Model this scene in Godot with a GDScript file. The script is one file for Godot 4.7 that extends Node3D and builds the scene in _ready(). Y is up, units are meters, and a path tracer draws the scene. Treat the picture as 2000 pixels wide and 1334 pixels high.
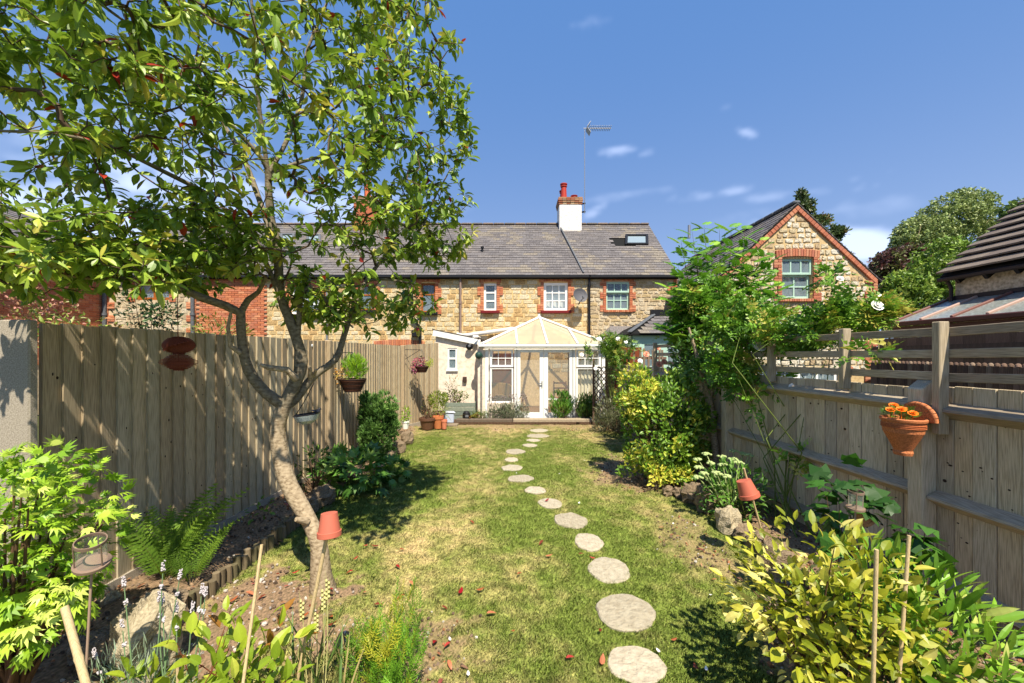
extends Node3D
# A cottage garden seen from the far end of its lawn. y is up, metres; the viewer stands at x = 0, z = 0 and looks along -z.
const F := 780.0
const EYE := 1.8
const HOR := 693.0
var rng := RandomNumberGenerator.new()
var counts := {}
var noise := FastNoiseLite.new()
var noise_b := FastNoiseLite.new()
var M := {}
var T := {}
var SH := {}

func rr(a: float, b: float) -> float:
	return rng.randf_range(a, b)

func at(px: float, py: float, z: float) -> Vector3:
	return Vector3((px - 1000.0) * z / F, EYE + (HOR - py) * z / F, -z)

func gnd(px: float, py: float) -> Vector3:
	return at(px, py, F * EYE / (py - HOR))

func numbered(parent: Node, called: String) -> String:
	var key := str(parent.get_instance_id()) + called
	var k: int = counts.get(key, 0)
	counts[key] = k + 1
	return called if k == 0 else "%s_%03d" % [called, k]

class MB:
	var v := PackedVector3Array()
	var n := PackedVector3Array()
	var c := PackedColorArray()
	var t := PackedVector2Array()
	var col := Color.WHITE
	func tri(a: Vector3, b: Vector3, d: Vector3) -> void:
		var m := (b - a).cross(d - a).normalized()
		tris(a, b, d, m, m, m)
	func tris(a: Vector3, b: Vector3, d: Vector3, na: Vector3, nb: Vector3, nd: Vector3) -> void:
		v.push_back(a); v.push_back(d); v.push_back(b)
		n.push_back(na); n.push_back(nd); n.push_back(nb)
		c.push_back(col); c.push_back(col); c.push_back(col)
		t.push_back(Vector2.ZERO); t.push_back(Vector2.ZERO); t.push_back(Vector2.ZERO)
	func quad(a: Vector3, b: Vector3, d: Vector3, e: Vector3) -> void:
		tri(a, b, d); tri(a, d, e)
	func quadn(a: Vector3, b: Vector3, d: Vector3, e: Vector3, na: Vector3, nb: Vector3, nd: Vector3, ne: Vector3) -> void:
		tris(a, b, d, na, nb, nd); tris(a, d, e, na, nd, ne)
	func facing(p: Array, from: Vector3) -> void:      # a flat polygon that looks away from a point
		var m: Vector3 = (p[1] - p[0]).cross(p[2] - p[0])
		var mid := Vector3.ZERO
		for q in p: mid += q
		mid /= p.size()
		var w := p.duplicate()
		if m.dot(mid - from) < 0: w.reverse()
		for k in range(1, w.size() - 1): tri(w[0], w[k], w[k + 1])
	func box(mid: Vector3, size: Vector3, b := Basis.IDENTITY, cut := 0.0) -> void:
		var h := size / 2
		if cut <= 0.0:
			for s in [-1.0, 1.0]:
				for a in 3:
					var x: Vector3 = b[a] * h[a] * s
					var y: Vector3 = b[(a + 1) % 3] * h[(a + 1) % 3]
					var z: Vector3 = b[(a + 2) % 3] * h[(a + 2) % 3]
					if s > 0: quad(mid + x - y - z, mid + x + y - z, mid + x + y + z, mid + x - y + z)
					else: quad(mid + x - y - z, mid + x - y + z, mid + x + y + z, mid + x + y - z)
			return
		var q := func(s: Vector3, a: int) -> Vector3:
			var o := Vector3.ZERO
			for k in 3: o += b[k] * s[k] * (h[k] - (0.0 if k == a else cut))
			return mid + o
		for a in 3:
			var a1 := (a + 1) % 3
			var a2 := (a + 2) % 3
			for s in [-1.0, 1.0]:
				var f := []
				for e in [[-1, -1], [1, -1], [1, 1], [-1, 1]]:
					var g := Vector3.ZERO
					g[a] = s; g[a1] = e[0]; g[a2] = e[1]
					f.append(q.call(g, a))
				facing(f, mid)
				for s2 in [-1.0, 1.0]:
					var g1 := Vector3.ZERO
					g1[a1] = s; g1[a2] = s2; g1[a] = -1
					var g2 := g1
					g2[a] = 1
					facing([q.call(g1, a1), q.call(g2, a1), q.call(g2, a2), q.call(g1, a2)], mid)
		for sx in [-1.0, 1.0]:
			for sy in [-1.0, 1.0]:
				for sz in [-1.0, 1.0]:
					var g := Vector3(sx, sy, sz)
					facing([q.call(g, 0), q.call(g, 1), q.call(g, 2)], mid)
	func bar(a: Vector3, b: Vector3, w: float, d: float, up := Vector3.UP, cut := 0.0) -> void:   # w across, d along "up"
		var z := (b - a).normalized()
		var x := up.cross(z).normalized()
		box((a + b) / 2, Vector3(w, d, a.distance_to(b)), Basis(x, z.cross(x), z), cut)
	func tube(p: Array, r: Array, sides := 6, caps := true) -> void:
		var prev := []
		var pn := []
		var x := Vector3.ZERO
		for i in p.size():
			var d: Vector3 = (p[mini(i + 1, p.size() - 1)] - p[maxi(i - 1, 0)]).normalized()
			if i == 0: x = d.cross(Vector3(0.3, 0.17, 1.0) if absf(d.z) < 0.9 else Vector3.UP).normalized()
			x = (x - d * d.dot(x)).normalized()
			var y := d.cross(x)
			var ring := []
			var rn := []
			for k in sides:
				var u := x * cos(TAU * k / sides) + y * sin(TAU * k / sides)
				rn.append(u); ring.append(p[i] + u * r[i])
			if i > 0:
				for k in sides:
					var m := (k + 1) % sides
					quadn(prev[k], prev[m], ring[m], ring[k], pn[k], pn[m], rn[m], rn[k])
			if caps and (i == 0 or i == p.size() - 1):
				for k in range(1, sides - 1):
					if i == 0: tri(ring[0], ring[k + 1], ring[k])
					else: tri(ring[0], ring[k], ring[k + 1])
			prev = ring; pn = rn
	func lathe(prof: Array, sides: int, xf := Transform3D.IDENTITY) -> void:      # Vector2(radius, height) from bottom to top of the outside
		for i in range(prof.size() - 1):
			var a: Vector2 = prof[i]
			var b: Vector2 = prof[i + 1]
			if a.distance_to(b) < 1e-5: continue
			var s := Vector2(b.y - a.y, a.x - b.x).normalized()
			for k in sides:
				var u := Vector3(cos(TAU * k / sides), 0, sin(TAU * k / sides))
				var w := Vector3(cos(TAU * (k + 1) / sides), 0, sin(TAU * (k + 1) / sides))
				var nu := (xf.basis * (u * s.x + Vector3.UP * s.y)).normalized()
				var nw := (xf.basis * (w * s.x + Vector3.UP * s.y)).normalized()
				var p0 := xf * (u * a.x + Vector3.UP * a.y)
				var p1 := xf * (w * a.x + Vector3.UP * a.y)
				var p2 := xf * (w * b.x + Vector3.UP * b.y)
				var p3 := xf * (u * b.x + Vector3.UP * b.y)
				if b.x > 1e-5: tris(p0, p3, p2, nu, nu, nw)
				if a.x > 1e-5: tris(p0, p2, p1, nu, nw, nw)
	func ball(mid: Vector3, rad: Vector3, sides := 10, rings := 6) -> void:
		var prof := []
		for i in rings + 1: prof.append(Vector2(sin(PI * i / rings), -cos(PI * i / rings)))
		lathe(prof, sides, Transform3D(Basis.from_scale(rad), mid))
	func put(m: MB, xf: Transform3D) -> void:
		for i in m.v.size():
			v.push_back(xf * m.v[i]); n.push_back((xf.basis * m.n[i]).normalized()); c.push_back(m.c[i] * col); t.push_back(m.t[i])
	func done() -> ArrayMesh:
		var a := []
		a.resize(Mesh.ARRAY_MAX)
		a[Mesh.ARRAY_VERTEX] = v; a[Mesh.ARRAY_NORMAL] = n; a[Mesh.ARRAY_COLOR] = c; a[Mesh.ARRAY_TEX_UV] = t
		var m := ArrayMesh.new()
		m.add_surface_from_arrays(Mesh.PRIMITIVE_TRIANGLES, a)
		return m

func tagged(o: Node3D, label: String, category: String, group := "") -> Node3D:
	o.set_meta("label", label); o.set_meta("category", category)
	if group: o.set_meta("group", group)
	return o

func thing(called: String, label: String, category: String, where: Vector3, group := "") -> Node3D:
	var o := Node3D.new()
	o.name = numbered(self, called)
	add_child(o, true)
	o.position = where
	return tagged(o, label, category, group)

func root_of(o: Node) -> Vector3:                      # where in the world the parent of a new part stands
	var p := Vector3.ZERO
	while o != self:
		p += (o as Node3D).position
		o = o.get_parent()
	return p

func part(parent: Node, called: String, shape, material: Material, label := "") -> MeshInstance3D:   # a mesh written in world metres
	var o := MeshInstance3D.new()
	o.name = numbered(parent, called)
	o.mesh = shape.done() if shape is MB else shape
	o.material_override = material
	parent.add_child(o, true)
	if parent != self: o.position = -root_of(parent)
	if label: o.set_meta("label", label)
	return o

func structure(called: String, shape, material: Material) -> MeshInstance3D:
	var o := part(self, called, shape, material)
	o.set_meta("kind", "structure")
	return o

func size_seen(p: Vector3, s: float) -> float:        # how large a piece shows in the photograph; nothing outside it
	var z := -p.z
	if z < 0.3: return 0.0
	var x := 1000.0 + F * p.x / z
	var y := HOR - F * (p.y - EYE) / z
	if x < -20 or x > 2020 or y < -20 or y > 1354: return 0.0
	return s * F / z

# pieces: arrays [Transform3D in the world, shape number, tone number, size]; the largest become parts of their own, the others one part
func pieces(parent: Node3D, called: String, rest: String, list: Array, shapes: Array, mats: Array, tones: Array, loose: Material, most := 300, tint := 0.12) -> void:
	var off := root_of(parent)
	for k in list.size():
		list[k].append(size_seen(list[k][0].origin, list[k][3]))
	list.sort_custom(func(a, b): return a[4] > b[4])
	var many: int = list.size()
	var single: int = mini(most, many)
	if many - single < 9: single = many
	for k in single:
		var e: Array = list[k]
		var o := MeshInstance3D.new()
		o.name = numbered(parent, called)
		o.mesh = shapes[e[1]]
		o.material_override = mats[e[2]]
		parent.add_child(o)
		var x: Transform3D = e[0]
		x.origin -= off
		o.transform = x
	if many > single:
		var mm := MultiMesh.new()
		mm.transform_format = MultiMesh.TRANSFORM_3D
		mm.use_colors = true
		mm.mesh = shapes[0]
		mm.instance_count = many - single
		for k in range(single, many):
			var x: Transform3D = list[k][0]
			x.origin -= off
			mm.set_instance_transform(k - single, x)
			var cc: Color = tones[list[k][2]]
			var l := cc.srgb_to_linear() * rr(1.0 - tint, 1.0 + tint)
			mm.set_instance_color(k - single, Color(l.r, l.g, l.b, 1))
		var o := MultiMeshInstance3D.new()
		o.name = numbered(parent, rest)
		o.multimesh = mm
		o.material_override = loose
		o.set_meta("kind", "stuff")
		parent.add_child(o)

func scatter(parent: Node, called: String, shape: Mesh, material: Material, list: Array) -> MultiMeshInstance3D:   # [Transform3D, Color (linear)]
	var mm := MultiMesh.new()
	mm.transform_format = MultiMesh.TRANSFORM_3D
	mm.use_colors = true
	mm.mesh = shape
	mm.instance_count = list.size()
	var off := root_of(parent)
	for k in list.size():
		var x: Transform3D = list[k][0]
		x.origin -= off
		mm.set_instance_transform(k, x)
		mm.set_instance_color(k, list[k][1])
	var o := MultiMeshInstance3D.new()
	o.name = numbered(parent, called)
	o.multimesh = mm
	o.material_override = material
	o.set_meta("kind", "stuff")
	parent.add_child(o, true)
	return o

# ------------------------------------------------------------------ materials
func grain(freq: float, octaves: int, lo: Color, hi: Color, kind := FastNoiseLite.TYPE_SIMPLEX_SMOOTH, size := 256, mid := 0.5, sd := 3) -> NoiseTexture2D:
	var t := NoiseTexture2D.new()
	var f := FastNoiseLite.new()
	f.noise_type = kind; f.frequency = freq; f.fractal_octaves = octaves; f.seed = sd
	if octaves < 2: f.fractal_type = FastNoiseLite.FRACTAL_NONE
	t.noise = f; t.width = size; t.height = size; t.seamless = true
	var g := Gradient.new()
	g.offsets = PackedFloat32Array([0.0, mid, 1.0])
	g.colors = PackedColorArray([lo, lo.lerp(hi, 0.6), hi])
	t.color_ramp = g
	return t

func surf(color: Color, rough := 0.8, tex: Texture2D = null, scale := Vector3.ONE, relief: Texture2D = null, depth := 0.5) -> StandardMaterial3D:
	var m := StandardMaterial3D.new()
	m.albedo_color = color
	m.roughness = rough
	m.metallic_specular = 0.4
	if tex:
		m.albedo_texture = tex
		m.uv1_triplanar = true; m.uv1_world_triplanar = true; m.uv1_scale = scale; m.uv1_triplanar_sharpness = 4.0
	if relief:
		m.heightmap_enabled = true; m.heightmap_texture = relief; m.heightmap_scale = depth
		m.uv1_triplanar = true; m.uv1_world_triplanar = true; m.uv1_scale = scale
	return m

func toned(base: StandardMaterial3D, tones: Array) -> Array:
	var out := []
	for k in tones.size():
		var m: StandardMaterial3D = base.duplicate()
		m.albedo_color = tones[k]
		m.uv1_offset = Vector3(0.37 * k, 0.61 * k, 0.23 * k)
		out.append(m)
	return out

func loose_of(base: StandardMaterial3D) -> StandardMaterial3D:
	var m: StandardMaterial3D = base.duplicate()
	m.albedo_color = Color.WHITE
	m.vertex_color_use_as_albedo = true
	return m

func leafy(rough := 0.45, through := 0.75) -> StandardMaterial3D:
	var m := StandardMaterial3D.new()
	m.roughness = rough
	m.metallic_specular = 0.5
	m.backlight_enabled = true
	m.backlight = Color(through, through, through)
	m.cull_mode = BaseMaterial3D.CULL_DISABLED
	return m

func glass_mat(tint := Color(0.9, 0.95, 0.95), a := 0.12) -> StandardMaterial3D:
	var m := StandardMaterial3D.new()
	m.transparency = BaseMaterial3D.TRANSPARENCY_ALPHA
	m.albedo_color = Color(tint.r, tint.g, tint.b, a)
	m.roughness = 0.03
	m.metallic_specular = 0.5
	return m

func make_materials() -> void:
	var W := Color.WHITE
	T.wood = grain(0.035, 5, Color(0.62, 0.60, 0.57), W, FastNoiseLite.TYPE_SIMPLEX_SMOOTH, 512, 0.45)
	T.fine = grain(0.06, 5, Color(0.7, 0.69, 0.67), W, FastNoiseLite.TYPE_SIMPLEX_SMOOTH, 256)
	T.blotch = grain(0.02, 5, Color(0.62, 0.6, 0.57), W, FastNoiseLite.TYPE_SIMPLEX_SMOOTH, 512)
	T.soft = grain(0.02, 4, Color(0.84, 0.82, 0.8), W, FastNoiseLite.TYPE_SIMPLEX_SMOOTH, 256)
	T.speck = grain(0.12, 3, Color(0.5, 0.5, 0.5), W, FastNoiseLite.TYPE_CELLULAR, 256, 0.3)
	T.bump = grain(0.05, 5, Color.BLACK, W, FastNoiseLite.TYPE_SIMPLEX_SMOOTH, 256)
	T.bark = grain(0.022, 5, Color(0.52, 0.48, 0.43), W, FastNoiseLite.TYPE_SIMPLEX_SMOOTH, 512, 0.45, 9)
	T.pits = grain(0.09, 2, Color(0.2, 0.2, 0.2), W, FastNoiseLite.TYPE_CELLULAR, 256, 0.2)
	M.upright = surf(W, 0.85, T.wood, Vector3(9, 0.3, 9), T.wood, 0.15)
	M.level = surf(W, 0.85, T.wood, Vector3(9, 9, 0.4), T.wood, 0.25)
	M.across = surf(W, 0.85, T.wood, Vector3(0.6, 7, 7), T.wood, 0.3)
	M.stone = surf(W, 0.9, T.blotch, Vector3(2.3, 2.3, 2.3), T.bump, 0.6)
	M.slate = surf(W, 0.7, T.blotch, Vector3(1.6, 1.6, 1.6), T.bump, 0.3)
	M.brick = surf(W, 0.88, T.fine, Vector3(3, 3, 3), T.bump, 0.3)
	M.concrete = surf(Color(0.70, 0.66, 0.60), 0.92, T.fine, Vector3(6, 6, 6), T.pits, 0.1)
	M.render = surf(Color(0.93, 0.87, 0.80), 0.92, T.soft, Vector3(1.2, 1.2, 1.2), T.bump, 0.15)
	M.white = surf(Color(0.93, 0.93, 0.92), 0.35)
	M.white_trim = surf(Color(0.9, 0.9, 0.88), 0.5)
	M.mint = surf(Color(0.66, 0.78, 0.72), 0.5)
	M.black = surf(Color(0.09, 0.09, 0.1), 0.45)
	M.dark = surf(Color(0.05, 0.05, 0.05), 0.9)
	M.lead = surf(Color(0.42, 0.44, 0.47), 0.6, T.blotch, Vector3(2, 2, 2))
	M.mortar = surf(Color(0.86, 0.74, 0.53), 0.95, T.soft, Vector3(1.5, 1.5, 1.5), T.bump, 0.3)
	M.mortar_grey = surf(Color(0.80, 0.73, 0.61), 0.95, T.soft, Vector3(1.5, 1.5, 1.5), T.bump, 0.3)
	M.glass = glass_mat()
	M.window_glass = glass_mat(Color(0.75, 0.85, 0.9), 0.25)
	M.soil = surf(Color(0.40, 0.31, 0.24), 0.95, T.blotch, Vector3(2, 2, 2), T.bump, 1.5)
	M.rock = surf(Color(0.74, 0.69, 0.58), 0.93, T.blotch, Vector3(4, 4, 4), T.bump, 0.7)
	M.rock_dark = surf(Color(0.58, 0.51, 0.42), 0.93, T.blotch, Vector3(4, 4, 4), T.bump, 0.7)
	M.terracotta = surf(Color(0.84, 0.52, 0.33), 0.8, T.blotch, Vector3(7, 7, 7))
	M.plastic_pot = surf(Color(0.72, 0.39, 0.31), 0.55)
	M.cane = surf(Color(0.86, 0.76, 0.58), 0.7, T.fine, Vector3(20, 3, 20))
	M.stem_green = surf(Color(0.36, 0.42, 0.17), 0.7)
	M.stem_brown = surf(Color(0.36, 0.27, 0.19), 0.85)
	M.bark = surf(Color(0.76, 0.69, 0.58), 0.8, T.bark, Vector3(2.2, 3.4, 2.2), T.bark, 0.5)
	M.bark_dark = surf(Color(0.38, 0.33, 0.27), 0.9, T.bark, Vector3(3, 2, 3), T.bark, 1.0)
	M.rust = surf(Color(0.55, 0.27, 0.18), 0.7, T.fine, Vector3(9, 9, 9))
	M.zinc = surf(Color(0.62, 0.62, 0.62), 0.4); M.zinc.metallic = 0.7
	M.leaf_any = leafy(); M.leaf_any.vertex_color_use_as_albedo = true
	M.gloss_any = leafy(0.42, 0.8); M.gloss_any.vertex_color_use_as_albedo = true
	M.grass_any = leafy(0.7, 0.4); M.grass_any.vertex_color_use_as_albedo = true
	M.chip_any = surf(W, 0.9); M.chip_any.vertex_color_use_as_albedo = true

func leaf_mats(tones: Array, gloss := false) -> Array:
	var out := []
	for t in tones:
		var m := leafy(0.42 if gloss else 0.48, 0.8)
		m.albedo_color = t
		m.vertex_color_use_as_albedo = true
		out.append(m)
	return out

# ------------------------------------------------------------------ leaves and plants
func leaf(len: float, wide: float, fold := 0.25, droop := 0.15, segs := 4, widest := 0.45, wave := 0.0) -> MB:
	var m := MB.new()
	var mid := []
	var l := []
	var r := []
	for i in segs + 1:
		var t := float(i) / segs
		var p := pow(t, log(0.5) / log(widest))
		var h := wide * 0.5 * pow(sin(PI * clampf(p, 0.0, 1.0)), 0.8)
		var c := Vector3(0, len * t, -droop * len * t * t)
		var w := wave * wide * (1 if i % 2 == 0 else -1)
		mid.append(c); l.append(c + Vector3(-h, 0, fold * h + w)); r.append(c + Vector3(h, 0, fold * h + w))
	for i in segs:
		if i == 0:
			m.tri(mid[0], mid[1], l[1]); m.tri(mid[0], r[1], mid[1])
		elif i == segs - 1:
			m.tri(l[i], mid[i], mid[i + 1]); m.tri(mid[i], r[i], mid[i + 1])
		else:
			m.quad(l[i], mid[i], mid[i + 1], l[i + 1]); m.quad(mid[i], r[i], r[i + 1], mid[i + 1])
	for i in m.v.size():                                # paler along the midrib, a browner tip
		var e := absf(m.v[i].x) / maxf(wide * 0.5, 0.001)
		var t := clampf(m.v[i].y / len, 0, 1)
		m.c[i] = Color(1.1 - 0.26 * e + 0.06 * t, 1.08 - 0.22 * e - 0.06 * t * t, 1.1 - 0.3 * e)
	return m

func palmate(size: float, lobes := 7, cut := 0.32, spread := 2.5) -> MB:
	var m := MB.new()
	var o := Vector3.ZERO
	for k in lobes:
		var f := float(k) / (lobes - 1) * 2 - 1
		var a := f * spread * 0.5
		var len := size * (1.0 - 0.5 * absf(f) * absf(f))
		var d := Vector3(sin(a), cos(a), 0)
		var s := Vector3(cos(a), -sin(a), 0)
		var mid := d * len * 0.45 + Vector3(0, 0, 0.02 * size)
		var tip := d * len - Vector3(0, 0, 0.16 * size)
		var w := len * cut * 0.42
		m.tri(o, mid + s * w, mid); m.tri(o, mid, mid - s * w)
		m.tri(mid + s * w, tip, mid); m.tri(mid, tip, mid - s * w)
	return m

func pinnate(len: float, pairs: int, leaflet: float, wide: float, droop := 0.3, taper := true) -> MB:
	var m := MB.new()
	var one := leaf(leaflet, wide, 0.15, 0.15, 3)
	var prev := Vector3.ZERO
	for i in range(1, pairs + 2):
		var t := float(i) / (pairs + 1)
		var c := Vector3(0, len * t, -droop * len * t * t)
		var w := len * 0.008
		m.quad(prev + Vector3(-w, 0, 0), prev + Vector3(w, 0, 0), c + Vector3(w, 0, 0), c + Vector3(-w, 0, 0))
		var k := 1.0 if not taper else (0.55 + 0.45 * sin(PI * minf(1.0, t * 0.85 + 0.15)))
		if i <= pairs:
			for s in [-1.0, 1.0]:
				var d := Vector3(s * 0.85, 0.5, -0.12).normalized()
				var x := d.cross(Vector3(0, 0, 1)).normalized()
				m.put(one, Transform3D(Basis(x, d, x.cross(d)).scaled_local(Vector3.ONE * k), c))
		else:
			m.put(one, Transform3D(Basis.IDENTITY.scaled_local(Vector3.ONE * k), c))
		prev = c
	return m

func frond(len: float, pairs := 22, wide := 0.28, arch := 0.55) -> MB:      # a fern frond of narrow toothed pinnae
	var m := MB.new()
	var prev := Vector3.ZERO
	for i in range(1, pairs + 1):
		var t := float(i) / pairs
		var c := Vector3(0, len * (t - 0.12 * t * t), -arch * len * t * t)
		m.col = Color(0.45, 0.36, 0.2)
		var w := 0.006 * len * (1.2 - t)
		m.quad(prev + Vector3(-w, 0, 0.001), prev + Vector3(w, 0, 0.001), c + Vector3(w, 0, 0.001), c + Vector3(-w, 0, 0.001))
		m.col = Color.WHITE
		if i > 2:
			var reach := len * wide * 0.5 * pow(sin(PI * (0.12 + 0.88 * t)), 0.7)
			for s in [-1.0, 1.0]:
				var d := Vector3(s, 0.28, -0.12).normalized()
				var h := len / pairs * 0.46
				var a := c
				for j in 4:
					var u := float(j + 1) / 4
					var b := c + d * reach * u - Vector3(0, 0, 0.1 * reach * u * u)
					var wa := h * (1.0 - 0.8 * float(j) / 4)
					var p0 := a + Vector3(0, wa, 0)
					var p1 := a - Vector3(0, wa, 0)
					var q := b - Vector3(0, wa * 0.25, 0)
					var q2 := b + Vector3(0, wa * 0.3, 0)
					if s > 0: m.quad(p1, q, q2, p0)
					else: m.quad(q, p1, p0, q2)
					a = b
		prev = c
	return m

func aim(dir: Vector3, face: Vector3, size := 1.0) -> Basis:     # y along the leaf, z out of its upper face
	var y := dir.normalized()
	var x := y.cross(face)
	if x.length() < 0.01: x = y.cross(Vector3(0.7, 0.1, 0.7))
	x = x.normalized()
	return Basis(x, y, x.cross(y)).scaled_local(Vector3.ONE * size)

func ball_dir() -> Vector3:
	var z := rr(-1, 1)
	var a := rr(0, TAU)
	var s := sqrt(1 - z * z)
	return Vector3(cos(a) * s, z, sin(a) * s)

# leaves through an ellipsoid, most of them near its outside, thinned into clumps
func fill(list: Array, mid: Vector3, rad: Vector3, n: int, lo: float, hi: float, shapes: int, tones: Array, o := {}) -> void:
	var shell: float = o.get("shell", 0.45)
	var up: float = o.get("up", 0.35)
	var out: float = o.get("out", 0.8)
	var gap: float = o.get("gap", -0.12)
	var fq: float = o.get("fq", 6.0)
	var jitter: float = o.get("jitter", 0.7)
	var len: float = o.get("len", 1.0)
	var low: float = o.get("low", -99.0)
	var made := 0
	for tries in n * 4:
		if made >= n: break
		var u := ball_dir()
		var r := pow(rng.randf(), shell)
		r *= 1.0 + 0.28 * noise.get_noise_3dv((u * rad * 2.2 + mid) * 1.0 * fq / 6.0)
		var p := mid + u * rad * r
		if p.y < low or noise.get_noise_3dv(p * fq) < gap: continue
		made += 1
		var d := (u * out + Vector3.UP * up + ball_dir() * jitter).normalized()
		var f := (Vector3.UP * float(o.get("sky", 0.9)) + u * float(o.get("side", 0.6)) + ball_dir() * 0.55).normalized()
		var s := rr(lo, hi)
		list.append([Transform3D(aim(d, f, s).scaled_local(Vector3(rr(0.78, 1.15), 1, rr(0.4, 1.9))), p), rng.randi() % shapes, pick(tones, p), s * len])

func pick(weights: Array, p: Vector3) -> int:        # which tone a leaf has: mostly by clump, a little by chance
	var v: float = clampf(0.5 + noise_b.get_noise_3dv(p * 5.0) * 0.9 + rr(-0.28, 0.28), 0.0, 0.999)
	var sum := 0.0
	for w in weights: sum += w
	for k in weights.size():
		v -= weights[k] / sum
		if v <= 0: return k
	return weights.size() - 1

func sprigs(base: Vector3, list: Array, n: int, r0: float, m: MB, spread := 0.08) -> void:      # stems from the foot of a plant into its leaves
	if list.is_empty(): return
	for k in n:
		var p: Vector3 = list[rng.randi() % list.size()][0].origin
		var b := base + Vector3(rr(-spread, spread), 0, rr(-spread, spread))
		var mid := b.lerp(p, 0.5) + Vector3(0, 0.12 * b.distance_to(p), 0)
		var pts := []
		var rad := []
		for i in 5:
			var t := i / 4.0
			pts.append(b.lerp(mid, t).lerp(mid.lerp(p, t), t)); rad.append(r0 * (1.0 - 0.75 * t))
		m.tube(pts, rad, 5, false)

func plant(called: String, label: String, category: String, base: Vector3, list: Array, shapes: Array, tones: Array, most: int, stems: MB, stem_mat: Material, gloss := false, group := "", piece := "leaf") -> Node3D:
	var o := thing(called, label, category, base, group)
	var meshes := []
	for s in shapes: meshes.append(s.done() if s is MB else s)
	if stems and stems.v.size(): part(o, "stem", stems, stem_mat)
	pieces(o, piece, "foliage", list, meshes, leaf_mats(tones, gloss), tones, M.gloss_any if gloss else M.leaf_any, most, 0.22)
	return o

class Wood:
	var pos := PackedVector3Array()
	var par := PackedInt32Array()
	var rad := PackedFloat32Array()
	var ok := PackedByteArray()
	func limb(from: int, pts: Array, radii: Array, open_from: int) -> int:      # a hand-set limb, rounded between its points
		var last := from
		var q := pts.duplicate()
		if from >= 0: q.push_front(pos[from])
		var rs := radii.duplicate()
		if from >= 0: rs.push_front(minf(rad[from], radii[0] * 1.1))
		for i in range(0 if from < 0 else 0, q.size() - 1):
			var p0: Vector3 = q[maxi(i - 1, 0)]
			var p1: Vector3 = q[i]
			var p2: Vector3 = q[i + 1]
			var p3: Vector3 = q[mini(i + 2, q.size() - 1)]
			var steps := maxi(2, int(p1.distance_to(p2) / 0.07))
			if i == 0 and from < 0: last = add(p1, -1, rs[0], false)
			for s in range(1, steps + 1):
				var t := float(s) / steps
				var p := 0.5 * ((2 * p1) + (p2 - p0) * t + (2 * p0 - 5 * p1 + 4 * p2 - p3) * t * t + (3 * p1 - p0 - 3 * p2 + p3) * t * t * t)
				last = add(p, last, lerpf(rs[i], rs[i + 1], t), i >= open_from)
		return last
	func add(p: Vector3, parent: int, r: float, open: bool) -> int:
		pos.push_back(p); par.push_back(parent); rad.push_back(r); ok.push_back(1 if open else 0)
		return pos.size() - 1

func grow(w: Wood, tips: Array, step := 0.1, bend := 0.35) -> Array:       # twigs from the limbs out to points in the crown; returns the node of each tip
	var order := []
	for t in tips:
		var best := 1e9
		for i in range(0, w.pos.size(), 3):
			if w.ok[i]: best = minf(best, t.distance_squared_to(w.pos[i]))
		order.append([best, t])
	order.sort_custom(func(a, b): return a[0] < b[0])
	var ends := []
	for e in order:
		var t: Vector3 = e[1]
		var best := 1e9
		var at_node := -1
		for i in w.pos.size():
			if w.ok[i]:
				var d := t.distance_squared_to(w.pos[i])
				if d < best:
					best = d; at_node = i
		var a := w.pos[at_node]
		var back := a - w.pos[maxi(w.par[at_node], 0)]
		var dist := sqrt(best)
		var ctrl := a.lerp(t, 0.45) + back.normalized() * dist * bend + ball_dir() * dist * 0.12
		var n := maxi(2, int(dist / step))
		var last := at_node
		for s in range(1, n + 1):
			var u := float(s) / n
			last = w.add(a.lerp(ctrl, u).lerp(ctrl.lerp(t, u), u), last, 0.0, true)
		ends.append(last)
	return ends

func thicken(w: Wood, tip: float, power := 2.2) -> void:
	var sum := PackedFloat32Array()
	sum.resize(w.pos.size())
	for i in range(w.pos.size() - 1, -1, -1):
		var s := sum[i] if sum[i] > 0 else pow(tip, power)
		if w.rad[i] <= 0: w.rad[i] = pow(s, 1.0 / power)
		if w.par[i] >= 0: sum[w.par[i]] += s

func wood_mesh(w: Wood, from: int, to: int, sides: int) -> MB:
	var m := MB.new()
	for i in range(maxi(from, 0), to):
		var p := w.par[i]
		if p < 0: continue
		var r0 := minf(w.rad[p], w.rad[i] * 1.6)
		m.tube([w.pos[p], w.pos[i]], [r0, w.rad[i]], sides, false)
	return m

func limb_mesh(w: Wood, from: int, to: int, sides: int) -> MB:     # smooth: rings shared along each run of nodes, with a little unevenness
	var m := MB.new()
	var i := from
	while i < to:
		var pts := []
		var rad := []
		if w.par[i] >= 0:
			pts.append(w.pos[w.par[i]]); rad.append(minf(w.rad[w.par[i]], w.rad[i] * 1.1))
		pts.append(w.pos[i]); rad.append(w.rad[i])
		var j := i + 1
		while j < to and w.par[j] == j - 1:
			pts.append(w.pos[j]); rad.append(w.rad[j] * (1.0 + 0.13 * noise.get_noise_3dv(w.pos[j] * 9.0)))
			j += 1
		if pts.size() > 1: m.tube(pts, rad, sides, false)
		i = j
	return m

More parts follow.
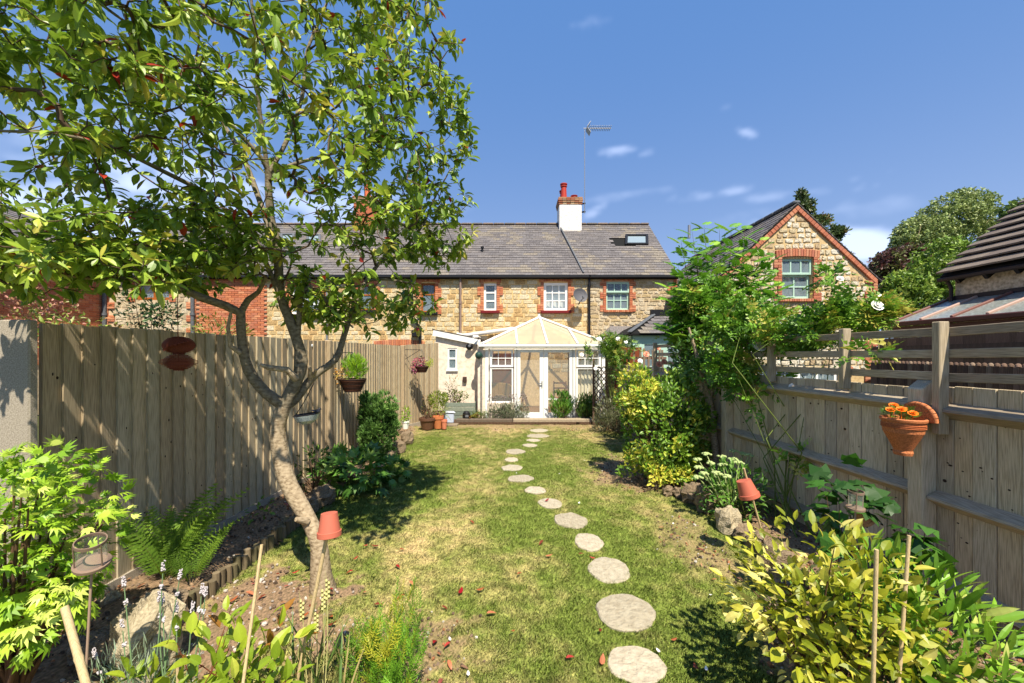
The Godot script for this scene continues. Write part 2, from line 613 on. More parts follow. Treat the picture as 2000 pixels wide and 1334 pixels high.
func rock(size: Vector3, sd: int, rough := 0.35) -> MB:
	var m := MB.new()
	var nz := FastNoiseLite.new()
	nz.seed = sd; nz.frequency = 0.9; nz.fractal_octaves = 3
	var rings := 9
	var sides := 14
	var grid := []
	for i in rings + 1:
		var row := []
		for k in sides:
			var a := PI * i / rings
			var b := TAU * k / sides
			var u := Vector3(sin(a) * cos(b), cos(a), sin(a) * sin(b))
			var cub := u / maxf(absf(u.x), maxf(absf(u.y), absf(u.z)))
			u = u.lerp(cub * 0.8, 0.45)
			row.append(u * size * 0.5 * (1.0 + rough * nz.get_noise_3dv(u * 1.7) + 0.3 * rough * nz.get_noise_3dv(u * 5.0)))
		grid.append(row)
	for i in rings:
		for k in sides:
			var e := (k + 1) % sides
			if i > 0: m.tri(grid[i][k], grid[i][e], grid[i + 1][e])
			if i < rings - 1: m.tri(grid[i][k], grid[i + 1][e], grid[i + 1][k])
	return m

func moved(m: MB, where: Vector3, turn := 0.0) -> MB:
	var o := MB.new()
	o.put(m, Transform3D(Basis(Vector3.UP, turn), where))
	return o

# ------------------------------------------------------------------ building kit
func fx(px: float, z: float) -> float: return (px - 1000.0) * z / F
func fy(py: float, z: float) -> float: return EYE + (HOR - py) * z / F

# a wall that faces the lawn, at depth z: cut in level strips between the heights, with holes (Rect2 in x, y)
func wall_strips(levels: Array, xl: Callable, xr: Callable, holes: Array, z: float, deep: float) -> MB:
	var m := MB.new()
	var ys := levels.duplicate()
	for h in holes:
		ys.append(h.position.y); ys.append(h.end.y)
	ys.sort()
	for i in range(ys.size() - 1):
		var y0: float = ys[i]
		var y1: float = ys[i + 1]
		if y1 - y0 < 0.001 or y0 < levels[0] - 0.001 or y1 > levels[-1] + 0.001: continue
		var cuts := []
		for h in holes:
			if h.position.y < y1 - 0.001 and h.end.y > y0 + 0.001: cuts.append([h.position.x, h.end.x])
		cuts.sort_custom(func(a, b): return a[0] < b[0])
		var a0: float = xl.call(y0)
		var a1: float = xl.call(y1)
		for c in cuts + [[null, null]]:
			var b0: float = xr.call(y0) if c[0] == null else c[0]
			var b1: float = xr.call(y1) if c[0] == null else c[0]
			m.quad(Vector3(a0, y0, -z), Vector3(b0, y0, -z), Vector3(b1, y1, -z), Vector3(a1, y1, -z))
			m.quad(Vector3(b0, y0, -z - deep), Vector3(a0, y0, -z - deep), Vector3(a1, y1, -z - deep), Vector3(b1, y1, -z - deep))
			if c[0] != null:
				a0 = c[1]; a1 = c[1]
	for h in holes:
		var p: Vector2 = h.position
		var e: Vector2 = h.end
		var b := -z - deep
		m.quad(Vector3(p.x, p.y, -z), Vector3(p.x, p.y, b), Vector3(p.x, e.y, b), Vector3(p.x, e.y, -z))
		m.quad(Vector3(e.x, p.y, b), Vector3(e.x, p.y, -z), Vector3(e.x, e.y, -z), Vector3(e.x, e.y, b))
		m.quad(Vector3(p.x, p.y, b), Vector3(p.x, p.y, -z), Vector3(e.x, p.y, -z), Vector3(e.x, p.y, b))
		m.quad(Vector3(p.x, e.y, -z), Vector3(p.x, e.y, b), Vector3(e.x, e.y, b), Vector3(e.x, e.y, -z))
	return m

func stone_shape(sd: int, rough: float) -> ArrayMesh:      # a dressed or rubble stone one metre across, its face towards +z
	var m := MB.new()
	var r := RandomNumberGenerator.new()
	r.seed = sd
	var ring := []
	for k in 12:
		var a := TAU * (k + 0.5) / 12
		var u := Vector2(cos(a), sin(a))
		u = u / maxf(absf(u.x), absf(u.y))
		u = u * 0.5 * (0.97 - rough * r.randf() * (0.35 if absf(absf(u.x) - absf(u.y)) > 0.3 else 0.55))
		ring.append(u)
	var top := r.randf_range(0.33, 0.44)
	var o := Vector3(r.randf_range(-0.15, 0.15), r.randf_range(-0.15, 0.15), top)
	for k in 12:
		var a: Vector2 = ring[k]
		var b: Vector2 = ring[(k + 1) % 12]
		var f := 0.92 - rough * 0.1
		var za := 0.3 + 0.1 * sin(k * 1.7 + sd)
		var zb := 0.3 + 0.1 * sin(((k + 1) % 12) * 1.7 + sd)
		m.quad(Vector3(a.x, a.y, -0.5), Vector3(b.x, b.y, -0.5), Vector3(b.x * f, b.y * f, zb), Vector3(a.x * f, a.y * f, za))
		m.tri(Vector3(a.x * f, a.y * f, za), Vector3(b.x * f, b.y * f, zb), o)
	return m.done()

func lay_stones(box: Rect2, z: float, holes: Array, rows: Vector2, lens: Vector2, tones: int, inside = null, rough := 0.0) -> Array:
	var list := []
	var y := box.position.y
	while y < box.end.y - 0.04:
		var h := minf(rr(rows.x, rows.y), box.end.y - y)
		if box.end.y - y - h < 0.05: h = box.end.y - y
		var x := box.position.x - rr(0, lens.x * 0.5)
		while x < box.end.x - 0.03:
			var w := rr(lens.x, lens.y) if rng.randf() < 0.7 else rr(lens.x, lens.x * 1.4)
			var a := maxf(x, box.position.x)
			var b := minf(x + w, box.end.x)
			x += w
			var spans := [[a, b]]
			for q in holes:
				if q.position.y < y + h * 0.55 and q.end.y > y + h * 0.45:
					var left := []
					for s in spans:
						if s[1] <= q.position.x or s[0] >= q.end.x: left.append(s)
						else:
							if q.position.x - s[0] > 0.05: left.append([s[0], q.position.x])
							if s[1] - q.end.x > 0.05: left.append([q.end.x, s[1]])
					spans = left
			for s in spans:
				var mid := Vector2((s[0] + s[1]) / 2, y + h / 2)
				if inside != null and not inside.call(mid): continue
				var wide: float = s[1] - s[0]
				var dz := rr(0.026, 0.04) * (1.0 + 0.7 * rough)
				var jy := rough * rr(-0.03, 0.03)
				var tall := h * (1.0 + rough * rr(-0.25, 0.15))
				var bs := Basis(Vector3.BACK, rough * rr(-0.12, 0.12)).scaled_local(Vector3(wide - 0.008, tall - 0.008, dz))
				list.append([Transform3D(bs, Vector3(mid.x, mid.y + jy, -z + dz * 0.12)), rng.randi() % 6, mini(tones - 1, int(tones * clampf(0.5 + noise.get_noise_2d(mid.x * 1.3, mid.y * 1.3) * 0.7 + rr(-0.45, 0.45), 0, 0.999))), wide])
		y += h
	return list

func brick(list: Array, mid: Vector3, size: Vector3, b := Basis.IDENTITY) -> void:
	list.append([Transform3D((b * Basis(Vector3.BACK, rr(-0.012, 0.012))).scaled_local(size * Vector3(1, 1, 1)), mid + Vector3(0, 0, rr(-0.003, 0.004))), 0, rng.randi() % 5, maxf(size.x, size.y)])

# toothed brick jambs, a soldier arch above; holes grow by what the bricks cover
func surround(list: Array, holes: Array, o: Rect2, z: float, rows := 3, sill := false) -> void:
	var h := 0.075
	var y := o.position.y - 0.07
	var k := 0
	while y < o.end.y + 0.01:
		var long := (k / rows) % 2 == 0
		for s in [-1.0, 1.0]:
			var edge: float = o.position.x if s < 0 else o.end.x
			if long:
				if k % 2: brick(list, Vector3(edge + s * 0.112, y + h / 2, -z), Vector3(0.215, h - 0.01, 0.09))
				else:
					brick(list, Vector3(edge + s * 0.056, y + h / 2, -z), Vector3(0.103, h - 0.01, 0.09)); brick(list, Vector3(edge + s * 0.168, y + h / 2, -z), Vector3(0.103, h - 0.01, 0.09))
			else:
				brick(list, Vector3(edge + s * 0.056, y + h / 2, -z), Vector3(0.103, h - 0.01, 0.09))
		y += h; k += 1
	var n := int((o.size.x + 0.36) / 0.075)
	for i in n:
		var u := (i + 0.5) / n * 2 - 1
		var x := o.get_center().x + u * (o.size.x + 0.34) / 2
		brick(list, Vector3(x, o.end.y + 0.105 + 0.05 * (1 - u * u), -z + 0.004), Vector3(0.064, 0.2, 0.09), Basis(Vector3.BACK, -u * 0.1))
	if sill:
		for i in n:
			brick(list, Vector3(o.get_center().x + ((i + 0.5) / n * 2 - 1) * (o.size.x + 0.2) / 2, o.position.y - 0.05, -z + 0.03), Vector3(0.06 * (o.size.x + 0.2) / (o.size.x + 0.34) + 0.006, 0.075, 0.13))
	holes.append(o.grow_individual(0.16, 0.05, 0.16, 0.0))
	holes.append(Rect2(o.position.x - 0.17, o.end.y, o.size.x + 0.34, 0.26))

# a window: frame with its bars as one part, each pane below it
func window(parent: Node3D, o: Rect2, z: float, mat: Material, cols: Array, rows: Array, fw := 0.05, bars := 0.022, behind: Material = null, deep := 0.05, glazing: Material = null) -> MeshInstance3D:
	var m := MB.new()
	var c := Vector3(o.get_center().x, o.get_center().y, -z)
	for s in [-1.0, 1.0]:
		m.box(c + Vector3(s * (o.size.x - fw) / 2, 0, 0), Vector3(fw, o.size.y, deep), Basis.IDENTITY, 0.006)
		m.box(c + Vector3(0, s * (o.size.y - fw) / 2, 0.001), Vector3(o.size.x - 2 * fw + 0.002, fw, deep), Basis.IDENTITY, 0.006)
	var xs := [o.position.x + fw]
	for f in cols: xs.append(o.position.x + o.size.x * f)
	xs.append(o.end.x - fw)
	var ys := [o.position.y + fw]
	for f in rows: ys.append(o.position.y + o.size.y * f)
	ys.append(o.end.y - fw)
	for i in range(1, xs.size() - 1): m.box(Vector3(xs[i], c.y, c.z + 0.002), Vector3(bars, o.size.y - 2 * fw, deep * 0.7))
	for i in range(1, ys.size() - 1): m.box(Vector3(c.x, ys[i], c.z + 0.004), Vector3(o.size.x - 2 * fw, bars, deep * 0.7))
	var w := part(parent, "window", m, mat)
	for i in range(xs.size() - 1):
		for j in range(ys.size() - 1):
			var g := MB.new()
			var a := rr(-0.006, 0.006)
			g.quad(Vector3(xs[i], ys[j], -z + a), Vector3(xs[i + 1], ys[j], -z - a), Vector3(xs[i + 1], ys[j + 1], -z), Vector3(xs[i], ys[j + 1], -z))
			part(w, "pane", g, glazing if glazing else M.window_glass)
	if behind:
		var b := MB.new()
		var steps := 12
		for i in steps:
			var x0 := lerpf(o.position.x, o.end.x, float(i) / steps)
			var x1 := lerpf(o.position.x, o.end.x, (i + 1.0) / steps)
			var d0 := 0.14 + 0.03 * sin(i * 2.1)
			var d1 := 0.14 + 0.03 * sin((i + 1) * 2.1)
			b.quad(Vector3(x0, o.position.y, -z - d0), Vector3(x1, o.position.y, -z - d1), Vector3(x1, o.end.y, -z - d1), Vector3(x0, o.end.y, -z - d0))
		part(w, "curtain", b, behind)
	return w

# slates or tiles on a slope: o is the lower left corner, u along the eave, v from the eave to the ridge
func lay_slates(o: Vector3, u: Vector3, v: Vector3, wide: float, tall: float, tones: int, skip := [], thick := 0.012, lift := 0.02) -> Array:
	var list := []
	var n := u.cross(v).normalized()
	var rows := int(round(v.length() / tall))
	var step := v.length() / rows
	var vd := v.normalized()
	var ud := u.normalized()
	var len := u.length()
	var tilt := Basis(ud, -lift / step * 0.8)
	for i in rows:
		var x := -wide * 0.5 * (i % 2)
		while x < len - 0.01:
			var a := maxf(x, 0.0)
			var b := minf(x + wide, len)
			x += wide
			if b - a < 0.012: continue
			var mid := (a + b) / 2
			var gone := false
			for s in skip:
				if s.has_point(Vector2(mid, (i + 0.5) * step)): gone = true
			if gone: continue
			var bs := (tilt * Basis(ud, vd, n)) * Basis(Vector3.BACK, rr(-0.01, 0.01))
			var p := o + ud * mid + vd * (i * step + step * 0.5) + n * (thick * 0.5 + lift * 0.5 + rr(-0.003, 0.003))
			var q := p * 1.0
			var tone := int(tones * clampf(0.45 + noise_b.get_noise_2d(mid * 0.9 + o.x * 3.0, i * step * 0.9) * 0.75 + rr(-0.42, 0.42), 0, 0.999))
			list.append([Transform3D(bs.scaled_local(Vector3(b - a - 0.004, step * 1.25, thick)), q), 0, tone, b - a])
	return list

func unit_box(cut := 0.0) -> ArrayMesh:
	var m := MB.new()
	m.box(Vector3.ZERO, Vector3.ONE, Basis.IDENTITY, cut)
	return m.done()

func _ready() -> void:
	rng.seed = 7
	noise.seed = 11; noise.frequency = 0.5; noise.fractal_octaves = 2
	noise_b.seed = 5; noise_b.frequency = 0.6; noise_b.fractal_octaves = 2
	var cam := Camera3D.new()
	cam.name = "camera"
	cam.position = Vector3(0, EYE, 0)
	cam.projection = Camera3D.PROJECTION_FRUSTUM
	cam.near = 0.05; cam.far = 500.0
	cam.size = 0.05 * 1334.0 / F
	cam.frustum_offset = Vector2(0, 0.05 * (HOR - 667.0) / F)
	add_child(cam)
	cam.current = true
	var env := Environment.new()
	var sky := Sky.new()
	var sm := ProceduralSkyMaterial.new()
	sm.sky_top_color = Color(0.215, 0.33, 0.49)
	sm.sky_horizon_color = Color(0.455, 0.51, 0.60)
	sm.sky_curve = 0.18
	sm.ground_horizon_color = Color(0.45, 0.45, 0.42)
	sm.ground_bottom_color = Color(0.25, 0.24, 0.2)
	sm.sky_cover = cloud_cover()
	sm.sky_cover_modulate = Color(1, 1, 1)
	sm.sky_energy_multiplier = 1.15
	sky.sky_material = sm
	env.background_mode = Environment.BG_SKY
	env.sky = sky
	env.tonemap_mode = Environment.TONE_MAPPER_LINEAR
	env.tonemap_exposure = 2.35
	env.sdfgi_enabled = true; env.ssao_enabled = true; env.ssil_enabled = true
	var we := WorldEnvironment.new()
	we.name = "environment"
	we.environment = env
	add_child(we)
	var sun := DirectionalLight3D.new()
	sun.name = "sun"
	sun.light_energy = 1.2
	sun.light_color = Color(1.0, 0.96, 0.88)
	sun.light_angular_distance = 0.5
	sun.shadow_enabled = true
	add_child(sun)
	sun.look_at_from_position(Vector3.ZERO, Vector3(-0.19, -1.0, -0.62), Vector3.UP)
	make_materials()
	make_shapes()
	ground()
	left_fence()
	right_fence()
	cottages()
	gable_house()
	conservatory()
	outhouse()
	neighbours()
	photinia()
	borders()
	lawn_things()
	far_trees()
	garden_plants()
	pots_and_ornaments()

func cloud_cover() -> ImageTexture:
	var w := 1024
	var h := 512
	var im := Image.create(w, h, false, Image.FORMAT_RGBA8)
	var n := FastNoiseLite.new()
	n.seed = 21; n.frequency = 1.6; n.fractal_octaves = 6; n.fractal_gain = 0.62
	# drifts of cloud: direction given by where they stand over the village (x, y of a view along -z), spread, slope and density
	var drift := [[-1.02, 0.37, 0.42, 0.10, 0.0, 0.95], [-0.62, 0.34, 0.32, 0.08, 0.0, 0.7], [-0.8, 0.62, 0.4, 0.08, 0.1, 0.35], [0.885, 0.265, 0.10, 0.045, -0.1, 1.0], [0.80, 0.395, 0.20, 0.014, 0.32, 0.55], [0.92, 0.45, 0.06, 0.014, 0.3, 0.6], [0.255, 0.508, 0.04, 0.009, 0.15, 0.55], [0.33, 0.502, 0.02, 0.006, 0.3, 0.45], [0.59, 0.557, 0.022, 0.008, -0.3, 0.6], [0.21, 0.36, 0.03, 0.009, 0.5, 0.45], [0.44, 0.395, 0.07, 0.009, 0.1, 0.32], [0.55, 0.41, 0.04, 0.008, 0.2, 0.4], [0.70, 0.40, 0.09, 0.009, 0.1, 0.3], [0.30, 0.40, 0.09, 0.009, 0.15, 0.22], [0.19, 0.83, 0.04, 0.01, 0.2, 0.3], [0.54, 0.62, 0.016, 0.005, 0.2, 0.2], [0.8, 0.36, 0.2, 0.02, 0.1, 0.2]]
	for j in h / 2:
		var el := (0.5 - (j + 0.5) / h) * PI
		for i in w:
			var az := (i + 0.5) / w * TAU
			var d := Vector3(sin(az) * cos(el), sin(el), -cos(az) * cos(el))
			var v := 0.5 + 0.5 * n.get_noise_3d(d.x * 3.0, d.y * 8.0, d.z * 3.0)
			var a := 0.0
			if d.z < -0.2:
				var p := Vector2(d.x, d.y) / -d.z
				for c in drift:
					var q := (p - Vector2(c[0], c[1])).rotated(-c[4])
					q = Vector2(q.x / c[2], q.y / c[3])
					var e := q.length_squared()
					if e < 3.0: a = maxf(a, c[5] * clampf((1.0 - e * 0.45) * (0.75 if c[3] < 0.03 else 1.1) + (v - 0.55) * (5.0 if c[3] < 0.03 else 4.6), 0.0, 1.0) * clampf(1.5 - e * 0.5, 0, 1))
			else:  # unseen clouds behind the viewer, added to brighten the open shade
				a = clampf((v - 0.5) * 3.4, 0, 0.9) * clampf(1.35 - el * 1.15, 0, 1) * smoothstep(-0.25, 0.15, d.z)
			if a > 0.004: im.set_pixel(i, j, Color(0.5, 0.5, 0.52, a))
			else: im.set_pixel(i, j, Color(0.66, 0.66, 0.7, 0.0))
	return ImageTexture.create_from_image(im)

func make_shapes() -> void:
	SH.box = unit_box()
	SH.brick = unit_box(0.04)
	SH.stones = []
	SH.rubble = []
	for k in 6:
		SH.stones.append(stone_shape(k, 0.22)); SH.rubble.append(stone_shape(20 + k, 0.4))
	SH.photinia = [leaf(1, 0.43, 0.25, 0.18, 5, 0.58), leaf(1, 0.36, 0.12, 0.3, 5, 0.56), leaf(1, 0.42, 0.35, 0.08, 5, 0.6), leaf(1, 0.40, 0.5, 0.5, 5, 0.55), leaf(1, 0.38, -0.15, 0.45, 5, 0.57, 0.04)]
	SH.leaf = [leaf(1, 0.45, 0.25, 0.2), leaf(1, 0.4, 0.15, 0.35), leaf(1, 0.5, 0.3, 0.1)]
	SH.narrow = [leaf(1, 0.2, 0.2, 0.25), leaf(1, 0.24, 0.15, 0.1)]
	SH.needle = [leaf(1, 0.1, 0.2, 0.1, 3)]
	SH.maple = [palmate(1, 7), palmate(1, 5, 0.36, 2.1), palmate(1, 7, 0.28, 2.8)]

# ------------------------------------------------------------------ ground and fences
func bed_left(z: float) -> float: return -2.28 + 0.16 * smoothstep(4.6, 6.0, z) - 0.12 * smoothstep(6.8, 8.5, z)
func bed_right(z: float) -> float:
	return lerpf(1.42, 2.12, smoothstep(2.2, 3.2, z)) + 0.22 * smoothstep(3.2, 4.4, z) - 0.35 * smoothstep(4.9, 5.8, z) + 0.45 * smoothstep(6.6, 8.6, z)

func earth_at(x: float, z: float) -> float:         # 0 grass .. 1 bare earth
	var n := noise.get_noise_2d(x * 3.1, z * 3.1) * 0.35 + noise_b.get_noise_2d(x * 11.0, z * 11.0) * 0.3
	var a := smoothstep(-0.12, 0.2, bed_left(z) + 0.05 - x + n * 0.3)
	a = maxf(a, smoothstep(-0.1, 0.2, x - bed_right(z) + n * 0.3))
	a = maxf(a, smoothstep(0.75, 0.3, Vector2((x + 1.75) / 1.15, (z - 2.75) / 1.0).length() + n * 1.1))
	a = maxf(a, 0.9 * smoothstep(1.0, 0.45, Vector2((x - 1.75) / 0.75, (z - 6.1) / 1.2).length() + n))
	a = maxf(a, 0.75 * smoothstep(1.0, 0.5, Vector2((x + 0.55) / 0.45, (z - 2.5) / 0.42).length() + n * 1.2))
	a = maxf(a, 0.7 * smoothstep(9.3, 9.9, z + n))
	a = maxf(a, 0.6 * smoothstep(1.0, 0.4, Vector2((x - 1.75) / 0.45, (z - 3.9) / 0.9).length() + n))
	return clampf(a, 0, 1)

func dry_at(x: float, z: float) -> float:           # 0 green .. 1 straw
	var n := noise.get_noise_2d(x * 1.5 + 7.0, z * 1.1) * 0.5 + noise_b.get_noise_2d(x * 6.0, z * 6.0) * 0.4
	var d := 0.28 + n
	d += 0.28 * smoothstep(1.2, 0.3, Vector2((x + 0.5) / 0.9, (z - 3.4) / 1.1).length())
	d += 0.3 * smoothstep(7.0, 9.5, z)
	d -= 0.25 * smoothstep(0.5, 0.15, absf(x - 0.35 - 0.25 * sin(z * 0.9)))
	d -= 0.35 * smoothstep(0.0, 0.8, x - 0.2) * smoothstep(3.4, 2.4, z)
	d -= 0.3 * smoothstep(-0.9, -1.6, x) * smoothstep(3.6, 4.4, z)
	return clampf(d, 0, 1)

func ground() -> void:
	var g := MB.new()
	g.quad(Vector3(-200, -0.03, 60), Vector3(200, -0.03, 60), Vector3(200, -0.03, -260), Vector3(-200, -0.03, -260))
	structure("ground", g, surf(Color(0.33, 0.36, 0.2), 0.95, T.blotch, Vector3(0.4, 0.4, 0.4)))
	var w := 1024
	var im := Image.create(w, w, false, Image.FORMAT_RGB8)
	var fine := FastNoiseLite.new()
	fine.seed = 4; fine.frequency = 0.35; fine.fractal_octaves = 2
	var lo := Vector2(-3.3, 0.6)
	var hi := Vector2(3.5, 11.0)
	for j in w:
		var z := lerpf(lo.y, hi.y, (j + 0.5) / w)
		for i in w:
			var x := lerpf(lo.x, hi.x, (i + 0.5) / w)
			var k := fine.get_noise_2d(i, j)
			var c := Color(0.46, 0.52, 0.21).lerp(Color(0.78, 0.68, 0.48), dry_at(x, z))
			c = c.lerp(Color(0.50, 0.41, 0.32), clampf(earth_at(x, z) + k * 0.25, 0, 1))
			c = c * (1.0 + 0.42 * k)
			im.set_pixel(i, j, c)
	var m := surf(Color.WHITE, 0.95)
	m.albedo_texture = ImageTexture.create_from_image(im)
	var rel := NoiseTexture2D.new()
	var l := MB.new()
	var nx := 68
	var nz := 104
	var hgt := func(x: float, z: float) -> float:
		var e := earth_at(x, z)
		return 0.012 * noise.get_noise_2d(x * 4.0, z * 4.0) + 0.02 * e * noise_b.get_noise_2d(x * 17.0, z * 17.0) + 0.09 * smoothstep(0.0, 0.3, bed_left(z) - x) + 0.07 * smoothstep(0.0, 0.3, x - bed_right(z) - 0.05)
	var grid := []
	for j in nz + 1:
		var row := []
		for i in nx + 1:
			var x := lerpf(lo.x, hi.x, float(i) / nx)
			var z := lerpf(lo.y, hi.y, float(j) / nz)
			row.append(Vector3(x, hgt.call(x, z), -z))
		grid.append(row)
	for j in nz:
		for i in nx:
			l.quad(grid[j][i], grid[j][i + 1], grid[j + 1][i + 1], grid[j + 1][i])
	for k in l.v.size():
		var p := l.v[k]
		l.t[k] = Vector2((p.x - lo.x) / (hi.x - lo.x), (-p.z - lo.y) / (hi.y - lo.y))
		var e := 0.05
		l.n[k] = Vector3(hgt.call(p.x - e, -p.z) - hgt.call(p.x + e, -p.z), 2 * e, hgt.call(p.x, -p.z + e) - hgt.call(p.x, -p.z - e)).normalized()
	structure("lawn", l, m)
	# the sward: short tufts, thinner and yellower where it has dried
	var tuft := MB.new()
	for k in 14:
		var b := Vector3(rr(-0.6, 0.6), 0, rr(-0.6, 0.6))
		var d := Vector3(rr(-0.9, 0.9), 1.0, rr(-0.9, 0.9)).normalized() * rr(0.5, 1.0)
		var s := d.cross(ball_dir()).normalized() * 0.022
		var mid := b + d * 0.55
		var tip := b + Vector3(d.x * 1.25, d.y * 0.95, d.z * 1.25)
		b *= 1.0
		tuft.quad(b - s, b + s, mid + s * 0.8, mid - s * 0.8)
		tuft.tri(mid - s * 0.8, mid + s * 0.8, tip)
	for k in tuft.n.size(): tuft.n[k] = (tuft.n[k] * 0.2 + Vector3.UP).normalized()
	var list := []
	var made := 0
	while made < 150000:
		var z := 1.75 + 8.5 * pow(rng.randf(), 1.9)
		var x := rr(-2.5, 2.6)
		made += 1
		if absf(x) > z * 1.32: continue
		var e := earth_at(x, z)
		if rng.randf() < e * 1.15: continue
		var near_stone := false
		for s in stepping:
			if Vector2((x - s[0]) / (s[2] - 0.012), (z - s[1]) / (s[3] - 0.012)).length() < 1.0: near_stone = true
		if near_stone: continue
		var d := clampf(dry_at(x, z) + rr(-0.28, 0.28), 0, 1)
		var s := rr(0.012, 0.023) * (1.2 - 0.4 * d) * (1.35 if rng.randf() < 0.06 else 1.0) * (1.0 + 0.06 * z)
		var c := Color(0.245, 0.35, 0.045).lerp(Color(0.70, 0.53, 0.28), d) * rr(0.6, 1.3)
		list.append([Transform3D(Basis(Vector3.UP, rr(0, TAU)).scaled_local(Vector3(s * 1.3, s, s * 1.3)), Vector3(x, hgt.call(x, z) - 0.003, -z)), c])
	var gr := scatter(self, "grass", tuft.done(), M.grass_any, list)
	gr.set_meta("label", "short patchy lawn grass, part green and part dried to straw"); gr.set_meta("category", "grass")

func feather_fence(o: Node3D, a: Vector2, b: Vector2, y0: float, y1a: float, y1b: float, pitch: float, mats: Array) -> void:
	var d := (b - a).normalized()
	var dir := Vector3(d.x, 0, -d.y)
	var nrm := Vector3.UP.cross(dir) * -1.0
	if nrm.x < 0: nrm = -nrm
	var n := int(a.distance_to(b) / pitch)
	var knots := MB.new()
	for k in n:
		var m := MB.new()
		var s := k * pitch + rr(-0.004, 0.004)
		var w := pitch + 0.018
		var p := Vector3(a.x, 0, -a.y) + dir * s
		var top := lerpf(y1a, y1b, float(k) / n) + rr(-0.006, 0.006)
		var lean := dir * rr(-0.004, 0.004)
		var base := 0.001 * (k % 3)
		var warp := rr(-0.003, 0.004)
		var q := []
		for y in [y0, (y0 + top) / 2, top]:
			var e: Vector3 = lean * (y - y0) + nrm * (warp if y > y0 and y < top else 0.0)
			q.append([p + e + Vector3.UP * y + nrm * base, p + e + Vector3.UP * y + nrm * 0.026, p + e + dir * w + Vector3.UP * y + nrm * 0.007, p + e + dir * w + Vector3.UP * y + nrm * base])
		for i in 2:
			for e in 4:
				var f := (e + 1) % 4
				m.facing([q[i][e], q[i][f], q[i + 1][f], q[i + 1][e]], p + dir * w / 2 + nrm * 0.008 + Vector3.UP * (y0 + top) / 2)
		m.facing(q[2], p)
		part(o, "board", m, mats[rng.randi() % mats.size()])
		for j in rng.randi_range(2, 5):
			var f := rr(0.2, 0.8)
			knots.ball(p + dir * w * f + nrm * (0.026 - 0.019 * f) + Vector3.UP * rr(0.25, 1.9), Vector3(0.0025, rr(0.005, 0.011), rr(0.004, 0.008)), 8, 5)
	part(o, "knot", knots, surf(Color(0.22, 0.16, 0.11), 0.9)).set_meta("kind", "stuff")

func left_fence() -> void:
	var tones := [Color(0.84, 0.77, 0.64), Color(0.80, 0.72, 0.59), Color(0.87, 0.80, 0.67), Color(0.77, 0.70, 0.58), Color(0.82, 0.77, 0.66), Color(0.75, 0.67, 0.55)]
	var mats := toned(M.upright, tones)
	var at_x := func(z: float) -> float: return -3.09 + 0.0513 * z
	var o := thing("fence", "tall pale vertical board fence running down the left of the lawn", "fence", Vector3(at_x.call(6.0), 0, -6.0))
	feather_fence(o, Vector2(at_x.call(2.5), 2.5), Vector2(at_x.call(9.46), 9.46), 0.15, 2.0, 2.01, 0.1146, mats)
	var m := MB.new()
	m.bar(Vector3(at_x.call(2.5) + 0.012, 0.075, -2.5), Vector3(at_x.call(9.46) + 0.012, 0.075, -9.46), 0.045, 0.15)
	part(o, "gravel_board", m, M.concrete)
	for z in [6.0, 9.44]:
		m = MB.new()
		m.box(Vector3(at_x.call(z) + 0.02, 1.0, -z), Vector3(0.1, 2.04, 0.1), Basis.IDENTITY, 0.012)
		part(o, "post", m, mats[5])
	var z2 := MB.new()
	z2.box(Vector3(-2.985, 1.0, -2.41), Vector3(0.2, 2.02, 0.05), Basis.IDENTITY, 0.008)
	var cp := part(self, "fence_post", z2, M.concrete)
	tagged(cp, "square grey concrete post at the near end of the left fence", "post")
	m = MB.new()
	for k in 4:
		m.box(Vector3(-3.45 - k * 0.25, 0.95, -2.44), Vector3(0.245, 1.9, 0.02))
	o = thing("fence", "pale boards of the left fence that turn towards the shed behind the pots", "fence", Vector3(-2.3, 0, -10.0))
	feather_fence(o, Vector2(-2.61, 9.5), Vector2(-1.98, 10.75), 0.12, 2.03, 2.12, 0.105, mats)
	m = MB.new()
	m.bar(Vector3(-2.59, 0.06, -9.5), Vector3(-1.96, 0.06, -10.75), 0.05, 0.12)
	part(o, "gravel_board", m, M.concrete)

func right_x(z: float) -> float: return 3.174 - 0.0513 * z

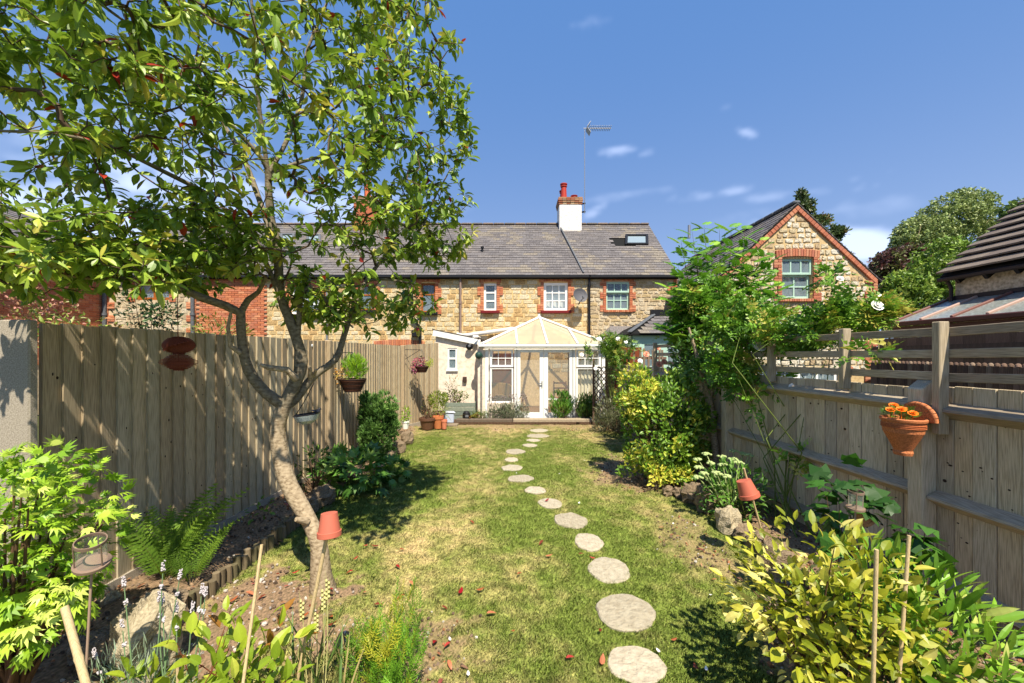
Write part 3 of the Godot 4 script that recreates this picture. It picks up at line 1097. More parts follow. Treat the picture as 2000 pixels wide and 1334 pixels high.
func right_fence() -> void:
	var tones := [Color(0.86, 0.80, 0.69), Color(0.82, 0.75, 0.65), Color(0.90, 0.84, 0.73), Color(0.78, 0.73, 0.65), Color(0.87, 0.79, 0.66), Color(0.76, 0.70, 0.60)]
	var mats := toned(M.upright, tones)
	var rails := toned(M.level, [Color(0.72, 0.66, 0.57), Color(0.78, 0.72, 0.63), Color(0.67, 0.61, 0.53)])
	var o := thing("fence", "weathered knotty board fence with rails and trellis along the right border", "fence", Vector3(right_x(5.0), 0, -5.0))
	var z := 1.55
	var knots := MB.new()
	while z < 9.8:
		var w := rr(0.105, 0.13)
		var m := MB.new()
		var a := Vector3(right_x(z + 0.003), 0.03, -z - 0.003)
		var b := Vector3(right_x(z + w - 0.003), 0.03, -z - w + 0.003)
		var d := rr(-0.004, 0.004)
		var top := 1.56 + rr(-0.004, 0.004) + (0.02 if z < 2.9 else 0.0)
		var mid := (a + b) / 2 + Vector3(0.012 + d, (top - 0.03) / 2, 0)
		m.box(mid, Vector3(0.022, top - 0.03, w - 0.005), Basis(Vector3.UP, 0.0513), 0.003)
		part(o, "board", m, mats[rng.randi() % 6])
		for k in rng.randi_range(3, 8):
			var s := 0.004 + 0.010 * pow(rng.randf(), 2.0)
			knots.ball(Vector3(mid.x - 0.0105, rr(0.15, top - 0.1), mid.z + rr(-0.4, 0.4) * w), Vector3(0.003, s * rr(0.6, 1.0), s * rr(0.9, 1.6)), 9, 5)
		z += w
	var kn := part(o, "knot", knots, surf(Color(0.25, 0.18, 0.13), 0.9))
	kn.set_meta("kind", "stuff")
	var spans := [[1.55, 2.84], [2.97, 5.25], [5.35, 7.6], [7.7, 9.8]]
	for s in spans:
		for y in [1.43, 0.80, 0.22]:
			var m := MB.new()
			var yy: float = y + (0.0 if s[0] > 2 else -0.02)
			var sag := rr(-0.015, 0.015)
			var p := Vector3(right_x(s[0]) - 0.036, yy, -s[0])
			var q := Vector3(right_x(s[1]) - 0.036, yy + sag, -s[1])
			var dz := (q - p).normalized()
			var x := Vector3(-1, 0, 0)
			var tri0 := []
			for e in [p, q]:
				tri0.append([e + Vector3(0.036, 0.052, 0), e + Vector3(-0.042, 0.012, 0), e + Vector3(-0.046, -0.006, 0), e + Vector3(0.036, -0.062, 0)])
			for k in 4:
				var k2 := (k + 1) % 4
				m.facing([tri0[0][k], tri0[0][k2], tri0[1][k2], tri0[1][k]], (p + q) / 2)
			m.facing(tri0[0], q); m.facing(tri0[1], p)
			part(o, "rail", m, rails[rng.randi() % 3])
	for zp in [2.905, 5.3, 7.65]:
		var m := MB.new()
		m.box(Vector3(right_x(zp) - 0.045, 0.8, -zp), Vector3(0.105, 1.6, 0.115), Basis.IDENTITY, 0.008)
		for k in m.v.size():
			if m.v[k].y > 1.5: m.v[k].y += (m.v[k].x - right_x(zp) + 0.045) * 0.8
		part(o, "post", m, mats[2])
	for e in [[2.77, 1.25], [3.52, 1.5], [4.44, 1.5], [5.4, 1.5], [6.5, 1.5], [7.6, 1.5]]:
		var m := MB.new()
		m.box(Vector3(right_x(e[0]) - 0.06, (2.03 + e[1]) / 2, -e[0]), Vector3(0.07, 2.03 - e[1], 0.055), Basis.IDENTITY, 0.005)
		part(o, "trellis_post", m, mats[5])
	for s in [[1.6, 2.76], [2.78, 5.3], [5.3, 7.7]]:
		for y in [1.965, 1.81, 1.65]:
			var m := MB.new()
			m.bar(Vector3(right_x(s[0]) - 0.018, y + rr(-0.01, 0.01) + (0.025 if s[0] < 2 else 0.0), -s[0]), Vector3(right_x(s[1]) - 0.018, y + rr(-0.008, 0.008), -s[1]), 0.02, 0.06, Vector3.UP, 0.003)
			part(o, "trellis_rail", m, rails[rng.randi() % 3])

# where the stepping stones lie: x, depth, half width across, half width along
var stepping := [[0.640, 9.45, 0.22, 0.20], [0.566, 8.83, 0.24, 0.21], [0.451, 8.36, 0.145, 0.14], [0.354, 7.89, 0.147, 0.15], [0.066, 7.39, 0.19, 0.19], [-0.009, 6.82, 0.122, 0.13], [0.0, 6.32, 0.17, 0.18], [0.126, 5.78, 0.185, 0.18], [0.305, 5.28, 0.135, 0.15], [0.457, 4.82, 0.142, 0.16], [0.637, 4.32, 0.183, 0.20], [0.736, 3.83, 0.142, 0.17], [0.806, 3.33, 0.179, 0.195], [0.793, 2.79, 0.202, 0.205], [0.72, 2.315, 0.162, 0.15]]

func beside(p: Vector3) -> String:                # where a fallen leaf lies, told from the stepping stone nearest to it
	var best := 0
	for k in stepping.size():
		if Vector2(stepping[k][0] - p.x, stepping[k][1] + p.z).length() < Vector2(stepping[best][0] - p.x, stepping[best][1] + p.z).length(): best = k
	var d := Vector2(p.x - stepping[best][0], -p.z - stepping[best][1])
	var rank: String = ["nearest", "second nearest", "third nearest", "fourth nearest", "fifth nearest", "sixth nearest", "seventh nearest", "eighth nearest", "ninth nearest", "tenth nearest", "eleventh nearest", "twelfth nearest", "third farthest", "second farthest", "farthest"][14 - best]
	if d.length() < stepping[best][2]: return " fallen on top of the %s stepping stone" % rank
	var far := "just" if d.length() < 0.4 else ("a step" if d.length() < 0.8 else ("a metre" if d.length() < 1.25 else ("well over a metre" if d.length() < 1.8 else "about two metres")))
	var side := ("left" if d.x < 0 else "right") if absf(d.x) > absf(d.y) else ("beyond" if d.y > 0 else "in front")
	if side == "beyond": return " fallen %s beyond the %s stepping stone" % [far, rank]
	return " fallen %s %s of the %s stepping stone" % [far, side, rank]

func lawn_things() -> void:
	var tone := toned(surf(Color.WHITE, 0.93, T.soft, Vector3(2.5, 2.5, 2.5), T.bump, 0.6), [Color(0.70, 0.665, 0.585), Color(0.665, 0.63, 0.55), Color(0.73, 0.69, 0.61)])
	var told := ["round pale concrete stepping stone nearest the conservatory doors", "second stepping stone out from the conservatory, wide and round", "small stepping stone third from the conservatory", "small round stepping stone fourth from the conservatory", "wide stepping stone fifth from the conservatory, first after the path bends left", "small stepping stone sixth from the conservatory", "stepping stone seventh from the conservatory, leftmost of the path", "wide stepping stone eighth from the conservatory, just past the dwarf conifer", "small stepping stone ninth from the conservatory", "small stepping stone with a red leaf fallen on its near side", "large oval stepping stone fifth from the near end", "small ragged stepping stone fourth from the near end", "large stepping stone with a pink leaf on its far edge", "largest stepping stone, second from the near end, with cracked rim", "nearest stepping stone, half in shadow of the yellow shrub"]
	for k in stepping.size():
		var s: Array = stepping[k]
		var m := MB.new()
		var r := RandomNumberGenerator.new()
		r.seed = 40 + k
		var ring := []
		for i in 30:
			var a := TAU * i / 30
			ring.append(1.0 + 0.045 * sin(a * 2 + k) + 0.03 * sin(a * 5 + k * 2.0) + r.randf_range(-0.035, 0.03))
		var c := Vector3(s[0], 0.014, -s[1])
		var lev := [[1.0, -0.03], [1.0, 0.008], [0.96, 0.0165], [0.7, 0.019], [0.4, 0.021], [0.0, 0.02]]
		for i in 30:
			var i2 := (i + 1) % 30
			for q in lev.size() - 1:
				var p := []
				for e in [[i, q], [i2, q], [i2, q + 1], [i, q + 1]]:
					var a: float = TAU * e[0] / 30
					var f: float = lev[e[1]][0] * (ring[e[0]] if e[1] < 4 else 1.0)
					var bump: float = 0.006 * noise.get_noise_2d(cos(a) * f * 6.0 + k * 9.0, sin(a) * f * 6.0) if e[1] > 1 else 0.0
					p.append(c + Vector3(cos(a) * s[2] * f, lev[e[1]][1] - 0.015 + bump, -sin(a) * s[3] * f))
				m.tri(p[0], p[1], p[2])
				if lev[q + 1][0] > 0: m.tri(p[0], p[2], p[3])
		var o := part(self, "stepping_stone", m, tone[k % 3])
		tagged(o, told[k], "stepping stone", "stepping stones across the lawn")
	# fallen leaves and petals
	var shapes := [leaf(1, 0.42, 0.3, 0.35).done(), leaf(1, 0.45, -0.35, -0.2).done()]
	var red := leaf_mats([Color(0.62, 0.07, 0.11), Color(0.72, 0.25, 0.22), Color(0.50, 0.22, 0.13), Color(0.78, 0.48, 0.34), Color(0.66, 0.36, 0.2)])
	var spots := [[918, 1023, 0], [1061, 1062, 2], [1065, 1092, 3], [897, 1168, 0], [862, 1193, 2], [1105, 1297, 1], [1064, 984, 0], [1163, 1097, 1], [690, 1122, 1], [773, 1111, 0], [800, 1143, 3], [650, 1160, 0], [875, 1300, 3], [705, 1305, 2], [545, 1130, 2], [570, 1127, 1], [480, 1165, 3], [640, 1230, 2], [1130, 1090, 2], [718, 1070, 1], [740, 1072, 2], [780, 1080, 0], [690, 1100, 0], [880, 1265, 1], [1005, 1240, 4], [1172, 1245, 2], [1175, 1310, 3], [650, 1215, 4], [790, 1170, 4], [730, 1190, 2], [715, 947, 1], [1400, 1140, 3], [1355, 1305, 2], [1465, 1185, 3], [520, 1170, 2], [445, 1185, 4], [560, 1190, 1], [930, 1160, 4], [846, 1268, 0], [760, 1290, 2], [950, 1208, 3], [1010, 1130, 4], [605, 1190, 2], [585, 1215, 4], [1310, 1260, 4]]
	for s in spots:
		var p := gnd(s[0], s[1])
		var o := MeshInstance3D.new()
		o.name = numbered(self, "fallen_leaf")
		o.mesh = shapes[rng.randi() % 2]
		o.material_override = red[s[2]]
		o.transform = Transform3D(Basis(Vector3.UP, rr(0, TAU)) * Basis(Vector3.RIGHT, -PI / 2 + rr(-0.2, 0.3)).scaled_local(Vector3.ONE * rr(0.045, 0.075)), p + Vector3(0, 0.035, 0))
		add_child(o, true)
		tagged(o, ["crimson leaf", "curled pink leaf", "dry brown leaf", "pale peach leaf", "tan dried leaf"][s[2]] + beside(p), "leaf", "leaves fallen on the lawn")
	var white := leafy(0.6, 0.4)
	white.albedo_color = Color(0.95, 0.93, 0.92)
	for s in [[880, 1260], [915, 1330], [1290, 1283], [1076, 1090], [1283, 1078], [1312, 1105], [1385, 1168], [1462, 1182], [1130, 988], [1200, 899], [1230, 912], [1309, 1027], [1315, 1029], [1010, 928], [1380, 1320], [1091, 929], [1143, 903], [1425, 1163]]:
		var p := gnd(s[0], s[1])
		var o := MeshInstance3D.new()
		o.name = numbered(self, "fallen_petal")
		o.mesh = SH.leaf[rng.randi() % 3].done() if false else shapes[1]
		o.material_override = white
		o.transform = Transform3D(Basis(Vector3.UP, rr(0, TAU)) * Basis(Vector3.RIGHT, -PI / 2 + 0.2).scaled_local(Vector3(0.045, 0.03, 0.03) * rr(0.7, 1.2)), p + Vector3(0, 0.03, 0))
		add_child(o, true)
		tagged(o, "white petal" + beside(p), "petal", "white petals fallen on the lawn")

# ------------------------------------------------------------------ the terrace and the houses round it
const ROW := 13.9

func rect_at(px0: float, py0: float, px1: float, py1: float, z: float) -> Rect2:
	return Rect2(fx(px0, z), fy(py1, z), fx(px1, z) - fx(px0, z), fy(py0, z) - fy(py1, z))

func sill(w: Node3D, o: Rect2, z: float, mat: Material) -> void:
	var m := MB.new()
	m.box(Vector3(o.get_center().x, o.position.y - 0.05, -z + 0.06), Vector3(o.size.x + 0.2, 0.1, 0.16), Basis.IDENTITY, 0.015)
	part(w, "sill", m, mat)

var slate_tones := [Color(0.45, 0.435, 0.445), Color(0.49, 0.475, 0.48), Color(0.47, 0.455, 0.465), Color(0.52, 0.50, 0.50), Color(0.50, 0.485, 0.495), Color(0.48, 0.46, 0.46), Color(0.50, 0.475, 0.46), Color(0.57, 0.54, 0.50)]
var brick_tones := [Color(0.82, 0.50, 0.35), Color(0.86, 0.55, 0.39), Color(0.77, 0.45, 0.32), Color(0.87, 0.60, 0.45), Color(0.79, 0.50, 0.39)]
var cream_tones := [Color(0.84, 0.74, 0.55), Color(0.88, 0.80, 0.63), Color(0.91, 0.85, 0.70), Color(0.93, 0.88, 0.76), Color(0.80, 0.67, 0.47), Color(0.88, 0.82, 0.68)]
var grey_tones := [Color(0.77, 0.70, 0.58), Color(0.83, 0.77, 0.65), Color(0.88, 0.83, 0.73), Color(0.80, 0.71, 0.54), Color(0.73, 0.65, 0.52), Color(0.86, 0.80, 0.69)]

func house_shell(o: Node3D, x0: float, x1: float, holes: Array, mat: Material, z := ROW, eave := 4.6, deep := 6.0, ridge := 7.3) -> MeshInstance3D:
	var m := wall_strips([0.0, eave], func(_y): return x0, func(_y): return x1, holes, z, 0.3)
	for x in [x0 + 0.1, x1 - 0.1]:
		var g := [Vector3(x, 0, -z - 0.31), Vector3(x, eave, -z - 0.31), Vector3(x, ridge - 0.12, -z - deep / 2), Vector3(x, eave, -z - deep), Vector3(x, 0, -z - deep)]
		for s in [-0.098, 0.098]:
			var q := []
			for p in g: q.append(p + Vector3(s, 0, 0))
			m.facing(q, Vector3(x, 1, -z - 2))
	m.box(Vector3((x0 + x1) / 2, eave / 2, -z - deep - 0.1), Vector3(x1 - x0 - 0.01, eave, 0.2))
	m.box(Vector3((x0 + x1) / 2, 2.35, -z - deep / 2 - 0.1), Vector3(x1 - x0 - 0.45, 0.15, deep - 0.5))
	return part(o, "wall", m, mat)

func roof_on(o: Node3D, x0: float, x1: float, skip := [], mats_in = null, tones_in = null, wide := 0.26, tall := 0.175, most := 300, z := ROW - 0.12, eave := 4.55, ridge := 7.25, run := 3.0) -> Node3D:
	var tones: Array = tones_in if tones_in != null else slate_tones
	var m := MB.new()
	var a := Vector3(x0, eave, -z)
	var b := Vector3(x1, eave, -z)
	var c := Vector3(x1, ridge, -z - run)
	var d := Vector3(x0, ridge, -z - run)
	var dn := Vector3(0, -0.14, 0)
	m.quad(a, b, c, d)
	m.quad(a + dn, d + dn, c + dn, b + dn)
	m.quad(a + dn, b + dn, b, a); m.quad(b + dn, c + dn, c, b); m.quad(d + dn, a + dn, a, d)
	var e := Vector3(0, 0, -2 * run)
	m.quad(d, c, b + e, a + e); m.quad(d + dn, a + e + dn, b + e + dn, c + dn)
	var r := part(o, "roof", m, M.dark)
	var list := lay_slates(a, b - a, d - a, wide, tall, tones.size(), skip)
	pieces(r, "slate", "slates", list, [SH.box], mats_in if mats_in != null else toned(M.slate, tones), tones, loose_of(M.slate), most, 0.1)
	var ri := 0
	var x := x0
	var rm := toned(M.slate, [Color(0.5, 0.45, 0.42), Color(0.43, 0.41, 0.40), Color(0.56, 0.49, 0.44)])
	while x < x1 - 0.05:
		var w := minf(0.45, x1 - x)
		var t := MB.new()
		t.bar(Vector3(x + 0.005, ridge + 0.035, -z - run), Vector3(x + w - 0.005, ridge + 0.035, -z - run), 0.2, 0.09, Vector3.UP, 0.03)
		part(r, "ridge_tile", t, rm[ri % 3])
		x += w; ri += 1
	var g := MB.new()
	g.bar(Vector3(x0, eave - 0.07, -z + 0.05), Vector3(x1, eave - 0.07, -z + 0.05), 0.11, 0.09, Vector3.UP, 0.03)
	part(o, "gutter", g, M.black)
	return r

func skylight(o: Node3D, px0: float, py0: float, px1: float, py1: float, mat: Material) -> void:
	# set in the slope of the terrace roof: y runs from 4.55 at 13.78 to 7.25 at 16.78
	var f := func(px: float, py: float) -> Vector3:
		var s := (HOR - py) / F
		var z := (4.55 - EYE - 13.78 * 0.9) / (s - 0.9)
		return at(px, py, z)
	var a: Vector3 = f.call((px0 + px1) / 2, py1)
	var b: Vector3 = f.call((px0 + px1) / 2, py0)
	var w := (px1 - px0) * -a.z / F
	var v := (b - a).normalized()
	var n := Vector3.RIGHT.cross(v)
	var c := (a + b) / 2 + n * 0.045
	var h := a.distance_to(b)
	var m := MB.new()
	var bs := Basis(Vector3.RIGHT, v, n)
	for s in [-1.0, 1.0]:
		m.box(c + Vector3.RIGHT * s * (w / 2 - 0.05), Vector3(0.1, h, 0.1), bs, 0.015)
		m.box(c + v * s * (h / 2 - 0.05) + n * 0.002, Vector3(w - 0.2, 0.1, 0.1), bs, 0.015)
	var r := part(o, "skylight", m, mat)
	m = MB.new()
	m.box(c - n * 0.01, Vector3(w - 0.19, h - 0.19, 0.012), bs)
	part(r, "pane", m, surf(Color(0.50, 0.56, 0.60), 0.12))

func pipe_down(o: Node3D, px: float, y0: float, y1: float, mat: Material, z := ROW, r := 0.04) -> void:
	var m := MB.new()
	var x := fx(px, z)
	m.tube([Vector3(x, y0, -z + 0.09), Vector3(x, y1, -z + 0.09)], [r, r], 10)
	var y := y0 + 0.5
	while y < y1:
		m.tube([Vector3(x, y - 0.04, -z + 0.09), Vector3(x, y + 0.04, -z + 0.09)], [r * 1.35, r * 1.35], 10)
		y += 1.1
	part(o, "downpipe", m, mat)

func quoin(list: Array, holes: Array, x: float, side: float, y0: float, y1: float, z: float) -> void:
	var y := y0
	var k := 0
	while y < y1:
		if (k / 3) % 2 == 0: brick(list, Vector3(x + side * 0.17, y + 0.0375, -z), Vector3(0.33, 0.065, 0.09))
		else: brick(list, Vector3(x + side * 0.06, y + 0.0375, -z), Vector3(0.11, 0.065, 0.09))
		y += 0.075; k += 1
	holes.append(Rect2(minf(x, x + side * 0.28), y0, 0.28, y1 - y0))

func cottages() -> void:
	var bm := toned(M.brick, brick_tones)
	var stone := toned(M.stone, cream_tones)
	var grey := toned(M.stone, grey_tones)
	var slate := toned(M.slate, slate_tones)
	var maroon := surf(Color(0.42, 0.09, 0.10), 0.5)
	var brown := surf(Color(0.58, 0.33, 0.13), 0.5)
	var net := surf(Color(0.80, 0.80, 0.78), 0.9)
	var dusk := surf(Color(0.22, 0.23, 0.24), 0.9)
	var x3 := fx(520, ROW)
	var x2 := fx(805, ROW)
	var x1 := fx(1150, ROW)
	var x0 := fx(1322, ROW)
	# --- middle cottage, warm squared stone
	var o := thing("cottage", "warm stone terraced cottage with maroon sills behind the conservatory", "house", Vector3((x1 + x2) / 2, 0, -ROW), "stone cottages of the terrace")
	var w1 := rect_at(822, 553, 850, 610, ROW)
	var w2 := rect_at(945, 553, 970, 607, ROW)
	var w3 := rect_at(1062, 552, 1109, 607, ROW)
	house_shell(o, x2, x1, [w1, w2, w3], M.mortar)
	var bricks := []
	var skip := []
	for w in [w1, w2, w3]: surround(bricks, skip, w, ROW, 4)
	surround(bricks, skip, rect_at(740, 678, 820, 760, ROW), ROW, 4)
	pieces(o, "brick", "bricks", bricks, [SH.brick], bm, brick_tones, loose_of(M.brick), 300)
	pieces(o, "stone", "stones", lay_stones(Rect2(x2, 1.2, x1 - x2, 3.34), ROW, skip, Vector2(0.12, 0.2), Vector2(0.2, 0.46), 6), SH.stones, stone, cream_tones, loose_of(M.stone), 300)
	window(o, w1, ROW + 0.1, brown, [], [0.62], 0.06, 0.05, dusk); sill(o, w1, ROW, M.black)
	window(o, w2, ROW + 0.06, M.white, [], [0.36, 0.66], 0.075, 0.05, dusk); sill(o, w2, ROW, maroon)
	window(o, w3, ROW + 0.06, M.white, [0.36, 0.64], [0.36, 0.64], 0.09, 0.028, net); sill(o, w3, ROW, maroon)
	var sl := []
	roof_on(o, x2, x1 - 0.3 + 0.3, sl, slate)
	var m := MB.new()
	var ra := Vector3(x1 - 0.2, 4.58, -ROW + 0.1)
	var rb := Vector3(fx(1090, 16.7), 7.3, -16.75)
	m.bar(rb + Vector3(0, 0.06, 0), ra + Vector3(0, 0.06, 0), 0.05, 0.05)
	part(o, "verge_strip", m, M.lead)
	pipe_down(o, 900, 2.0, 4.5, surf(Color(0.52, 0.44, 0.40), 0.6))
	m = MB.new()
	var by := fy(538, ROW)
	m.tube([Vector3(fx(806, ROW), by, -ROW + 0.1), Vector3(fx(806, ROW), fy(622, ROW), -ROW + 0.1), Vector3(fx(822, ROW), fy(640, ROW), -ROW + 0.1), Vector3(fx(822, ROW), 1.6, -ROW + 0.1)], [0.05, 0.05, 0.05, 0.05], 10)
	m.box(Vector3(fx(815, ROW), fy(652, ROW), -ROW + 0.12), Vector3(0.3, 0.22, 0.2), Basis.IDENTITY, 0.02)
	m.tube([Vector3(fx(806, ROW), fy(648, ROW), -ROW + 0.14), Vector3(fx(822, ROW), fy(650, ROW), -ROW + 0.14)], [0.06, 0.06], 10)
	part(o, "soil_pipe", m, M.black)
	m = MB.new()
	m.tube([at(892, 653, ROW - 0.15), at(905, 656, ROW - 0.15), at(1003, 642, ROW - 0.15)], [0.07, 0.075, 0.07], 12)
	part(o, "waste_pipe", m, surf(Color(0.78, 0.77, 0.75), 0.5))
	m = MB.new()
	m.tube([at(942, 484, 15.0), at(942, 512, 15.0)], [0.04, 0.04], 8)
	m.tube([at(942, 482, 15.0), at(942, 485, 15.0)], [0.065, 0.065], 8)
	part(o, "vent_pipe", m, M.black)
	# --- right cottage, paler rubble
	o = thing("cottage", "pale rubble stone end cottage with mint green sash window", "house", Vector3((x0 + x1) / 2, 0, -ROW), "stone cottages of the terrace")
	var w4 := rect_at(1184, 551, 1229, 605, ROW)
	house_shell(o, x1 + 0.002, x0, [w4], M.mortar_grey)
	bricks = []
	skip = []
	surround(bricks, skip, w4, ROW, 3, true)
	quoin(bricks, skip, x0, -1, 3.95, 4.5, ROW)
	pieces(o, "brick", "bricks", bricks, [SH.brick], bm, brick_tones, loose_of(M.brick), 300)
	pieces(o, "stone", "stones", lay_stones(Rect2(x1 + 0.01, 1.6, x0 - x1 - 0.01, 2.94), ROW, skip, Vector2(0.1, 0.17), Vector2(0.16, 0.42), 6, null, 0.25), SH.rubble, grey, grey_tones, loose_of(M.stone), 300)
	var up := Rect2(w4.position.x, w4.position.y + w4.size.y * 0.62, w4.size.x, w4.size.y * 0.38)
	var dn := Rect2(w4.position, Vector2(w4.size.x, w4.size.y * 0.64))
	window(o, dn, ROW + 0.1, M.mint, [0.36, 0.66], [0.55], 0.06, 0.03, dusk)
	window(o, up, ROW + 0.03, M.mint, [0.36, 0.66], [], 0.055, 0.03, null)
	roof_on(o, x1, x0, [Rect2(1.24, 2.05, 0.84, 0.75)], slate)
	skylight(o, 1220, 461, 1266, 480, M.black)
	pipe_down(o, 1150, 1.5, 4.5, M.black)
	pipe_down(o, 1344, 6.3, 6.8, M.zinc, 15.5, 0.05)
	# --- left cottage
	o = thing("cottage", "stone and brick cottage with two roof windows behind the tree", "house", Vector3((x2 + x3) / 2, 0, -ROW), "stone cottages of the terrace")
	var w5 := rect_at(568, 562, 624, 614, ROW)
	var w6 := rect_at(700, 555, 730, 606, ROW)
	house_shell(o, x3, x2 - 0.002, [w5, w6], M.mortar)
	bricks = []
	skip = []
	for w in [w5, w6]: surround(bricks, skip, w, ROW, 4)
	pieces(o, "brick", "bricks", bricks, [SH.brick], bm, brick_tones, loose_of(M.brick), 260)
	pieces(o, "stone", "stones", lay_stones(Rect2(x3, 1.8, x2 - x3 - 0.01, 2.74), ROW, skip, Vector2(0.13, 0.2), Vector2(0.22, 0.46), 6), SH.stones, stone, cream_tones, loose_of(M.stone), 260)
	window(o, w5, ROW + 0.1, M.white, [0.5], [0.4], 0.07, 0.05, dusk); sill(o, w5, ROW, M.black)
	window(o, w6, ROW + 0.1, brown, [], [0.6], 0.07, 0.05, dusk); sill(o, w6, ROW, M.black)
	roof_on(o, x3, x2, [], slate, null, 0.26, 0.175, 260)
	skylight(o, 548, 459, 577, 475, M.lead)
	skylight(o, 599, 460, 628, 475, M.lead)
	pipe_down(o, 641, 1.8, 4.5, M.zinc)
	# --- far left: pale squared stone with brick dressings, then brick
	var x5 := fx(206, ROW)
	o = thing("cottage", "pale squared stone house with orange framed window at far left", "house", Vector3((x5 + x3) / 2, 0, -ROW), "stone cottages of the terrace")
	var w7 := rect_at(264, 520, 332, 586, ROW)
	house_shell(o, x5 - 0.4, x3 - 0.003, [w7], M.mortar_grey)
	bricks = []
	skip = []
	var zz := ROW
	surround(bricks, skip, w7, zz, 4)
	quoin(bricks, skip, x5, 1, 1.6, 4.5, zz)
	quoin(bricks, skip, fx(384, zz), -1, 1.6, 4.5, zz)
	var xb := fx(384, zz)
	var y := 1.6
	var row := 0
	while y < 4.5:
		var x := xb + 0.12 * (row % 2)
		while x < x3 - 0.1:
			brick(bricks, Vector3(x + 0.11, y + 0.0375, -zz), Vector3(0.21, 0.065, 0.08))
			x += 0.225
		y += 0.075; row += 1
	pieces(o, "brick", "bricks", bricks, [SH.brick], bm, brick_tones, loose_of(M.brick), 200)
	pieces(o, "stone", "stones", lay_stones(Rect2(x5, 1.6, xb - x5, 2.94), zz, skip, Vector2(0.15, 0.22), Vector2(0.25, 0.5), 3), SH.stones, grey, grey_tones, loose_of(M.stone), 200)
	window(o, w7, zz + 0.1, brown, [0.5], [], 0.1, 0.08, net)
	roof_on(o, x5 - 0.4, x3, [], slate, null, 0.26, 0.175, 150)
	pipe_down(o, 209, 1.6, 4.5, M.lead, zz, 0.06)
	pipe_down(o, 380, 1.6, 4.5, M.lead, zz, 0.06)
	m = MB.new()
	var p := at(289, 462, zz - 0.1)
	m.facing([at(268, 500, zz - 0.1), at(318, 500, zz - 0.1), at(291, 448, zz - 0.1)], Vector3(0, 3, -30))
	m.facing([at(268, 500, zz - 0.1), at(291, 448, zz - 0.1), at(291, 448, zz - 0.1) + Vector3(0, 0, -2.0)], Vector3(p.x, 3, -16))
	m.facing([at(318, 500, zz - 0.1), at(291, 448, zz - 0.1), at(291, 448, zz - 0.1) + Vector3(0, 0, -2.0)], Vector3(p.x, 3, -16))
	part(o, "dormer", m, surf(Color(0.85, 0.80, 0.70), 0.9, T.blotch, Vector3(2, 2, 2)))
	# chimneys and what is fixed to them
	chimney("chimney_stack", "white painted chimney with red pots on the terrace ridge", 1091, 1137, 448, 400, M.white_trim, true)
	chimney("chimney_stack", "red brick chimney with one orange pot behind the tree", 690, 733, 448, 398, bm[2], false)
	dish()
	# --- brick house running towards us at the far left
	var z0 := 13.88
	var z1 := 6.5
	var xw := -14.2
	o = thing("brick_house", "long red brick house with slate roof at the left edge", "house", Vector3(xw - 2.5, 0, -10.0))
	m = MB.new()
	m.box(Vector3(xw - 2.5, 2.5, -(z0 + z1) / 2), Vector3(5.0, 5.0, z0 - z1))
	part(o, "wall", m, M.mortar_grey)
	bricks = []
	y = 1.5
	row = 0
	while y < 4.95:
		var z := z1 + 2.5 + 0.11 * (row % 2)
		while z < z0 - 0.1:
			brick(bricks, Vector3(xw, y + 0.0375, -z - 0.11), Vector3(0.06, 0.066, 0.215))
			bricks[-1][3] = 0.215
			z += 0.225
		y += 0.075; row += 1
	pieces(o, "brick", "bricks", bricks, [SH.brick], bm, brick_tones, loose_of(M.brick), 60)
	m = MB.new()
	var e0 := Vector3(xw + 0.3, 5.0, -z1)
	var e1 := Vector3(xw + 0.3, 5.0, -z0 + 0.1)
	var t1 := Vector3(xw - 2.5, 6.7, -z0 + 0.1)
	var t0 := Vector3(xw - 2.5, 6.7, -z1)
	m.quad(e0, e1, t1, t0); m.quad(e0 - Vector3(0, 0.1, 0), t0 - Vector3(0, 0.1, 0), t1 - Vector3(0, 0.1, 0), e1 - Vector3(0, 0.1, 0))
	var back := Vector3(-5.6, 0, 0)
	m.quad(t0, t1, e1 + back, e0 + back); m.tri(e0, t0, e0 + back); m.tri(e1, e1 + back, t1)
	var r := part(o, "roof", m, M.dark)
	var list := lay_slates(e0, e1 - e0, t0 - e0, 0.3, 0.2, 8)
	pieces(r, "slate", "slates", list, [SH.box], slate, slate_tones, loose_of(M.slate), 80, 0.1)
	m = MB.new()
	m.bar(e0 + Vector3(0.06, -0.06, 0), e1 + Vector3(0.06, -0.06, 0), 0.12, 0.1, Vector3.UP, 0.03)
	m.bar(e0 + Vector3(-0.1, -0.16, 0), e1 + Vector3(-0.1, -0.16, 0), 0.04, 0.22)
	part(o, "gutter", m, M.black)

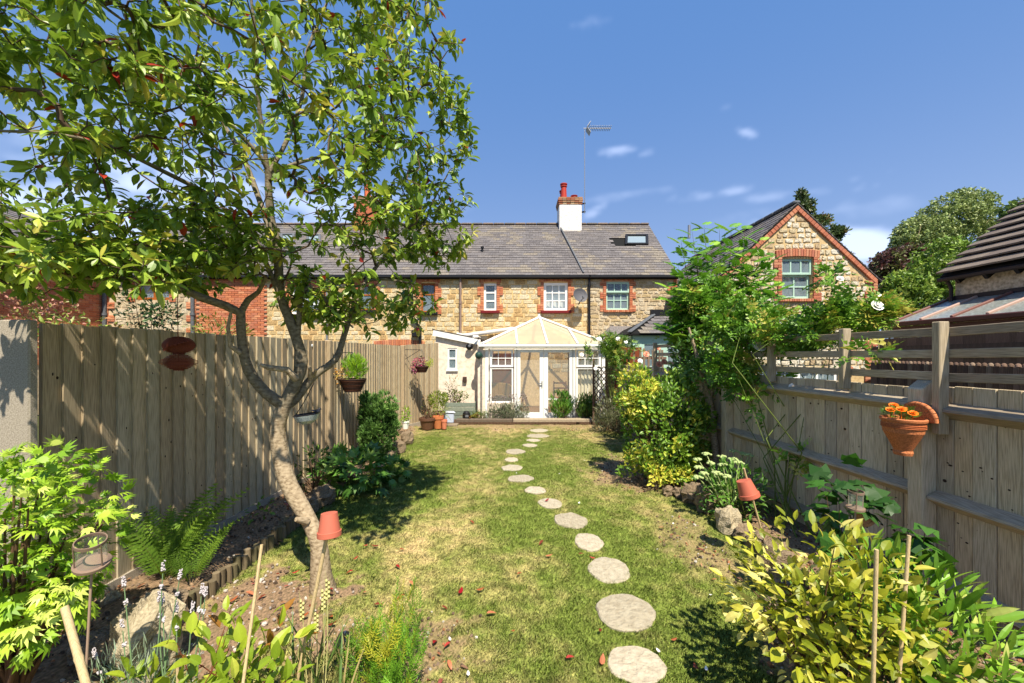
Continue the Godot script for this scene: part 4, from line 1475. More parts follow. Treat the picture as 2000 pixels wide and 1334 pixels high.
func chimney(called: String, label: String, px0: float, px1: float, py0: float, py1: float, mat: Material, tall: bool) -> void:
	var z := 16.4
	var c := Vector3((fx(px0, z) + fx(px1, z)) / 2, 0, -z - 0.35)
	var w := fx(px1, z) - fx(px0, z)
	var y0 := fy(py0, z) - 0.5
	var y1 := fy(py1, z)
	var o := thing(called, label, "chimney", Vector3(c.x, y0, c.z), "chimneys of the terrace")
	var m := MB.new()
	m.box(Vector3(c.x, (y0 + y1) / 2, c.z), Vector3(w * 0.95, y1 - y0, 0.8), Basis.IDENTITY, 0.02)
	part(o, "stack", m, surf(Color(0.93, 0.92, 0.9), 0.85, T.soft, Vector3(1.6, 1.6, 1.6), T.bump, 0.2) if tall else mat)
	var list := []
	for row in 4:
		var g := 0.03 * (row if row < 2 else 2) * (1.0 if row < 3 else 0.4)
		for k in 6:
			brick(list, Vector3(c.x + ((k + 0.5) / 6 - 0.5) * (w + g), y1 + 0.04 + row * 0.075, c.z + 0.36 + g / 2), Vector3((w + g) / 6 - 0.008, 0.066, 0.11))
			brick(list, Vector3(c.x + ((k + 0.5) / 6 - 0.5) * (w + g), y1 + 0.04 + row * 0.075, c.z - 0.36 - g / 2), Vector3((w + g) / 6 - 0.008, 0.066, 0.11))
		for k in 5:
			for s in [-1.0, 1.0]:
				brick(list, Vector3(c.x + s * (w / 2 + g / 2 - 0.055), y1 + 0.04 + row * 0.075, c.z + ((k + 0.5) / 5 - 0.5) * 0.6), Vector3(0.11, 0.066, 0.115))
	pieces(o, "brick", "bricks", list, [SH.brick], toned(M.brick, [Color(0.66, 0.42, 0.32), Color(0.72, 0.55, 0.42), Color(0.78, 0.68, 0.55), Color(0.62, 0.38, 0.28), Color(0.6, 0.5, 0.4)]), [Color(0.66, 0.42, 0.32), Color(0.72, 0.55, 0.42), Color(0.78, 0.68, 0.55), Color(0.62, 0.38, 0.28), Color(0.6, 0.5, 0.4)], loose_of(M.brick), 300)
	m = MB.new()
	m.box(Vector3(c.x, y1 + 0.32, c.z), Vector3(w * 0.8, 0.06, 0.6), Basis.IDENTITY, 0.025)
	m.box(Vector3(c.x, y1 + 0.16, c.z), Vector3(w * 0.75, 0.3, 0.5))
	part(o, "flaunching", m, M.mortar_grey)
	var red := surf(Color(0.66, 0.20, 0.15), 0.6)
	var pots := [[-0.24, 0.1, 0.62], [-0.24, -0.2, 0.45], [0.2, 0.05, 0.14]] if tall else [[0.0, 0.0, 0.75]]
	for p in pots:
		m = MB.new()
		var h: float = p[2]
		m.lathe([Vector2(0.13, 0), Vector2(0.115, h * 0.6), Vector2(0.11, h * 0.78), Vector2(0.14, h * 0.8), Vector2(0.14, h * 0.86), Vector2(0.1, h * 0.87), Vector2(0.1, h * 0.93), Vector2(0.15, h * 0.94), Vector2(0.15, h), Vector2(0.09, h), Vector2(0.09, h - 0.1), Vector2(0, h - 0.1)], 14, Transform3D(Basis.IDENTITY, Vector3(c.x + p[0], y1 + 0.34, c.z + p[1])))
		part(o, "chimney_pot", m, red if tall else surf(Color(0.82, 0.40, 0.26), 0.7))
	if not tall: return
	var ax := fx(1142, z)
	var top := fy(251, z)
	var a := thing("television_aerial", "thin television aerial on a tall pole beside the white chimney", "aerial", Vector3(ax, y1 - 0.5, -z))
	m = MB.new()
	m.tube([Vector3(ax, y1 - 0.35, -z), Vector3(ax, top + 0.02, -z)], [0.017, 0.014], 8)
	part(a, "pole", m, M.zinc)
	m = MB.new()
	for y in [y1 - 0.28, y1 + 0.06]:
		m.bar(Vector3(ax + 0.03, y, -z), Vector3(ax - 0.2, y, -z - 0.1), 0.05, 0.05)
	part(a, "bracket", m, M.black)
	m = MB.new()
	m.bar(Vector3(ax - 0.05, top, -z + 0.02), Vector3(ax + 1.08, top, -z + 0.02), 0.02, 0.02)
	part(a, "boom", m, M.zinc)
	for k in 13:
		m = MB.new()
		var x := ax + 0.2 + k * 0.07
		m.tube([Vector3(x, top, -z + 0.22), Vector3(x, top, -z - 0.18)], [0.012, 0.012], 5)
		m.box(Vector3(x, top, -z + 0.02), Vector3(0.03, 0.05, 0.03))
		part(a, "rod", m, M.zinc)
	for s in [-1.0, 1.0]:
		m = MB.new()
		m.bar(Vector3(ax + 0.08, top + s * 0.02, -z), Vector3(ax + 0.22, top + s * 0.22, -z), 0.34, 0.015)
		part(a, "reflector", m, M.zinc)

func dish() -> void:
	var c := at(1133, 577, ROW - 0.42)
	var o := thing("satellite_dish", "round grey satellite dish on the wall beside the nine pane window", "satellite dish", c)
	var face := Vector3(0.25, 0.3, 1).normalized()
	var y := face
	var x := Vector3.UP.cross(y).normalized()
	var b := Basis(x, y, x.cross(y))
	var m := MB.new()
	var prof := [Vector2(0.0, -0.04), Vector2(0.1, -0.032), Vector2(0.18, -0.012), Vector2(0.245, 0.025), Vector2(0.255, 0.035), Vector2(0.24, 0.03), Vector2(0.17, -0.004), Vector2(0.09, -0.024), Vector2(0, -0.03)]
	m.lathe(prof, 26, Transform3D(b, c))
	part(o, "reflector", m, surf(Color(0.33, 0.33, 0.35), 0.6))
	m = MB.new()
	m.tube([c - face * 0.05, c + Vector3(0.02, -0.22, -0.2), c + Vector3(0.0, -0.25, -0.36)], [0.02, 0.02, 0.02], 8)
	m.tube([c + Vector3(0, -0.22, 0), c + Vector3(0.06, -0.12, 0.28)], [0.012, 0.012], 6)
	part(o, "arm", m, M.black)
	m = MB.new()
	m.box(c + Vector3(0.06, -0.1, 0.29), Vector3(0.06, 0.07, 0.09), b, 0.01)
	part(o, "receiver", m, M.lead)

func gable_house() -> void:
	var z := 10.9
	var xl := fx(1400, z)
	var xr := fx(1712, z)
	var xm := (xl + xr) / 2
	var ye := fy(547, z)
	var ya := fy(402, z)
	var bm := toned(M.brick, [Color(0.80, 0.50, 0.38), Color(0.83, 0.54, 0.41), Color(0.74, 0.45, 0.35), Color(0.84, 0.59, 0.46), Color(0.77, 0.48, 0.39)])
	var pale := [Color(0.88, 0.83, 0.72), Color(0.91, 0.87, 0.79), Color(0.94, 0.92, 0.86), Color(0.86, 0.79, 0.65), Color(0.79, 0.70, 0.57), Color(0.92, 0.88, 0.80)]
	var o := thing("gable_house", "rubble stone house with brick edged gable facing the garden", "house", Vector3(xm, 0, -z))
	var left := func(y: float) -> float: return xl if y <= ye else lerpf(xl, xm, (y - ye) / (ya - ye))
	var right := func(y: float) -> float: return xr if y <= ye else lerpf(xr, xm, (y - ye) / (ya - ye))
	var w1 := rect_at(1526, 505, 1587, 583, z)
	var w2 := rect_at(1480, 655, 1640, 800, z)
	w2.position.y = 0.35
	w2.size.y = fy(655, z) - 0.35
	part(o, "wall", wall_strips([0.0, ye, ya], left, right, [w1, w2], z, 0.3), surf(Color(0.80, 0.70, 0.52), 0.95, T.soft, Vector3(1.5, 1.5, 1.5), T.bump, 0.3))
	var bricks := []
	var skip := []
	surround(bricks, skip, w1, z, 3, true)
	quoin(bricks, skip, xr, -1, 0.6, ye - 0.05, z)
	quoin(bricks, skip, w2.end.x, 1, 0.35, w2.end.y, z)
	var sl := Vector2(xm - xl, ya - ye)
	var n := int(sl.length() / 0.112)
	for s in [-1.0, 1.0]:
		for k in n:
			var t := (k + 0.5) / n
			var p := Vector2(xm + s * (xm - xl) * (1 - t), lerpf(ye, ya, t)) + Vector2(-s * sl.y, -sl.x).normalized() * 0.062
			brick(bricks, Vector3(p.x, p.y, -z + 0.01), Vector3(0.102, 0.11, 0.1), Basis(Vector3.BACK, -s * sl.angle()))
	pieces(o, "brick", "bricks", bricks, [SH.brick], bm, brick_tones, loose_of(M.brick), 300)
	var inside := func(p: Vector2) -> bool:
		return p.x > left.call(p.y + 0.05) + 0.2 * (1.0 if p.y > ye else 0.3) and p.x < right.call(p.y + 0.05) - 0.2 * (1.0 if p.y > ye else 0.3)
	pieces(o, "stone", "stones", lay_stones(Rect2(xl, 1.4, xr - xl, ya - 1.4), z, skip, Vector2(0.11, 0.18), Vector2(0.14, 0.32), 6, inside, 0.5), SH.rubble, toned(M.stone, pale), pale, loose_of(M.stone), 300)
	var up := Rect2(w1.position.x, w1.position.y + w1.size.y * 0.6, w1.size.x, w1.size.y * 0.4)
	var dn := Rect2(w1.position, Vector2(w1.size.x, w1.size.y * 0.62))
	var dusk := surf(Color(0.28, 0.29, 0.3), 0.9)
	window(o, dn, z + 0.14, M.mint, [0.5], [0.5], 0.07, 0.035, dusk)
	window(o, up, z + 0.06, M.mint, [0.33, 0.66], [], 0.06, 0.035, null)
	window(o, Rect2(w2.position.x, w2.position.y, w2.size.x / 2 - 0.003, w2.size.y), z + 0.1, M.white, [0.5], [0.72], 0.09, 0.06, dusk)
	window(o, Rect2(w2.get_center().x + 0.003, w2.position.y, w2.size.x / 2 - 0.003, w2.size.y), z + 0.1, M.white, [0.5], [0.72], 0.09, 0.06, surf(Color(0.75, 0.76, 0.74), 0.9))
	# side wall of brick and the roof that runs back to the terrace
	var m := MB.new()
	m.box(Vector3(xl + 0.15, ye / 2, -z - 0.3 - 1.45), Vector3(0.296, ye, 2.89))
	m.box(Vector3(xr - 0.15, ye / 2, -z - 0.3 - 2.9), Vector3(0.296, ye, 5.79))
	part(o, "side_wall", m, M.mortar)
	var side := []
	var y := 2.0
	var row := 0
	while y < ye - 0.1:
		var q := z + 0.1 + 0.11 * (row % 2)
		while q < z + 3.0:
			brick(side, Vector3(xl, y + 0.0375, -q - 0.1), Vector3(0.06, 0.066, 0.215))
			q += 0.225
		y += 0.075; row += 1
	pieces(o, "side_brick", "bricks", side, [SH.brick], bm, brick_tones, loose_of(M.brick), 120)
	m = MB.new()
	var k := (ya - ye) / (xm - xl)
	var a := Vector3(xl - 0.14, ye - 0.14 * k + 0.05, -z + 0.04)
	var t := Vector3(xm, ya + 0.05, -z + 0.04)
	var b := Vector3(xr + 0.1, ye - 0.1 * k + 0.05, -z + 0.04)
	var back := Vector3(0, 0, -6.1)
	var dnv := Vector3(0, -0.045, 0)
	m.quad(a + back, a, t, t + back); m.quad(t + back, t, b, b + back)
	m.quad(a + dnv, a + back + dnv, t + back + dnv, t + dnv); m.quad(t + dnv, t + back + dnv, b + back + dnv, b + dnv)
	m.quad(a + dnv, t + dnv, t, a); m.quad(t + dnv, b + dnv, b, t)
	m.quad(a + dnv, a, a + back, a + back + dnv)
	var r := part(o, "roof", m, M.dark)
	var tones := slate_tones
	var list := lay_slates(a + back, -back, t - a, 0.27, 0.185, 8)
	pieces(r, "slate", "slates", list, [SH.box], toned(M.slate, tones), tones, loose_of(M.slate), 200, 0.1)
	list = lay_slates(b, back, t - b, 0.27, 0.185, 8)
	pieces(r, "slate", "slates", list, [SH.box], toned(M.slate, tones), tones, loose_of(M.slate), 0, 0.1)
	var q := 0.0
	while q < 6.0:
		m = MB.new()
		m.bar(t + Vector3(0, 0.05, -q - 0.005), t + Vector3(0, 0.05, -q - 0.445), 0.2, 0.09, Vector3.UP, 0.03)
		part(r, "ridge_tile", m, M.lead)
		q += 0.45
	m = MB.new()
	m.bar(a + Vector3(-0.05, -0.06, 0), a + back + Vector3(-0.05, -0.06, 0), 0.11, 0.1, Vector3.UP, 0.03)
	part(o, "gutter", m, M.black)
	# low mint green extension between it and the terrace
	var ze := 11.4
	o = thing("extension", "low mint green extension with hipped slate roof behind the hedge", "building", Vector3(4.4, 0, -ze))
	var x0 := fx(1236, ze)
	var we := rect_at(1254, 668, 1286, 720, ze)
	var we2 := rect_at(1300, 668, 1372, 720, ze)
	part(o, "wall", wall_strips([0.0, 2.42], func(_y): return x0, func(_y): return xl - 0.01, [we, we2], ze, 0.2), M.mint)
	m = MB.new()
	m.box(Vector3(x0 + 0.1, 1.2, -ze - 1.2), Vector3(0.19, 2.4, 1.99))
	part(o, "side_wall", m, M.mint)
	window(o, we, ze + 0.03, M.mint, [], [0.5], 0.07, 0.04, dusk)
	window(o, we2, ze + 0.03, M.mint, [0.33, 0.66], [0.5], 0.07, 0.04, dusk)
	var e0 := Vector3(x0 - 0.15, 2.4, -ze + 0.15)
	var e1 := Vector3(xl, 2.4, -ze + 0.15)
	var r0 := Vector3(x0 + 0.95, 3.0, -ze - 1.0)
	var r1 := Vector3(xl, 3.0, -ze - 1.0)
	var e2 := Vector3(x0 - 0.15, 2.4, -ze - 2.3)
	m = MB.new()
	m.quad(e0, e1, r1, r0); m.tri(e2, e0, r0); m.quad(r0, r1, Vector3(xl, 2.4, -ze - 2.3), e2)
	m.quad(e0 + dnv, e2 + dnv, Vector3(xl, 2.31, -ze - 2.3), e1 + dnv)
	m.quad(e0 + dnv, e1 + dnv, e1, e0); m.quad(e2 + dnv, e0 + dnv, e0, e2)
	r = part(o, "roof", m, M.dark)
	list = lay_slates(e0, e1 - e0, Vector3(e0.x, r0.y, r0.z) - e0, 0.3, 0.2, 8)
	list = list.filter(func(e): return e[0].origin.x > lerpf(e0.x, r0.x, (-e[0].origin.z + e0.z) / 1.15) + 0.12)
	pieces(r, "slate", "slates", list, [SH.box], toned(M.slate, tones), tones, loose_of(M.slate), 120, 0.1)
	m = MB.new()
	m.bar(e0 + Vector3(0, 0.04, 0), r0 + Vector3(0, 0.05, 0), 0.13, 0.06, Vector3.UP, 0.02)
	part(r, "hip_tile", m, M.lead)
	m = MB.new()
	m.bar(r0 + Vector3(-0.1, 0.1, 0), r1 + Vector3(0, 0.1, 0), 0.1, 0.2)
	part(r, "ridge_cap", m, M.black)
	m = MB.new()
	var e4 := Vector3(fx(1165, 12.5), 2.1, -12.2)
	m.quad(e4, Vector3(x0 + 0.6, 2.1, -12.2), Vector3(x0 + 0.6, 2.78, -13.6), Vector3(e4.x + 0.7, 2.78, -13.6))
	m.tri(e4, Vector3(e4.x + 0.7, 2.78, -13.6), Vector3(e4.x, 2.1, -13.6))
	part(o, "lean_to_roof", m, toned(M.slate, slate_tones)[3])

func conservatory() -> void:
	var z := 10.85
	var xl := fx(951, z)
	var xr := fx(1178, z)
	var yt := fy(681, z)
	var o := thing("conservatory", "white framed conservatory with glazed french doors and hipped glass roof", "conservatory", Vector3((xl + xr) / 2, 0, -z))
	var m := MB.new()
	# corner and intermediate posts, head and sill
	var splits := [951, 1007.5, 1120.5, 1178]
	for px in splits:
		m.box(Vector3(fx(px, z), (yt + 0.06) / 2, -z), Vector3(0.09, yt - 0.06, 0.09), Basis.IDENTITY, 0.008)
	m.box(Vector3((xl + xr) / 2, yt + 0.045, -z), Vector3(xr - xl + 0.12, 0.09, 0.11), Basis.IDENTITY, 0.008)
	for x in [xl, xr]:
		for k in 4:
			m.box(Vector3(x, (yt + 0.06) / 2, -z - 0.7 * (k + 1)), Vector3(0.07, yt - 0.06, 0.07))
		m.box(Vector3(x, yt + 0.04, -z - 1.45), Vector3(0.09, 0.085, 2.8))
		m.box(Vector3(x, 0.52, -z - 1.45), Vector3(0.085, 0.08, 2.8))
	part(o, "frame", m, M.white)
	m = MB.new()
	for e in [[xl + 0.02, fx(1007.5, z) - 0.04], [fx(1120.5, z) + 0.04, xr - 0.02]]:
		m.box(Vector3((e[0] + e[1]) / 2, 0.25, -z), Vector3(e[1] - e[0], 0.5, 0.12))
	for x in [xl, xr]: m.box(Vector3(x, 0.24, -z - 1.45), Vector3(0.1, 0.48, 2.7))
	part(o, "dwarf_wall", m, M.render)
	# side lights: six small panes above one large one
	for e in [[957, 1002.5], [1125, 1173]]:
		window(o, rect_at(e[0], 682, e[1], 717, z), z - 0.02, M.white, [0.36, 0.66], [0.5], 0.055, 0.02, null, 0.06, M.glass)
		window(o, rect_at(e[0], 718, e[1], 787, z), z, M.white, [], [], 0.045, 0.02, null, 0.05, M.glass)
	# two doors
	for e in [[1008.5, 1061.6, 1.0], [1062.2, 1119.5, -1.0]]:
		var a := rect_at(e[0], 682, e[1], 800, z)
		a.size.y += a.position.y - 0.05
		a.position.y = 0.05
		var d := MB.new()
		var st := 0.11
		var c := a.get_center()
		for s in [-1.0, 1.0]:
			d.box(Vector3(c.x + s * (a.size.x - st) / 2, c.y, -z + 0.015), Vector3(st, a.size.y, 0.06), Basis.IDENTITY, 0.006)
		d.box(Vector3(c.x, a.end.y - 0.045, -z + 0.016), Vector3(a.size.x - 2 * st + 0.002, 0.09, 0.06), Basis.IDENTITY, 0.006)
		d.box(Vector3(c.x, a.position.y + 0.09, -z + 0.016), Vector3(a.size.x - 2 * st + 0.002, 0.18, 0.06), Basis.IDENTITY, 0.006)
		var dr := part(o, "door", d, M.white)
		var g := MB.new()
		g.quad(Vector3(a.position.x + st, a.position.y + 0.18, -z), Vector3(a.end.x - st, a.position.y + 0.18, -z + 0.004), Vector3(a.end.x - st, a.end.y - 0.09, -z + 0.004), Vector3(a.position.x + st, a.end.y - 0.09, -z))
		part(dr, "pane", g, M.glass)
		if e[2] > 0:
			var h := MB.new()
			h.box(Vector3(a.end.x - 0.045, 1.0, -z + 0.055), Vector3(0.025, 0.2, 0.012), Basis.IDENTITY, 0.004)
			h.bar(Vector3(a.end.x - 0.04, 1.03, -z + 0.09), Vector3(a.end.x - 0.15, 1.03, -z + 0.09), 0.018, 0.022)
			h.bar(Vector3(a.end.x - 0.045, 1.03, -z + 0.05), Vector3(a.end.x - 0.045, 1.03, -z + 0.095), 0.016, 0.016)
			part(dr, "handle", h, M.zinc)
	m = MB.new()
	m.box(Vector3((xl + xr) / 2, 0.025, -z + 0.02), Vector3(xr - xl, 0.05, 0.16))
	part(o, "threshold", m, M.white_trim)
	# hipped roof of cream panels between white bars
	var cr := Vector3(fx(1053, 12.2), fy(621, 12.2), -12.2)
	var ye := yt + 0.12
	var el := Vector3(xl - 0.12, ye, -z + 0.12)
	var er := Vector3(xr + 0.12, ye, -z + 0.12)
	var bl := Vector3(xl - 0.12, ye, -13.85)
	var br := Vector3(xr + 0.12, ye, -13.85)
	var cb := Vector3(cr.x, cr.y, -13.85)
	var cream := glass_mat(Color(0.84, 0.78, 0.64), 0.5)
	cream.roughness = 0.22
	var f := [0.0, 0.278, 0.517, 0.755, 1.0]
	var tops := [el, el.lerp(cr, 0.55), cr + Vector3(0.02, 0, 0), cr.lerp(er, 0.45), er]
	for k in 4:
		var a := el.lerp(er, f[k])
		var b := el.lerp(er, f[k + 1])
		m = MB.new()
		var pts := [a, b]
		if tops[k + 1] != b: pts.append(tops[k + 1])
		if tops[k] != a: pts.append(tops[k])
		m.facing(pts, Vector3(cr.x, 0, -13))
		part(o, "roof_panel", m, cream)
	for s in [[el, bl, cb, cr], [er, br, cb, cr]]:
		for k in 3:
			m = MB.new()
			var p := [s[0].lerp(s[1], k / 3.0), s[0].lerp(s[1], (k + 1) / 3.0), s[3].lerp(s[2], (k + 1) / 3.0), s[3].lerp(s[2], k / 3.0)]
			m.facing(p, Vector3(cr.x, 0, -12.5))
			part(o, "roof_panel", m, cream)
	var lines := [[el, cr, 0.075], [er, cr, 0.075], [cr, cb, 0.08]]
	for k in range(1, 4): lines.append([el.lerp(er, f[k]), tops[k], 0.055])
	for k in range(1, 3):
		lines.append([el.lerp(bl, k / 3.0), cr.lerp(cb, k / 3.0), 0.05]); lines.append([er.lerp(br, k / 3.0), cr.lerp(cb, k / 3.0), 0.05])
	for l in lines:
		m = MB.new()
		m.bar(l[0] + Vector3(0, 0.02, 0.01), l[1] + Vector3(0, 0.025, 0.01), l[2], 0.05, Vector3.UP, 0.01)
		part(o, "glazing_bar", m, M.white)
	m = MB.new()
	m.tube([cr + Vector3(0, 0.02, 0), cr + Vector3(0, 0.09, 0), cr + Vector3(0, 0.13, 0)], [0.05, 0.035, 0.01], 8)
	part(o, "finial", m, M.white)
	m = MB.new()
	m.bar(el + Vector3(-0.05, -0.05, 0.05), er + Vector3(0.05, -0.05, 0.05), 0.11, 0.085, Vector3.UP, 0.025)
	m.bar(el + Vector3(-0.05, -0.052, 0.1), bl + Vector3(-0.05, -0.052, 0), 0.1, 0.08, Vector3.UP, 0.02)
	m.bar(er + Vector3(0.05, -0.052, 0.1), br + Vector3(0.05, -0.052, 0), 0.1, 0.08, Vector3.UP, 0.02)
	part(o, "gutter", m, surf(Color(0.80, 0.80, 0.79), 0.4))
	# inside: floor, back wall with a doorway, curtain and a little furniture
	m = MB.new()
	m.box(Vector3((xl + xr) / 2, 0.02, -12.35), Vector3(xr - xl - 0.1, 0.04, 2.9))
	part(o, "floor", m, surf(Color(0.62, 0.44, 0.27), 0.5, T.wood, Vector3(0.8, 4, 6)))
	m = MB.new()
	var plaster := surf(Color(0.95, 0.84, 0.64), 0.9, T.soft, Vector3(1.5, 1.5, 1.5), T.bump, 0.4)
	m.box(Vector3(fx(1015, 13.7), 1.25, -13.75), Vector3(fx(1062, 13.7) - fx(960, 13.7), 2.4, 0.1))
	m.box(Vector3(fx(1145, 13.7), 1.25, -13.752), Vector3(1.1, 2.4, 0.1))
	part(o, "inner_wall", m, plaster)
	m = MB.new()
	m.box(Vector3(xl + 0.42, 0.95, -13.45), Vector3(0.75, 1.8, 0.45), Basis.IDENTITY, 0.02)
	part(o, "cupboard", m, surf(Color(0.50, 0.25, 0.12), 0.5, T.wood, Vector3(6, 0.6, 6)))
	var bl2 := MB.new()
	for k in 6:
		var x := lerpf(fx(1128, 11.1), fx(1168, 11.1), (k + 0.5) / 6)
		bl2.box(Vector3(x, 1.15, -11.1), Vector3(0.1, 1.75, 0.006), Basis(Vector3.UP, 0.5))
	part(o, "blind", bl2, surf(Color(0.82, 0.78, 0.66), 0.8))
	# a wicker chair seen through the left light, a dining chair through the right door
	var wicker := surf(Color(0.72, 0.56, 0.33), 0.7, T.speck, Vector3(8, 8, 8))
	var c := Vector3(fx(977, 11.9), 0, -11.9)
	var ch := thing("armchair", "rounded wicker armchair inside the conservatory's left window", "chair", c)
	m = MB.new()
	m.ball(c + Vector3(0, 0.42, 0), Vector3(0.32, 0.2, 0.3), 14, 8)
	part(ch, "seat", m, wicker)
	m = MB.new()
	for k in 9:
		var a := PI * (k / 8.0) + PI
		m.box(c + Vector3(cos(a) * 0.34, 0.6 + 0.1 * -sin(a), sin(a) * 0.3), Vector3(0.14, 0.5, 0.05), Basis(Vector3.UP, -a + PI / 2), 0.015)
	part(ch, "backrest", m, wicker)
	c = Vector3(fx(1095, 12.3), 0, -12.3)
	ch = thing("dining_chair", "wooden dining chair inside the conservatory's right hand door", "chair", c)
	var wood := surf(Color(0.45, 0.24, 0.12), 0.5)
	m = MB.new()
	m.box(c + Vector3(0, 0.46, 0), Vector3(0.42, 0.04, 0.4), Basis.IDENTITY, 0.01)
	part(ch, "seat", m, surf(Color(0.7, 0.3, 0.2), 0.9))
	for sx in [-1.0, 1.0]:
		for sz in [-1.0, 1.0]:
			m = MB.new()
			var h := 0.98 if sz < 0 else 0.44
			m.box(c + Vector3(sx * 0.19, h / 2, sz * 0.18), Vector3(0.035, h, 0.035))
			part(ch, "leg", m, wood)
	m = MB.new()
	for y in [0.62, 0.76, 0.92]: m.box(c + Vector3(0, y, -0.18), Vector3(0.35, 0.045, 0.02))
	part(ch, "backrest", m, wood)
	c = Vector3(fx(1078, 11.6), 0, -11.6)
	ch = thing("side_table", "small white side table inside the conservatory door", "table", c)
	m = MB.new()
	m.box(c + Vector3(0, 0.52, 0), Vector3(0.34, 0.03, 0.34), Basis.IDENTITY, 0.008)
	part(ch, "table_top", m, M.white_trim)
	for sx in [-1.0, 1.0]:
		for sz in [-1.0, 1.0]:
			m = MB.new()
			m.box(c + Vector3(sx * 0.14, 0.27, sz * 0.14), Vector3(0.03, 0.5, 0.03))
			part(ch, "leg", m, M.white_trim)

func outhouse() -> void:
	var z := 11.2
	var xl := fx(851, z)
	var xr := fx(934, z)
	var o := thing("outhouse", "cream rendered lean-to outhouse with small white window", "outhouse", Vector3((xl + xr) / 2, 0, -z))
	var yl := fy(652, z)
	var yr := fy(668, z)
	var w := rect_at(874, 680, 892.5, 722, z)
	part(o, "wall", wall_strips([0.0, yr, yl], func(_y): return xl, func(y): return xr if y <= yr else lerpf(xr, xl, (y - yr) / (yl - yr)), [w], z, 0.2), M.render)
	var m := MB.new()
	m.box(Vector3(xl + 0.1, yl / 2 - 0.05, -z - 1.4), Vector3(0.19, yl - 0.1, 2.39))
	m.box(Vector3(xr - 0.1, yr / 2, -z - 1.4), Vector3(0.19, yr, 2.39))
	part(o, "side_wall", m, M.render)
	m = MB.new()
	m.box(Vector3(xr + 0.13, yr / 2, -z + 0.14), Vector3(0.22, yr - 0.02, 0.5))
	part(o, "buttress", m, M.render)
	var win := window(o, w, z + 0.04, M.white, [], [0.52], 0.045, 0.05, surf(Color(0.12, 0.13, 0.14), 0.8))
	m = MB.new()
	m.box(Vector3(w.get_center().x, w.position.y - 0.02, -z + 0.02), Vector3(w.size.x + 0.06, 0.04, 0.06))
	part(win, "sill", m, M.white)
	m = MB.new()
	var a := Vector3(xl - 0.06, yl + 0.02, -z + 0.08)
	var b := Vector3(xr + 0.06, yr - 0.015, -z + 0.08)
	m.bar(a, b, 0.03, 0.15)
	part(o, "fascia", m, M.white_trim)
	m = MB.new()
	m.bar(a + Vector3(-0.02, 0.095, -1.29), b + Vector3(0.03, 0.095, -1.29), 2.6, 0.035)
	part(o, "roof", m, surf(Color(0.36, 0.33, 0.31), 0.9, T.blotch, Vector3(3, 3, 3)))
	m = MB.new()
	m.box(Vector3(fx(908, z), fy(741, z), -z + 0.04), Vector3(0.11, 0.15, 0.08), Basis.IDENTITY, 0.01)
	part(o, "vent", m, surf(Color(0.25, 0.19, 0.16), 0.8))
	var c := at(917, 677, z - 0.1)
	var l := thing("wall_lamp", "round black lamp on the cream outhouse wall", "lamp", c)
	m = MB.new()
	m.lathe([Vector2(0, -0.08), Vector2(0.05, -0.08), Vector2(0.05, -0.02), Vector2(0.09, 0.0), Vector2(0.095, 0.05), Vector2(0.06, 0.07)], 16, Transform3D(Basis(Vector3.RIGHT, PI / 2), c))
	part(l, "housing", m, M.black)
	m = MB.new()
	m.ball(c + Vector3(0, 0, 0.06), Vector3(0.05, 0.05, 0.02), 12, 6)
	part(l, "lens", m, surf(Color(0.35, 0.36, 0.38), 0.2))
	c = at(935, 694, z - 0.5)
	l = thing("wall_lamp", "dark green bulkhead lamp at the corner beside the conservatory", "lamp", c)
	m = MB.new()
	m.ball(c, Vector3(0.1, 0.1, 0.09), 14, 8)
	m.box(c + Vector3(0.06, -0.03, -0.05), Vector3(0.08, 0.06, 0.12))
	part(l, "housing", m, surf(Color(0.13, 0.24, 0.21), 0.5))
	m = MB.new()
	m.tube([at(941, 700, z - 0.52), at(941, 770, z - 0.52), at(941, 810, z - 0.52)], [0.012, 0.012, 0.012], 6)
	tagged(part(self, "cable", m, M.lead), "thin grey cable running down the wall below the green lamp", "cable")
	c = at(933, 657, z - 0.2)
	l = thing("camera", "small white security camera above the outhouse roof", "camera", c)
	m = MB.new()
	m.tube([c, c + Vector3(-0.12, -0.02, 0.1)], [0.035, 0.04], 10)
	part(l, "body", m, M.white)
	m = MB.new()
	m.bar(c, c + Vector3(0.06, -0.02, -0.2), 0.02, 0.02)
	part(l, "bracket", m, M.white_trim)

